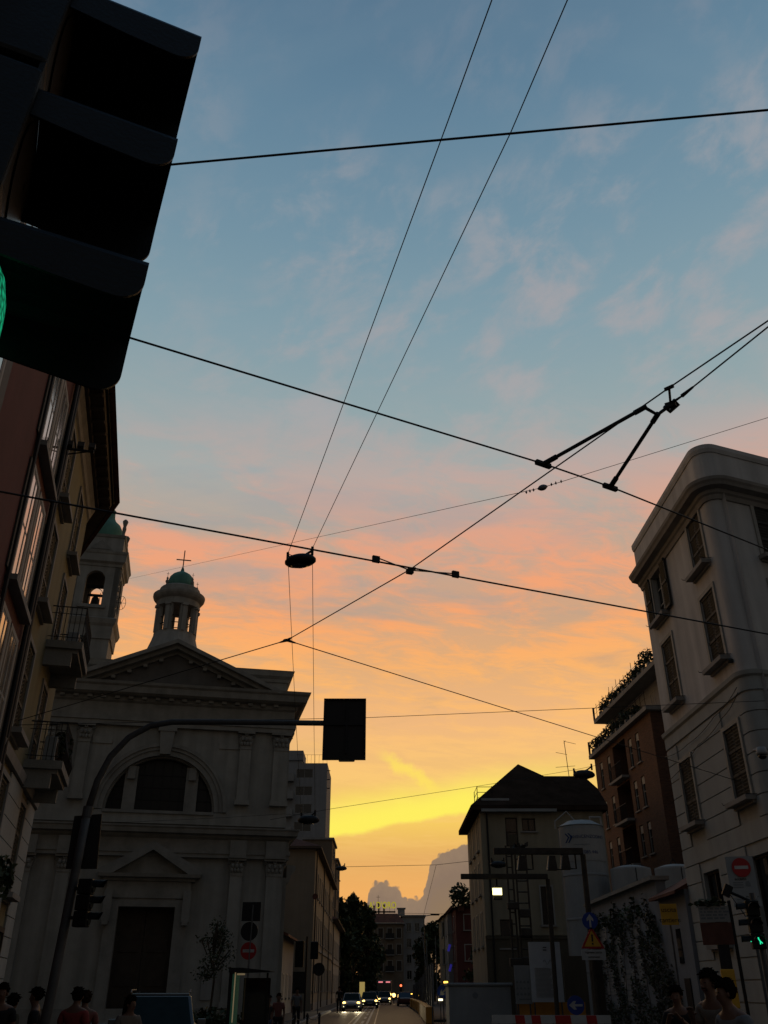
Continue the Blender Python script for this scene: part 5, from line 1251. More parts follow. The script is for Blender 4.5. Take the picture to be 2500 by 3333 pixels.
# steel drill masts standing behind the gantries
for k, (u0, v0, u1, v1, wd_, lab) in enumerate(((1654,2752,1680,3120,.13,'slim dark steel mast standing behind the gantries'),(1692,2762,1716,3100,.26,'latticed dark steel mast with pulleys beside the slim mast'))):
    a, b = atY(u0,v0,45), atY(u1,v1,45); t = thing('steel_mast', lab, 'mast', (b.x, 45, 0), 0)
    w = MB(); 
    for sx_ in (-1, 1): w.tube([(sx_*wd_, 0, 0), (a.x-b.x+sx_*wd_, 0, a.z)], .05, 6)
    for q in range(16): z = a.z*q/16; x = (a.x-b.x)*q/16; w.tube([(x-wd_,0,z),(x+wd_,0,z)], .03, 4)
    w.build('frame', M['rust'], t)
    w = MB()
    if k: 
        for z in (2.9, 4.1, 4.9): MB().box(((a.x-b.x)*z/a.z,-.15,z), (.5,.35,.35)).build('pulley', M['rust'], t, bevel=.04)
        leaf_cloud(w, (a.x-b.x,0,a.z), (.5,.3,.3), 40, .2)
    else: MB().box(((a.x-b.x)*.55,-.1,a.z*.66),(.5,.4,.3)).build('junction_box', M['rust'], t, bevel=.04); MB().box(((a.x-b.x)*.3,-.1,a.z*.36),(.6,.4,.35)).build('junction_box', M['rust'], t, bevel=.04); w.tube([(a.x-b.x,0,a.z),(a.x-b.x,0,a.z+.6)], .03, 5)
    w.build('mast_head', M['rust'], t)
# silo and two round tanks
sp_ = atY(1888, 2690, 52); sz_ = sp_.z; SR = 1.24
si = thing('silo', 'tall pale grey silo with a blue lettered banner near its top', 'silo', (sp_.x, 52, 0), 0)
MB().lathe([(SR,0),(SR,2.5),(SR+.03,2.52),(SR+.03,2.6),(SR,2.62),(SR,5.0),(SR+.03,5.02),(SR+.03,5.1),(SR,5.12),(SR,7.2),(SR+.03,7.22),(SR+.03,7.3),(SR,7.32),(SR,sz_-.1),(SR+.05,sz_-.05),(SR*.6,sz_+.25),(.2,sz_+.32)], (0,0,0), 36).build('tank', M['dull'], si)
ban = MB(); n = 14; r_b = SR+.02
for k in range(n):
    a, b = -pi/2-1.15+2.3*k/n, -pi/2-1.15+2.3*(k+1)/n
    ban.quad((r_b*math.cos(a), r_b*math.sin(a), sz_-1.95), (r_b*math.cos(b), r_b*math.sin(b), sz_-1.95), (r_b*math.cos(b), r_b*math.sin(b), sz_-.25), (r_b*math.cos(a), r_b*math.sin(a), sz_-.25))
ban = ban.build('banner', M['palestreet'], si)
def curved(body, size, z, m, a0, name='lettering', sx=1.0):
    o = text(body, size, m, si, (0,0,0), (0,0,0), name, .0, 'LEFT', 1)
    for v in o.data.vertices:
        a = a0+v.co.x*sx/SR; h = v.co.y; v.co = Vector(((SR+.035)*math.cos(a), (SR+.035)*math.sin(a), z+h))
    return o
curved('DIVINCENZODINO', .235, sz_-.72, M['inkblue'], -pi/2-.72)
curved('www divincenzodino it', .10, sz_-1.12, M['greylab'], -pi/2-.6)
curved('(085.446', .25, sz_-1.52, M['inkblue'], -pi/2-.22)
lg = MB()
for h in (0, .16): 
    for pts in (((-.99+h,-.5),(-.82+h,-.72),(-.74+h,-.72),(-.91+h,-.5)), ((-.82+h,-.72),(-.99+h,-1.0),(-.91+h,-1.0),(-.74+h,-.72))):
        lg.quad(*[((SR+.035)*math.cos(-pi/2+x), (SR+.035)*math.sin(-pi/2+x), sz_+z) for x, z in reversed(pts)])
for k in range(4):
    a, b = -pi/2-1.0+.17*k, -pi/2-1.0+.17*(k+1); lg.quad(*[((SR+.035)*math.cos(t_), (SR+.035)*math.sin(t_), sz_+z) for t_, z in ((a,-1.6),(b,-1.6),(b,-1.54),(a,-1.54))])
lg.build('logo', M['inkblue'], si)
MB().tube([(-SR-.25,-.4,sz_-.2),(-SR-.25,-.4,sz_+.2),(-SR+.45,-.4,sz_+.75),(-SR+1.0,-.4,sz_+.1)], .045, 6).tube([(.6,0,sz_+.2),(.6,0,sz_+.5),(1.2,0,sz_+.5),(1.25,0,sz_-.1),(1.25,-.2,2.0)], .06, 6).tube([(-SR-.06,-.2,sz_-.2),(-SR-.06,-.2,1.0)], .03, 5).build('pipe', M['palestreet'], si)
for k, (u0, u1, v, Y, lab) in enumerate(((1987,2117,2832,50,'white round tank behind the ivy wall, nearer the silo'),(2132,2262,2830,47,'white round tank behind the ivy wall, next to the corner house'))):
    a, b = atY(u0,v,Y), atY(u1,v,Y); rad = (b.x-a.x)/2; t = thing('water_tank', lab, 'tank', ((a.x+b.x)/2, Y, 0), 0, 'white tanks behind the wall')
    MB().lathe([(rad,0),(rad,a.z-.02),(rad*.98,a.z+.06),(rad*.5,a.z+.2),(.05,a.z+.26)], (0,0,0), 32).build('tank', M['white'], t)
    MB().tube([(-.3,-.2,a.z+.15),(-.1,-.2,a.z+.5),(.1,-.2,a.z+.15)], .03, 5).tube([(0,-rad-.02,a.z),(0,-rad-.02,2)], .025, 5).build('lifting_eye', M['iron'], t)
    MB().bb(-.05,.9,-rad-.04,-rad-.005,a.z-1.0,a.z-.65).build('label_plate', M['greylab'], t)
# ivy wall along the street
IX = 10.1; iv = thing('wall', 'white rendered wall with stone coping, half covered by ivy and posters', 'wall', (IX, 47, 0), R(-90))
wt1, wt2 = atX(1925,2931,IX), atX(2131,2852,IX); zc = 5.35; zl = 4.75
w = MB(); w.bb(0, 12.0, 0, .35, 0, zc); w.bb(12.01, 15.2, 0, .35, 0, zl); w.bb(12.6,13.0,-.01,.36,2.0,2.01); w.build('wall', M['wallwhite'], iv)
MB().bb(-.2, 12.1, -.22, .5, zc, zc+.14).build('coping', M['stone2'], iv)
w = MB(); w.quad((12.0,-.35,zl-.05),(15.3,-.35,zl-.05),(15.3,1.2,zl+.7),(12.0,1.2,zl+.7)); w.quad((12.0,-.35,zl-.05),(12.0,1.2,zl+.7),(12.0,1.2,zl),(12.0,-.35,zl-.15)); w.quad((12.0,-.35,zl-.15),(15.3,-.35,zl-.15),(15.3,-.35,zl-.05),(12.0,-.35,zl-.05)); w.build('tile_roof', M['tile'], iv)
MB().bb(13.7,14.15,-.03,.0,2.55,3.6).build('window', M['glass'], iv); MB().bb(13.9,14.5,-.04,.0,.1,2.1).build('door', M['iron'], iv)
IF = (IX, 47, R(-90)); rg = random.Random(12)
def wall_px(u, v, y=-.05): return L(IF, u, v, y)
posts = []
for k, (u, v, hgt, wd_) in enumerate(((1965,3080,1.7,.5),(2015,3110,2.0,.35),(2078,3100,2.3,.42),(1990,3200,.9,.8),(2050,3215,1.3,.7))):
    x, z = wall_px(u, v); posts.append((x, wd_*1.0, z, hgt/2)); po_ = MB().bb(x-wd_*1.3, x+wd_*1.3, -.02, -.003, z-hgt/2, z+hgt/2).build('poster', M['dull'], iv)
    q = MB()
    for j in range(6): zz_ = z-hgt/2+hgt*(j+.6)/6.5; q.bb(x-wd_*rg.uniform(.4,1.1), x+wd_*rg.uniform(.4,1.1), -.025, -.021, zz_, zz_+hgt*.05)
    q.build('print', M['greylab'], po_)
iy = thing('ivy', 'ragged dark ivy climbing over the white wall beside the yellow sign', 'ivy', (IX, 47, 0), R(-90)); iy['kind'] = 'stuff'
lc_ = MB(); dl_ = MB()
for _ in range(1000):
    x = rg.uniform(.3, 13.2); top_ = 4.55-max(0, x-11.0)*1.2; z = rg.uniform(.5, top_)
    if rg.random() < .93 and any(abs(x-q[0]) < q[1] and abs(z-q[2]) < q[3] for q in posts): continue
    if (rg.random() < .35 and 1.0 < z < 3.2) or math.sin(x*2.1)+math.sin(z*2.7+x) > 1.1: continue
    leaf_cloud(dl_ if rg.random() < .38 else lc_, (x,-.10,z), (.30,.07,.38), 14, .06, .6, rg)
for k in range(26): x = .5+k*.45; leaf_cloud(lc_, (x,-.12,4.6-max(0,x-11.0)*1.2+rg.uniform(-.25,.25)), (.12,.1,.3), 12, .1, .6, rg)
lc_.build('foliage', M['leaf'], iy); dl_.build('dry_foliage', M['dryleaf'], iy)
st_ = MB()
for k in range(7): x = 1.2+k*1.6; st_.tube([(x,-.06,0),(x+rg.uniform(-.3,.3),-.06,1.4),(x+rg.uniform(-.5,.5),-.06,3.2)], .012, 5)
st_.build('stem', M['bark'], iy)
# signs ------------------------------------------------------------------
p = atY(2178, 2976, 30.5); ys = thing('site_sign', 'yellow two-line building site sign on the ivy wall', 'sign', tuple(p), R(-10))
a, b = atY(2125,2942,30.5), atY(2200,3011,30.5); sw, sh = b.x-a.x-.12, a.z-b.z
MB().box((0,0,0),(sw,.03,sh)).build('board', M['yelp'], ys); text('uscita', .20, M['ink'], ys, (0,-.02,.13)); text('cantiere', .20, M['ink'], ys, (.0,-.02,-.17))
MB().tube([(0,.06,sh/2),(0,.06,-p.z)], .03, 8).build('post', M['steel'], ys)
p = atY(1920, 2997, 35.7); s1_ = thing('road_sign', 'round blue road sign with a white arrow pointing straight up', 'road sign', tuple(p), 0)
disc(.29,-.02,0).build('sign_face', M['bluep'], s1_); MB().prism(arrow(.36), -.03, -.021).build('arrow', M['whitep'], s1_)
MB().bb(-.05,.05,.0,.16,-.1,.1).build('bracket', M['steel'], s1_)
p = atY(1928, 3063, 35.7); s2_ = thing('road_sign', 'yellow warning triangle with red border, exclamation mark and a white text plate', 'road sign', tuple(p), 0)
def tri(r): return [(-r*.87,-r*.5),(r*.87,-r*.5),(0,r)]
MB().prism(tri(.50), -.02, 0).build('sign_face', M['redp'], s2_); MB().prism([(x, z-.0) for x, z in tri(.36)], -.027, -.021).build('field', M['yelp'], s2_)
MB().bb(-.03,.03,-.034,-.028,-.02,.22).bb(-.03,.03,-.034,-.028,-.12,-.06).build('exclamation_mark', M['ink'], s2_)
o = MB().bb(-.44,.44,-.02,0,-.62,-.28).build('text_plate', M['whitep'], s2_); text('ingresso uscita', .105, M['ink'], o, (0,-.026,-.37)); text('automezzi', .105, M['ink'], o, (0,-.026,-.52))
MB().bb(-.05,.05,.0,.16,-.3,.2).build('bracket', M['steel'], s2_)
p = atY(1874, 3272, 35); s3_ = thing('road_sign', 'round blue road sign with a white arrow pointing left, low by the barrier', 'road sign', tuple(p), 0)
disc(.30,-.02,0).build('sign_face', M['bluep'], s3_); MB().prism(arrow(.38, pi/2), -.03, -.021).build('arrow', M['whitep'], s3_); MB().tube([(0,.04,.2),(0,.04,-p.z)], .03, 8).build('post', M['rust'], s3_)
dk = atY(1915, 3200, 37); bp = thing('post', 'thick dark rusty post standing just behind the warning triangle', 'post', (atY(1932,3100,36.9).x, 36.9, 0), 0)
MB().bb(-.2,.25,-.12,.12,0,atY(1920,3090,36.9).z).build('post', M['rust'], bp); MB().bb(-.35,.4,-.25,.25,0,.15).build('base', M['concrete'], bp)
# no-entry panel, pedestrian signal on the right
p = atY(2415, 2855, 22); s4_ = thing('road_sign', 'tall white panel with red no-entry disc and small print', 'road sign', tuple(p), R(-14))
a, b = atY(2372,2785,22), atY(2455,2915,22); sh = a.z-b.z; sw = .62
MB().box((0,0,.02),(sw,.03,sh)).build('panel', M['dull'], s4_); no_entry(s4_, .21, -.04, .02, sh*.24)
text('eccetto', .085, M['ink'], s4_, (-.04,-.02,-.04)); 
q = MB(); 
for z in (-.13,-.18,-.23): q.bb(-.22,.0,-.02,-.016,z,z+.025)
q.bb(.05,.16,-.02,-.016,-.2,-.12).bb(.07,.14,-.02,-.016,-.12,-.09); q.build('pictogram', M['greylab'], s4_)
o = MB().box((.02,0,-sh/2-.1),(sw,.03,.2)).build('text_plate', M['dull'], s4_); q = MB()
for z in (.05,.0,-.05): q.bb(-.2,.24,-.02,-.016,-sh/2-.11+z,-sh/2-.09+z)
q.build('print', M['greylab'], o)
MB().tube([(.05,.05,sh/2),(.05,.05,-p.z)], .035, 8).tube([(.2,.05,-sh/2),(.2,.05,-p.z)], .035, 8).build('post', M['pole'], s4_)
p = atY(2458, 3010, 19.5); s5_ = thing('traffic_light', 'black pedestrian signal showing a green walking figure at the right edge', 'traffic light', tuple(p), R(-12))
w = MB()
for k in range(3): w.box((0,0,.30-.30*k),(.26,.22,.29))
w.build('housing', M['black'], s5_, bevel=.02)
for k in range(3):
    v_ = MB()
    for a in range(10):
        A, B = pi*a/10, pi*(a+1)/10; v_.quad((.11*math.cos(A),-.11,.30-.3*k+.11*math.sin(A)),(.11*math.cos(A),-.30,.29-.3*k+.11*math.sin(A)),(.11*math.cos(B),-.30,.29-.3*k+.11*math.sin(B)),(.11*math.cos(B),-.11,.30-.3*k+.11*math.sin(B)))
        v_.quad((-.13,.11*math.cos(A),.30-.3*k+.11*math.sin(A)),(-.30,.11*math.cos(A),.29-.3*k+.11*math.sin(A)),(-.30,.11*math.cos(B),.29-.3*k+.11*math.sin(B)),(-.13,.11*math.cos(B),.30-.3*k+.11*math.sin(B)))
    v_.build('visor', M['black'], s5_)
MB().tube([(-.005,-.118,-.235),(.0,-.118,-.275)], .014, 6).tube([(0,-.118,-.27),(.02,-.118,-.31),(.015,-.118,-.36)], .011, 5).tube([(.01,-.118,-.29),(.06,-.118,-.345)], .010, 5).build('walking_figure', M['greenlamp'], s5_)
MB().box((-.135,0,-.28),(.01,.05,.06)).build('side_lens', M['greenlamp'], s5_)
MB().tube([(-.02,.02,.45),(-.40,-.05,.62)], .03, 6).box((-.43,-.06,.64),(.16,.16,.22), Matrix.Rotation(.5,3,'Y')).tube([(-.38,-.05,.55),(-.15,.0,.15)], .008, 4).build('side_lamp', M['black'], s5_)
MB().tube([(.06,.1,.6),(.06,.1,-p.z)], .05, 8).build('post', M['pole'], s5_)
# newspaper display / wall box in front of the corner house
p = atY(2330, 3010, 26.5); nk = thing('kiosk_board', 'weathered display board with brown lower panel before the corner house', 'board', tuple(p), R(-16))
MB().box((0,0,.27),(.80,.10,.40)).build('print_panel', M['palestreet'], nk); MB().box((.0,0,-.22),(.82,.12,.55)).build('lower_panel', M['tile'], nk)
q = MB(); rg2 = random.Random(3)
for z in (.38,.30,.22,.14):
    x = -.36
    while x < .3: wd_ = rg2.uniform(.05,.16); q.bb(x,x+wd_,-.056,-.052,z,z+.045); x += wd_+.04
q.build('print', M['greylab'], nk)
MB().tube([(.44,0,.6),(.44,0,-p.z)], .045, 8).box((.1,.05,-1.0),(.3,.2,1.0)).build('post', M['iron'], nk)
leaf_cloud(MB(), (-.1,0,.56), (.5,.15,.14), 70, .10, .4).build('plant', M['leaf'], nk)
p = atY(2390, 3165, 25.5); yb2 = thing('parcel_box', 'yellow upright box against the corner house wall', 'box', (p.x, 26.0, 0), R(-16))
MB().bb(-.17,.17,-.15,.15,1.35,2.25).build('box', M['yelp'], yb2, bevel=.02); MB().bb(-.05,.05,-.04,.04,0,1.35).build('post', M['iron'], yb2); MB().bb(-.1,.1,-.156,-.15,1.95,2.0).build('slot', M['ink'], yb2)
# hoardings, cabin, banner
a, b = atY(1460,3204,46), atY(1664,3204,46); cb = thing('site_cabin', 'pale grey site cabin with rounded roof edge and round emblem', 'cabin', (a.x, 46, 0), 0)
MB().bb(0, b.x-a.x, 0, 2.4, 0, a.z-.06).build('wall', M['dull'], cb, bevel=.05); MB().bb(-.06, b.x-a.x+.06, -.06, 2.46, a.z-.06, a.z+.06).build('roof', M['dull'], cb, bevel=.03)
e = atY(1547,3240,46); disc(.13,-.012,-.004).build('emblem', M['greylab'], cb, loc=(e.x-a.x,0,e.z))
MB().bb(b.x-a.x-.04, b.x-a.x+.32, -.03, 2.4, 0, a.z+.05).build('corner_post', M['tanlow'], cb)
def flat(name, label, cat, u0, u1, v0, v1, Y, m, z0=None):
    a, b = atY(u0,v0,Y), atY(u1,v1,Y); t = thing(name, label, cat, ((a.x+b.x)/2, Y, 0), 0); wd_ = b.x-a.x; z1 = a.z; zz_ = b.z if z0 is None else z0
    MB().bb(-wd_/2, wd_/2, 0, .05, zz_, z1).build('panel', M[m], t)
    MB().tube([(-wd_/2+.1,.09,z1),(-wd_/2+.1,.09,0)], .03, 6).tube([(wd_/2-.1,.09,z1),(wd_/2-.1,.09,0)], .03, 6).build('post', M['steel'], t); return t, wd_, zz_, z1
t, wd_, z0, z1 = flat('notice_board', 'tall white notice sheet with map on the orange hoarding', 'notice', 1719, 1838, 3066, 3262, 40.6, 'notice')
q = MB()
for x, z in ((0,.18),(.0,.28)): 
    for k in range(3): q.bb(-.06+k*.05,-.02+k*.05,-.012,-.004,z1-z-.04,z1-z)
q.build('emblem', M['ink'], t); q = MB(); rg3 = random.Random(5)
for k in range(24): z = z0+.18+k*.045; q.bb(-wd_*.36, wd_*rg3.uniform(.1,.34), -.01, -.003, z, z+.014)
for k in range(9): q.tube([(-.1+k*.05, -.006, z1-.75+.09*math.sin(k*1.3)), (-.05+k*.05, -.006, z1-.75+.09*math.sin(k*1.3+1.3))], .008, 4)
q.build('print', M['greylab'], t)
t, wd_, z0, z1 = flat('notice_board', 'lower pale safety notice with rows of small pictograms', 'notice', 1672, 1735, 3142, 3268, 40.8, 'dull')
q = MB()
for r_ in range(3):
    for k in range(4):
        x, z = -wd_*.36+k*wd_*.22, z0+.35+r_*.22
        q.prism([(x+.05*math.cos(2*pi*j/8), z+.05*math.sin(2*pi*j/8)) for j in range(8)] if r_ != 1 else [(x-.05,z-.04),(x+.05,z-.04),(x,z+.05)], -.012, -.004)
q.bb(-wd_*.3,wd_*.4,-.012,-.004,z0+.15,z0+.19).build('pictogram', M['greylab'], t)
a, b = atY(1684,3262,41), atY(1908,3300,41); t = thing('hoarding', 'orange site hoarding under the white notices', 'hoarding', (a.x, 41, 0), 0)
MB().bb(0, b.x-a.x, 0, .06, 0, a.z).build('panel', M['orange'], t); MB().bb(-.05,.05,.06,.16,0,a.z).build('post', M['steel'], t); MB().bb(1.4,1.5,.06,.16,0,a.z).build('post', M['steel'], t)
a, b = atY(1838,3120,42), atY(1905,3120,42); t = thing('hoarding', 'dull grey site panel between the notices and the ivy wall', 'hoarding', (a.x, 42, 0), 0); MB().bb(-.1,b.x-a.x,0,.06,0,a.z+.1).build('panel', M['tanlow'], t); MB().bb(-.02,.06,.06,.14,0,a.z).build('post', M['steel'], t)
# street-side hoarding run with orange base blocks
for k in range(7):
    y0 = 58+k*7.2; x0 = 2.9+.16*k-.018*k*k; t = thing('hoarding', 'grey mesh hoarding panel in the row along the right kerb', 'hoarding', (x0, y0, 0), R(90-.6), 'grey hoarding panels along the right kerb')
    h = 3.1-.16*k; MB().bb(.05, 7.1, -.02, .04, .9, h).build('panel', M['greyrender'], t)
    for x in (.0, 3.6, 7.15): MB().bb(x-.04,x+.04,.05,.13,.0,h+.05).build('post', M['steel'], t)
    t = thing('barrier_block', 'orange plastic barrier block in the row below the grey hoarding', 'barrier', (x0-.3, y0, 0), R(90-.6), 'orange barrier blocks along the right kerb')
    MB().prism([(.05,0),(7.1,0),(7.1,.88),(.05,.88)], -.28, .18).build('block', M['orange'], t, bevel=.06); MB().bb(.3,6.8,-.3,-.285,.55,.66).build('stripe', M['dull'], t)
# red and white barrier at the bottom edge
a = atY(1612, 3304, 30); bar = thing('barrier', 'red and white striped barrier boards across the bottom right', 'barrier', (a.x, 30, 0), R(-3))
def stripe(i): return M['redp'] if i % 2 else M['whitep']
w = MB().bb(-.1,3.4,-.03,.03,a.z-.22,a.z); w.build('board', M['whitep'], bar)
w = MB()
for x0, x1 in ((.60,.88),(1.08,1.35),(1.78,2.24),(2.7,3.0)): w.prism([(x0,a.z-.218),(x1,a.z-.218),(x1-.02,a.z-.002),(x0-.02,a.z-.002)], -.036, -.031)
w.build('stripes', M['redp'], bar)
w = MB()
for x in (.1,1.7,3.2): w.tube([(x,.06,a.z),(x,-.3,0)], .025, 6).tube([(x,.06,a.z),(x,.4,0)], .025, 6)
w.build('leg', M['steel'], bar)
# keep-left sign and warning lamps by the street hoarding
p = atY(1443, 3228, 57.5); t = thing('road_sign', 'dim blue round road sign with slanting arrow at the head of the hoarding', 'road sign', tuple(p), 0)
disc(.36,-.02,0).build('sign_face', M['bluep'], t); MB().prism(arrow(.44, 2.3), -.03, -.021).build('arrow', M['dull'], t); MB().tube([(0,.05,.3),(0,.05,-p.z)], .035, 8).build('post', M['steel'], t)
for u, v, m, lab in ((1451,3197,'amber','amber warning lamp lit above the dim blue sign'),(1434,3254,'headwhite','white warning lamp lit below the dim blue sign')):
    p = atY(u, v, 57.3); t = thing('warning_lamp', lab, 'lamp', tuple(p), 0)
    MB().box((0,0,0),(.24,.12,.10)).build('lens', M[m], t); MB().box((0,.1,0),(.36,.08,.2)).tube([(0,.1,-.1),(0,.1,-p.z)], .025, 6).build('housing', M['iron'], t)
for u, v, lab in ((1462,3085,'upper small blue neon mark on the red house'),(1466,3150,'lower small blue neon mark on the red house')):
    p = atY(u, v, 105); t = thing('neon_sign', lab, 'neon sign', tuple(p), 0); MB().box((0,0,0),(.25,.06,.7), Matrix.Rotation(.3,3,'Y')).build('tube', M['bluelamp'], t); MB().box((.3,.1,0),(.5,.05,.05)).build('bracket', M['iron'], t)
# street lamp masts at the far end
for u, v, Y, lab in ((1380,2995,128,'tall street lamp post with a flat head at the far right of the street'),):
    p = atY(u, v, Y); t = thing('lamp_post', lab, 'lamp post', (p.x, Y, 0), 0)
    MB().tube([(0,0,0),(0,0,p.z)], .10, 8, .06).build('pole', M['steel'], t); MB().tube([(0,0,p.z),(.2,0,p.z+.5),(1.4,0,p.z+.7)], .06, 6).build('arm', M['steel'], t); MB().box((1.5,0,p.z+.68),(1.2,.4,.22)).build('lamp_head', M['iron'], t, bevel=.08)
for k, (u0, v0, u1, v1) in enumerate(((1375,3040,1398,3165),(1388,3055,1392,3160),(1417,3045,1422,3150))):
    a, b = atY(u0,v0,124+k), atY(u1,v1,124+k); t = thing('pole', ('leaning pale pole before the rounded tree, leftmost of three','short pale pole in the middle of the three','upright pale pole, rightmost of the three')[k], 'pole', (b.x, 124+k, 0), 0)
    MB().tube([(0,0,0),(a.x-b.x,0,a.z)], .09, 7, .06).build('pole', M['concrete'], t); MB().box((a.x-b.x,0,a.z),(.25,.25,.1)).build('cap', M['iron'], t)
# signs and shelter in front of the church -------------------------------
SY = 38
t = thing('sign_post', 'signpost before the church with square and round sign backs above a no-entry disc', 'road sign', (atY(806,3150,SY).x, SY, 0), 0); bx = t.location.x
a, b = atY(790,2936,SY), atY(846,2998,SY); MB().bb(a.x-bx, b.x-bx, .03, .05, b.z, a.z).build('square_back', M['iron'], t)
c_ = atY(811,3031,SY); disc((atY(839,3031,SY).x-c_.x),.03,.05).build('round_back', M['iron'], t, loc=(c_.x-bx,0,c_.z))
c_ = atY(809,3095,SY); o = no_entry(t, .31, -.02, c_.x-bx, c_.z); text('SENSO', .07, M['greylab'], o, (0,-.03,0))
MB().tube([(0,0,0),(.06,0,atY(820,2945,SY).z)], .032, 8).build('post', M['steel'], t)
a, b = atY(756,3163,31), atY(886,3163,31); bs = thing('bus_shelter', 'bus shelter with dark flat roof and green lit poster panel', 'bus shelter', (a.x, 31, 0), 0)
MB().prism([(0,a.z-.03),(b.x-a.x,a.z-.0),(b.x-a.x,a.z+.02),(.4,a.z+.10),(0,a.z+.10)], -.7, .8).build('roof', M['iron'], bs)
MB().bb(.10,.16,-.5,.62,.15,2.2).build('lit_poster', M['posterglow'], bs); MB().bb(.0,.10,-.55,.66,0,a.z-.03).build('end_panel', M['iron'], bs)
MB().bb(.17,.20,-.54,-.50,.9,2.25).build('edge_light', M['shelterlight'], bs); MB().bb(.25,.48,-.62,-.5,a.z-.10,a.z-.05).build('roof_lamp', M['shelterlight'], bs)
MB().bb(.3,b.x-a.x-.1,.62,.65,.3,2.1).build('rear_glass', M['glass'], bs); MB().bb(1.02,1.08,.6,.66,0,a.z-.02).build('post', M['iron'], bs)
w = MB().bb(.35,1.0,.2,.55,.42,.47).bb(.45,.5,.3,.4,0,.42).bb(.9,.95,.3,.4,0,.42); w.build('bench', M['steel'], bs)
for k in range(7):
    x = atY(765+k*38, 3300, 33-.1*k).x; t = thing('bollard', 'dark iron bollard in the chained row on the church pavement', 'bollard', (x, 33+1.1*k, 0), 0, 'chained bollards before the church')
    MB().lathe([(.07,0),(.06,.1),(.045,.15),(.045,.8),(.06,.84),(.06,.9),(.03,.97)], (0,0,0), 10).build('post', M['iron'], t)
    if k < 6:
        nx = atY(765+(k+1)*38, 3300, 33-.1*(k+1)).x
        MB().tube([((nx-x)*q/8, 1.1*q/8, .86-.12*math.sin(pi*q/8)) for q in range(9)], .016, 5).build('chain', M['steel'], t)
t = thing('hedge', 'low dark hedge in a planter left of the bus shelter', 'hedge', (atY(680,3290,36).x, 36, 0), 0)
leaf_cloud(MB(), (0,0,.75), (1.6,.5,.45), 700, .10).build('foliage', M['leaf'], t); MB().bb(-1.5,1.5,-.4,.4,0,.45).build('planter', M['concrete'], t)
p = atY(998,3105,62); t = thing('traffic_light', 'small dark signal cluster on a post at the near end of the low house', 'traffic light', (p.x, 62, 0), 0)
MB().tube([(0,0,0),(0,0,p.z+1)], .06, 8).build('pole', M['iron'], t); MB().box((-.45,0,p.z),(.55,.3,1.5)).box((.5,.0,p.z+.2),(.5,.3,1.0)).build('housing', M['black'], t, bevel=.04); MB().box((-.4,0,p.z-1.6),(.8,.1,1.2)).build('board', M['iron'], t)
p = atY(1038,3155,75); t = thing('road_sign', 'dark round sign back on a post before the cream street house', 'road sign', (p.x, 75, 0), 0)
disc(.45,-.02,.02).build('sign_back', M['iron'], t, loc=(0,0,p.z)); MB().tube([(0,.05,0),(0,.05,p.z+.4)], .04, 7).build('post', M['steel'], t)
p = atY(1026,2918,83.4); t = thing('road_sign', 'small round disc high on the cream street house corner', 'sign', tuple(p), 0); disc(.24,-.05,.0).build('sign_back', M['tile'], t); MB().tube([(0,0,0),(0,.6,0)], .03, 5).build('bracket', M['iron'], t)
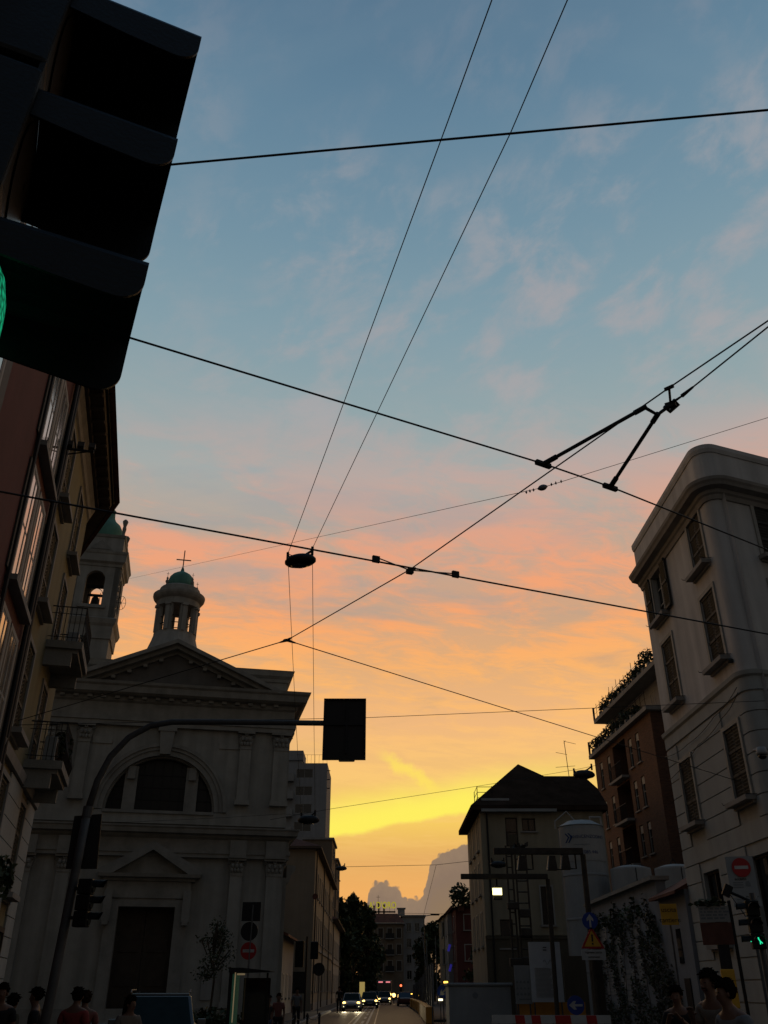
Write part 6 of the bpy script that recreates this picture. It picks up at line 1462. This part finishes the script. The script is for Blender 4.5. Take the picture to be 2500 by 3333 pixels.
# ================================================================ cars
def car(label, x, y, hd, Ln, Wd, H, paint, lights='headlight', group=None, tall=False, roofbars=False, name='car'):
    t = thing(name, label, 'car', (x, y, 0), hd, group); hw = Wd/2; f = -Ln/2; r = Ln/2
    belt = H*.60 if not tall else H*.62
    secs = [(f,.34,.56,.80),(f+.12,.24,.70,.93),(f+.5,.2,.80,.99),(f+1.25,.2,belt-.06,1.0),(0,.2,belt,1.0),(r-.7,.2,belt+.02,1.0),(r-.15,.26,belt-.02,.95),(r,.36,belt-.12,.84)]
    b = MB(); rings = []
    for yy, zl, zh, k in secs:
        i = len(b.v); zm = zl+(zh-zl)*.5
        for px_, pz in ((-.86*k,zl),(-1.0*k,zl+.1),(-1.0*k,zm),(-.97*k,zh-.06),(-.88*k,zh),(0,zh+.03),(.88*k,zh),(.97*k,zh-.06),(1.0*k,zm),(1.0*k,zl+.1),(.86*k,zl)): b.v.append((px_*hw, yy, pz))
        rings.append(i)
    n = 11
    for i0, i1 in zip(rings[:-1], rings[1:]):
        for q in range(n): q2 = (q+1)%n; b.f.append((i0+q,i0+q2,i1+q2,i1+q))
    b.f.append(tuple(rings[0]+q for q in reversed(range(n)))); b.f.append(tuple(rings[-1]+q for q in range(n)))
    b.build('body', M[paint], t, True, bevel=.02)
    y0, y1, y2, y3 = (f+1.15, f+1.75, r-.95, r-.35) if not tall else (f+.95, f+1.6, r-.5, r-.1)
    wb, wt = hw*.93, hw*.78
    c = MB(); P = [(-wb,y0,belt-.03),(wb,y0,belt-.03),(wb,y3,belt-.03),(-wb,y3,belt-.03),(-wt,y1,H-.05),(wt,y1,H-.05),(wt,y2,H-.05),(-wt,y2,H-.05)]
    c.v += P; c.f += [(0,1,5,4),(1,2,6,5),(2,3,7,6),(3,0,4,7),(4,5,6,7)]
    cb_ = c.build('cabin', M[paint], t, bevel=.03)
    def pane(nm, ids, ins, off, m='windscreen'):
        q = [Vector(P[i]) for i in ids]; ce = sum(q, Vector())/4; nn = (q[1]-q[0]).cross(q[3]-q[0]).normalized()
        q = [ce+(p-ce)*ins+nn*off for p in q]; MB().quad(*q).quad(*[p-nn*.012 for p in reversed(q)]).build(nm, M[m], t)
    pane('windscreen', (0,1,5,4), .90, .016); pane('side_window', (1,2,6,5), .86, .016, 'glass'); pane('side_window', (3,0,4,7), .86, .016, 'glass'); pane('rear_window', (2,3,7,6), .86, .016, 'glass')
    MB().bb(-wt+.04,wt-.04,y1+.05,y2-.05,H-.052,H).build('roof', M[paint], t, bevel=.04)
    for sg in (-1, 1):
        for yy in (f+.85, r-.85):
            wl = MB(); 
            wl.lathe([(.20,-.11),(.31,-.10),(.325,-.05),(.325,.05),(.31,.10),(.20,.11)], (0,0,0), 22)
            o = wl.build('wheel', M['tyre'], t, loc=(sg*(hw-.1), yy, .325)); o.rotation_euler = (0, pi/2, 0)
            MB().lathe([(.19,-.02),(.19,.115*1),(.1,.10),(.02,.12)] if sg > 0 else [(.02,-.12),(.1,-.10),(.19,-.115),(.19,.02)], (0,0,0), 14).build('rim', M['rim'], o)
        hl = MB().lathe([(.02,-.03),(.09,-.02),(.115,.0),(.09,.03),(.02,.05)], (0,0,0), 14).build('headlight', M[lights], t, loc=(sg*hw*.72, f+.08, .68)); hl.rotation_euler = (pi/2, 0, 0); hl.scale = (1.25,.9,1)
        MB().box((sg*(hw+.08), y0+.25, belt+.06), (.2,.1,.14)).build('mirror', M[paint], t, bevel=.03)
        MB().box((sg*hw*.8, r-.02, .8), (.22,.06,.16)).build('tail_light', M['redp'], t)
        if lights == 'headlight': MB().box((sg*hw*.66, f+.03, .40), (.24,.05,.09)).build('fog_light', M['headwhite'], t)
    MB().box((0,f+.0,.42),(hw*1.0,.05,.16)).build('grille', M['iron'], t); MB().box((0,f-.02,.47),(.5,.02,.11)).build('number_plate', M['dull'], t)
    if roofbars:
        w = MB()
        for sg in (-1, 1): w.tube([(sg*(wt-.03),y1+.1,H+.01),(sg*(wt-.03),y1+.2,H+.07),(sg*(wt-.03),y2-.2,H+.07),(sg*(wt-.03),y2-.1,H+.01)], .018, 6)
        w.build('roof_rail', M['steel'], t)
    return t
TR = 'cars coming up the street with lit headlights'
car('white car with bright headlights leading the oncoming line', -2.95, 92, 0, 4.2, 1.78, 1.46, 'carwhite', group=TR)
car('dark car with lit headlights just behind the white one', -1.55, 106, R(2), 4.4, 1.8, 1.5, 'cardark', group=TR)
car('dark car with paired low headlights in the middle of the road', .05, 128, 0, 4.3, 1.8, 1.5, 'cargrey', group=TR)
car('farthest dark car of the oncoming line, just ahead of the bus', -1.5, 143, R(1), 4.3, 1.8, 1.5, 'cardark', group=TR)
car('maroon car driving at the right kerb beyond the hoarding', 2.45, 118, R(180), 4.2, 1.78, 1.45, 'carred', lights='dull')
sv = car('dark tall car parked before the church with pale teal windscreen', atY(478,3300,23.2).x, 24.5, R(11), 4.5, 1.86, 1.70, 'cargrey', lights='glass', tall=True, roofbars=True)
bu = thing('bus', 'city bus far down the street with two pink lit displays', 'bus', (0.05, 165, 0), 0)
MB().bb(-1.25,1.25,0,11,.3,3.0).build('body', M['cargrey'], bu, bevel=.12)
MB().bb(-1.12,1.12,-.02,.0,1.2,2.5).build('windscreen', M['glass'], bu)
for sg in (-1,1):
    MB().box((sg*.62,-.02,2.76),(.72,.04,.18)).build('display', M['pinksign'], bu)
    MB().lathe([(.02,0),(.22,.0),(.22,.05),(.02,.08)], (0,0,0), 12).build('headlight', M['headlight'], bu, loc=(sg*.95,-.0,.95)).rotation_euler = (pi/2,0,0)  # headlight discs oversized, the bloom around the lamps built into their shape
    for yy in (2.2, 8.5): MB().lathe([(.2,-.13),(.46,-.12),(.48,0),(.46,.12),(.2,.13)], (0,0,0), 20).build('wheel', M['tyre'], bu, loc=(sg*1.12,yy,.48)).rotation_euler = (0,pi/2,0)
sco = thing('scooter', 'motor scooter with one strong headlight to the right of the bus', 'scooter', (1.35, 138, 0), 0)
MB().box((0,.3,.55),(.32,1.1,.3)).box((0,-.35,.75),(.36,.14,.7)).box((0,.45,.85),(.3,.6,.12)).build('body', M['cardark'], sco, bevel=.05)
for yy in (-.5,.75): MB().lathe([(.12,-.05),(.22,-.05),(.24,0),(.22,.05),(.12,.05)], (0,0,0), 18).build('wheel', M['tyre'], sco, loc=(0,yy,.24)).rotation_euler = (0,pi/2,0)
MB().lathe([(.02,0),(.25,0),(.25,.05),(.02,.1)], (0,0,0), 14).build('headlight', M['headlight'], sco, loc=(0,-.42,1.0)).rotation_euler = (pi/2,0,0)  # lit disc larger than the lamp, its glow put into the size
MB().tube([(-.35,-.35,1.12),(.35,-.35,1.12)], .03, 6).build('handlebar', M['iron'], sco)
for u, v, Y, m, lab in ((1305,3208,150,'redlamp','red traffic light glowing beyond the scooter at the far crossing'),):
    p = atY(u, v, Y); t = thing('traffic_light', lab, 'traffic light', (p.x, Y, 0), 0)
    MB().tube([(0,.15,0),(0,.15,p.z+.6)], .07, 8).build('pole', M['iron'], t); MB().box((0,0,p.z-.3),(.34,.25,1.1)).build('housing', M['black'], t); MB().lathe([(.02,0),(.16,0),(.16,.04),(.02,.06)], (0,0,0), 14).build('lens', M[m], t, loc=(0,-.13,p.z)).rotation_euler = (pi/2,0,0)
t = thing('lit_panel', 'upright warm lit advertising panel on the left kerb behind the dark car', 'sign', (atY(1178,3220,118).x, 118, 0), R(25))
MB().bb(-.4,.4,-.05,.12,.55,2.6).build('housing', M['iron'], t); MB().bb(-.34,.34,-.07,-.052,.65,2.5).build('lit_face', mat('warm_panel', (.5,.4,.15), .5, 0, emit=.28, ecol=(1,.72,.22)), t); MB().bb(-.06,.06,0,.1,0,.55).build('post', M['iron'], t)
rgx = random.Random(9)
for k, (u, v) in enumerate(((1340,3235),(1352,3239),(1362,3240))):
    p = atY(u, v, 108); t = thing('warning_lamp', 'small warm lamp in the row on the far hoarding', 'lamp', tuple(p), 0, 'small lamps on the far hoarding'); MB().box((0,0,0),(.16,.1,.1)).build('lens', M['amber'], t); MB().box((0,.1,0),(.2,.06,.16)).build('housing', M['iron'], t)
# warm pool from the white car's dipped lights
for x in (-3.55, -2.35):
    ld = bpy.data.lights.new('dipped_beam', 'SPOT'); ld.energy = 260; ld.color = (1,.82,.5); ld.spot_size = R(50); ld.spot_blend = .6; ld.shadow_soft_size = .08
    lo = bpy.data.objects.new('dipped_beam', ld); COL.objects.link(lo); lo.location = (x, 89.75, .68); lo.rotation_euler = (R(-84), 0, 0)
# ================================================================ people
def skin_obj(name, verts, edges, rad, m, parent, root=0, sub=2):
    me = bpy.data.meshes.new(name); me.from_pydata([tuple(v) for v in verts], edges, []); me.update(); me.materials.append(m)
    o = bpy.data.objects.new(name, me); COL.objects.link(o); o.parent = parent
    md = o.modifiers.new('skin', 'SKIN'); md.use_smooth_shade = True
    if not me.skin_vertices: me.attributes
    for i, r in enumerate(rad): me.skin_vertices[0].data[i].radius = r if isinstance(r, tuple) else (r, r)
    me.skin_vertices[0].data[root].use_root = True
    sb = o.modifiers.new('sub', 'SUBSURF'); sb.levels = sub; sb.render_levels = sub
    return o
def person(label, x, y, face, h, top, legs, hair, female=False, longhair=False, arms=('down','down'), turn=0.0, lean=0.0, z=0.0, bag=None, cap=False, group=None, step=.12):
    """front is local -y"""
    t = thing('person', label, 'person', (x, y, z), face, group); k = h/1.75
    sw = .175 if female else .195; hw = .10
    pel = Vector((0,0,.95)); wa = Vector((0,-.01-lean*.2,1.10)); chv = Vector((0,-.01-lean*.6,1.32)); nk = Vector((0,-.01-lean,1.455)); nk2 = Vector((0,-.025-lean*1.15,1.52))
    V_ = [pel, wa, chv, nk, nk2]; E_ = [(0,1),(1,2),(2,3),(3,4)]; Rd = [(.125,.095),(.115,.085),(.145,.098),(.082,.07),(.055,.058)]
    c_, s_ = math.cos(turn), math.sin(turn); hd = lambda a, b, z_: Vector((a*c_+b*s_, nk2.y-.02-(-a*s_+b*c_), z_))
    i0 = 4
    for p, r in ((hd(0,.01,1.585),(.06,.068)), (hd(0,.005,1.65),(.074,.092)), (hd(0,-.01,1.70),(.072,.09)), (hd(0,-.012,1.735),(.045,.06))):
        V_.append(p); Rd.append(r); E_.append((i0, len(V_)-1)); i0 = len(V_)-1
    V_.append(hd(0,.085,1.625)); Rd.append((.012,.014)); E_.append((6, len(V_)-1)); V_.append(hd(0,.105,1.612)); Rd.append((.012,.011)); E_.append((len(V_)-2, len(V_)-1))
    hands = []
    for sg, ar in ((-1, arms[0]), (1, arms[1])):
        sh = Vector((sg*sw, chv.y-.0, 1.42))
        if ar == 'down': elb, wr = Vector((sg*(sw+.05), chv.y+.03, 1.12)), Vector((sg*(sw+.04), chv.y-.06, .87))
        elif ar == 'chest': elb, wr = Vector((sg*(sw+.07), chv.y-.03, 1.14)), Vector((sg*.06, chv.y-.24, 1.26))
        elif ar == 'phone': elb, wr = Vector((sg*(sw+.05), chv.y-.06, 1.14)), Vector((sg*.10, chv.y-.30, 1.34))
        else: elb, wr = Vector((sg*(sw+.06), chv.y-.02, 1.13)), Vector((sg*(sw-.02), chv.y-.24, 1.02))
        hn = wr+(wr-elb).normalized()*.08; b = len(V_)
        V_ += [sh, elb, wr, hn]; Rd += [(.058,.058),(.043,.043),(.030,.026),(.040,.018)]; E_ += [(3,b),(b,b+1),(b+1,b+2),(b+2,b+3)]
        d_ = (hn-wr).normalized(); sd_ = d_.cross(Vector((0,1,0) if abs(d_.z) > .6 else (0,0,1))).normalized(); nn = sd_.cross(d_).normalized()
        for q, (o_, l_) in enumerate(((-.027,.062),(-.009,.074),(.009,.07),(.027,.055))):
            p0 = hn+sd_*o_+d_*.03; p1 = p0+d_*l_*.55; p2 = p1+(d_*.6+nn*.6*sg)*l_*.45
            n_ = len(V_); V_ += [p0,p1,p2]; Rd += [.0095,.0088,.0078]; E_ += [(b+3,n_),(n_,n_+1),(n_+1,n_+2)]
        p0 = wr+d_*.03-sd_*.032; p1 = p0+(d_*.7-sd_*.6)*.045; n_ = len(V_); V_ += [p0,p1]; Rd += [.011,.009]; E_ += [(b+2,n_),(n_,n_+1)]
        hands.append((sh, elb, wr, hn))
    lg_ = []
    for sg in (-1, 1):
        hp, kn_, an_, to = Vector((sg*hw,0,.92)), Vector((sg*hw,-.02-sg*step*.5,.50)), Vector((sg*hw,.03-sg*step,.09)), Vector((sg*(hw+.02),-.13-sg*step,.035))
        b = len(V_); V_ += [hp,kn_,an_,to]; Rd += [(.085,.085),(.058,.058),(.04,.042),(.042,.03)]; E_ += [(0,b),(b,b+1),(b+1,b+2),(b+2,b+3)]; lg_.append((hp,kn_,an_,to))
    bo = skin_obj('body', [v*k for v in V_], E_, [(r[0]*k,r[1]*k) if isinstance(r, tuple) else r*k for r in Rd], M['skin'], t)
    # shirt
    V2 = [pel-Vector((0,0,.04)), wa, chv, nk-Vector((0,0,.015))]; E2_ = [(0,1),(1,2),(2,3)]; R2 = [(.143,.115),(.135,.105),(.162,.114),(.105,.088)]
    for (sh, elb, wr, hn) in hands:
        b = len(V2); V2 += [sh, sh.lerp(elb,.62)]; R2 += [(.078,.078),(.066,.066)]; E2_ += [(2,b),(b,b+1)]
    so_ = skin_obj('shirt', [v*k for v in V2], E2_, [(r[0]*k,r[1]*k) for r in R2], M[top], t)
    V3 = [pel+Vector((0,0,.04))]; E3 = []; R3 = [(.138,.108)]
    for hp,kn_,an_,to in lg_:
        b = len(V3); V3 += [hp,kn_,an_+Vector((0,0,.03))]; R3 += [(.100,.100),(.074,.074),(.060,.060)]; E3 += [(0,b),(b,b+1),(b+1,b+2)]
    skin_obj('trousers', [v*k for v in V3], E3, [(r[0]*k,r[1]*k) for r in R3], M[legs], t)
    for hp,kn_,an_,to in lg_: MB().box((0,0,0),(.09*k,.27*k,.08*k)).build('shoe', M['cloth_black'], t, loc=tuple((an_.lerp(to,.45)+Vector((0,0,-.02)))*k), bevel=.03)
    # hair cap over skull (and long hair down the neck)
    hc = hd(0,-.012,1.685)*k; hb = MB(); n, m_ = 18, 10; rg_ = random.Random(int(x*100) % 97)
    for j in range(m_+1):
        ph = pi*.5-(pi*.80)*j/m_
        for q in range(n):
            a = 2*pi*q/n; pass
            front = math.cos(a)                                   # 1 = face side
            lim = .18 if front > .5 else (-.35 if front > .1 else -1.0)
            pz = max(math.sin(ph), lim); cr = math.cos(ph) if math.sin(ph) >= lim else math.cos(math.asin(lim))*.92
            jit = 1+rg_.uniform(-.05,.06)
            px_, py_2 = .098*cr*math.sin(a)*jit, .118*cr*math.cos(a)*jit
            w_ = Vector((px_*c_+py_2*s_, -(-px_*s_+py_2*c_), .112*pz)); hb.v.append(tuple(hc+w_*k))
    for j in range(m_):
        for q in range(n): q2 = (q+1)%n; hb.f.append((j*n+q, j*n+q2, (j+1)*n+q2, (j+1)*n+q))
    tf = MB()
    for _ in range(90):
        a = rg_.uniform(0, 2*pi); ph = rg_.uniform(-.2, 1.4)
        if math.cos(a) > .4 and ph < .25: continue
        dr_ = Vector((math.sin(a)*math.cos(ph), math.cos(a)*math.cos(ph), math.sin(ph))); dr_ = Vector((dr_.x*c_+dr_.y*s_, -(-dr_.x*s_+dr_.y*c_), dr_.z))
        p_ = hc+Vector((dr_.x*.098, dr_.y*.115, dr_.z*.108))*k; tg = Vector((rg_.uniform(-1,1), rg_.uniform(-1,1), rg_.uniform(-.6,.2)))
        tf.tube([tuple(p_-dr_*.02), tuple(p_+dr_*.012+tg*.012), tuple(p_+dr_*.010+tg*.034)], .013*k, 4, .003)
    i_ = len(hb.v); hb.v += tf.v; hb.f += [tuple(i_+q for q in f) for f in tf.f]
    ho = hb.build('hair', M[hair], t, True)
    if longhair:
        q = MB()
        for _ in range(26):
            a = rg_.uniform(2.0, 4.3); px_, py_2 = .095*math.sin(a), .11*math.cos(a); w_ = Vector((px_*c_+py_2*s_, -(-px_*s_+py_2*c_), 0))*k
            q.tube([tuple(hc+w_*.9+Vector((0,0,.03*k))), tuple(hc+w_*1.05+Vector((0,.01,-.12*k))), tuple(hc+w_*1.1+Vector((0,.02,-rg_.uniform(.2,.32)*k)))], .022*k, 5, .008)
        q.build('long_hair', M[hair], t, True)
    fe = MB()
    for sg in (-1, 1):
        e_ = hd(sg*.032,.078,1.655)*k; fe.box(tuple(e_), (.024*k,.012*k,.010*k)); 
    fe.build('eyes', M['ink'], t); er = MB()
    for sg in (-1, 1): p_ = hd(sg*.078,.0,1.64)*k; er.lathe([(.006,-.03*k),(.016*k,-.015*k),(.018*k,.012*k),(.008,.03*k)], tuple(p_), 8)
    er.build('ears', M['skin'], t, True); mo = hd(0,.082,1.588)*k; MB().box(tuple(mo), (.042*k,.012*k,.009*k)).build('mouth', M['cloth_rose'], t)
    if bag:
        MB().tube([tuple((chv+Vector((-.13,.10,.10)))*k), tuple((chv+Vector((0,-.125,-.02)))*k), tuple((pel+Vector((.17,-.02,.05)))*k)], .012, 5).build('bag_strap', M['cloth_black'], t)
    return t
GP = None
def at_h(u, v, Y, h): p = atY(u, v, Y); return p.x
def place(u, Y): return atY(u, 3230, Y).x
person('person in dark clothes at the far left edge of the picture', place(8,16.5), 16.5, R(20), 1.84, 'cloth_black', 'cloth_jean', 'hair', arms=('down','down'), step=.1)
person('person with dark bobbed hair in an olive top, seen from behind at far left', place(42,17), 17, R(150), 1.69, 'cloth_olive', 'cloth_black', 'hair', True, turn=.4)
person('person in a black shirt turned to the left, beside the mast pole', place(128,17.2), 17.2, R(-75), 1.78, 'cloth_black', 'cloth_jean', 'hair', turn=-.2)
person('person in a red t-shirt standing left of the parked car', place(252,17.0), 17.0, R(170), 1.78, 'cloth_red', 'cloth_jean', 'hair', turn=.2)
person('person half hidden behind the one in red', place(283,18.0), 18.0, R(200), 1.73, 'cloth_rose', 'cloth_black', 'hairbrown')
person('woman with long dark hair and bare arms holding her hands at her chest', place(428,17.2), 17.2, R(35), 1.66, 'cloth_beige', 'cloth_jean', 'hair', True, True, ('chest','chest'), turn=.5, bag=True)
person('tall young man with dark hair looking down to the left, in a beige top', atY(2318,3150,12.2).x, 12.2, R(-55), 2.0*.985, 'cloth_beige', 'cloth_jean', 'hair', arms=('phone','down'), lean=.05, turn=-.2)
person('person with dark hair in a grey shirt with a shoulder strap, right foreground', atY(2376,3180,11.4).x, 11.4, R(-70), 1.86, 'cloth_grey', 'cloth_jean', 'hair', arms=('fwd','down'), turn=-.3, lean=.05, bag=True)
person('person in dark clothes standing before the poster wall', atY(2200,3200,15.5).x, 15.5, R(-30), 1.80, 'cloth_black', 'cloth_grey', 'hair', arms=('phone','phone'), lean=.04)
person('lone pedestrian in dark clothes at the left kerb near the white car', atY(1104,3240,78).x, 78, R(10), 1.78, 'cloth_black', 'cloth_black', 'hair', z=.13)
person('person in a dark jacket waiting inside the bus shelter', atY(836,3260,32.4).x, 32.4, R(90), 1.74, 'cloth_black', 'cloth_black', 'hair')
person('heavy-set person in dark clothes just right of the bus shelter', atY(872,3262,33).x, 33, R(60), 1.58, 'cloth_black', 'cloth_jean', 'hair')
person('person with greying hair in a reddish top before the church corner', atY(908,3260,36).x, 36, R(0), 1.62, 'cloth_rose', 'cloth_black', 'hairbrown', True)
person('person in a pale top by the low house', atY(966,3250,46).x, 46, R(20), 1.68, 'cloth_grey', 'cloth_black', 'hair', z=.13)
# ================================================================ small things on the facades
def on_left(s_, y): n_ = Vector((-e1.y, e1.x)); p = LW+e1*s_+n_*y; return p.x, p.y
for s_, z, lab in ((-2.5, 10.62, 'dark air conditioner standing on the upper balcony of the yellow house'), (-3.2, 7.27, 'dark air conditioner standing on the lower balcony of the yellow house')):
    X_, Y_ = on_left(s_, -.55); t = thing('air_conditioner', lab, 'air conditioner', (X_, Y_, z), LD, 'air conditioners on the balconies')
    MB().bb(-.42,.42,-.16,.16,.06,.72).build('case', M['dull'], t, bevel=.02); MB().lathe([(.02,0),(.24,0),(.25,.02),(.02,.03)], (0,0,0), 20).build('fan_grille', M['iron'], t, loc=(-.08,-.165,.39)).rotation_euler = (pi/2,0,0)
    MB().bb(-.35,.35,-.12,-.06,0,.06).bb(-.35,.35,.06,.12,0,.06).build('foot', M['iron'], t)
def on_corner(s_, out, z): q = E1+CU1*s_-Vector((-CU1.y, CU1.x))*out; return (RC.x+q.x, RC.y+q.y, z)
for lab, pts in (('thin black cable sagging along the corner house below its moulding', [on_corner(.1,.16,9.1), on_corner(2.4,.10,9.0), on_corner(5.0,.10,9.2), on_corner(7.2,.16,9.45)]), ('lower thin black cable sagging across the corner house stucco', [on_corner(.1,.12,8.3), on_corner(3.3,.10,8.75), on_corner(5.6,.10,9.0), on_corner(7.2,.16,9.3)])):
    wire(lab, pts, .011, .08, 'cable', 'cables on the corner house', 'facade_cable')
p = on_corner(6.9,.05,10.35); t = thing('wall_bracket', 'small dark round fixture on the corner house above the moulding', 'fixture', p, 0); MB().lathe([(.02,-.06),(.09,-.04),(.10,.02),(.04,.07)], (0,0,0), 14).build('cap', M['iron'], t); MB().tube([(0,0,0),(.2,0,0)], .02, 5).build('stem', M['iron'], t)
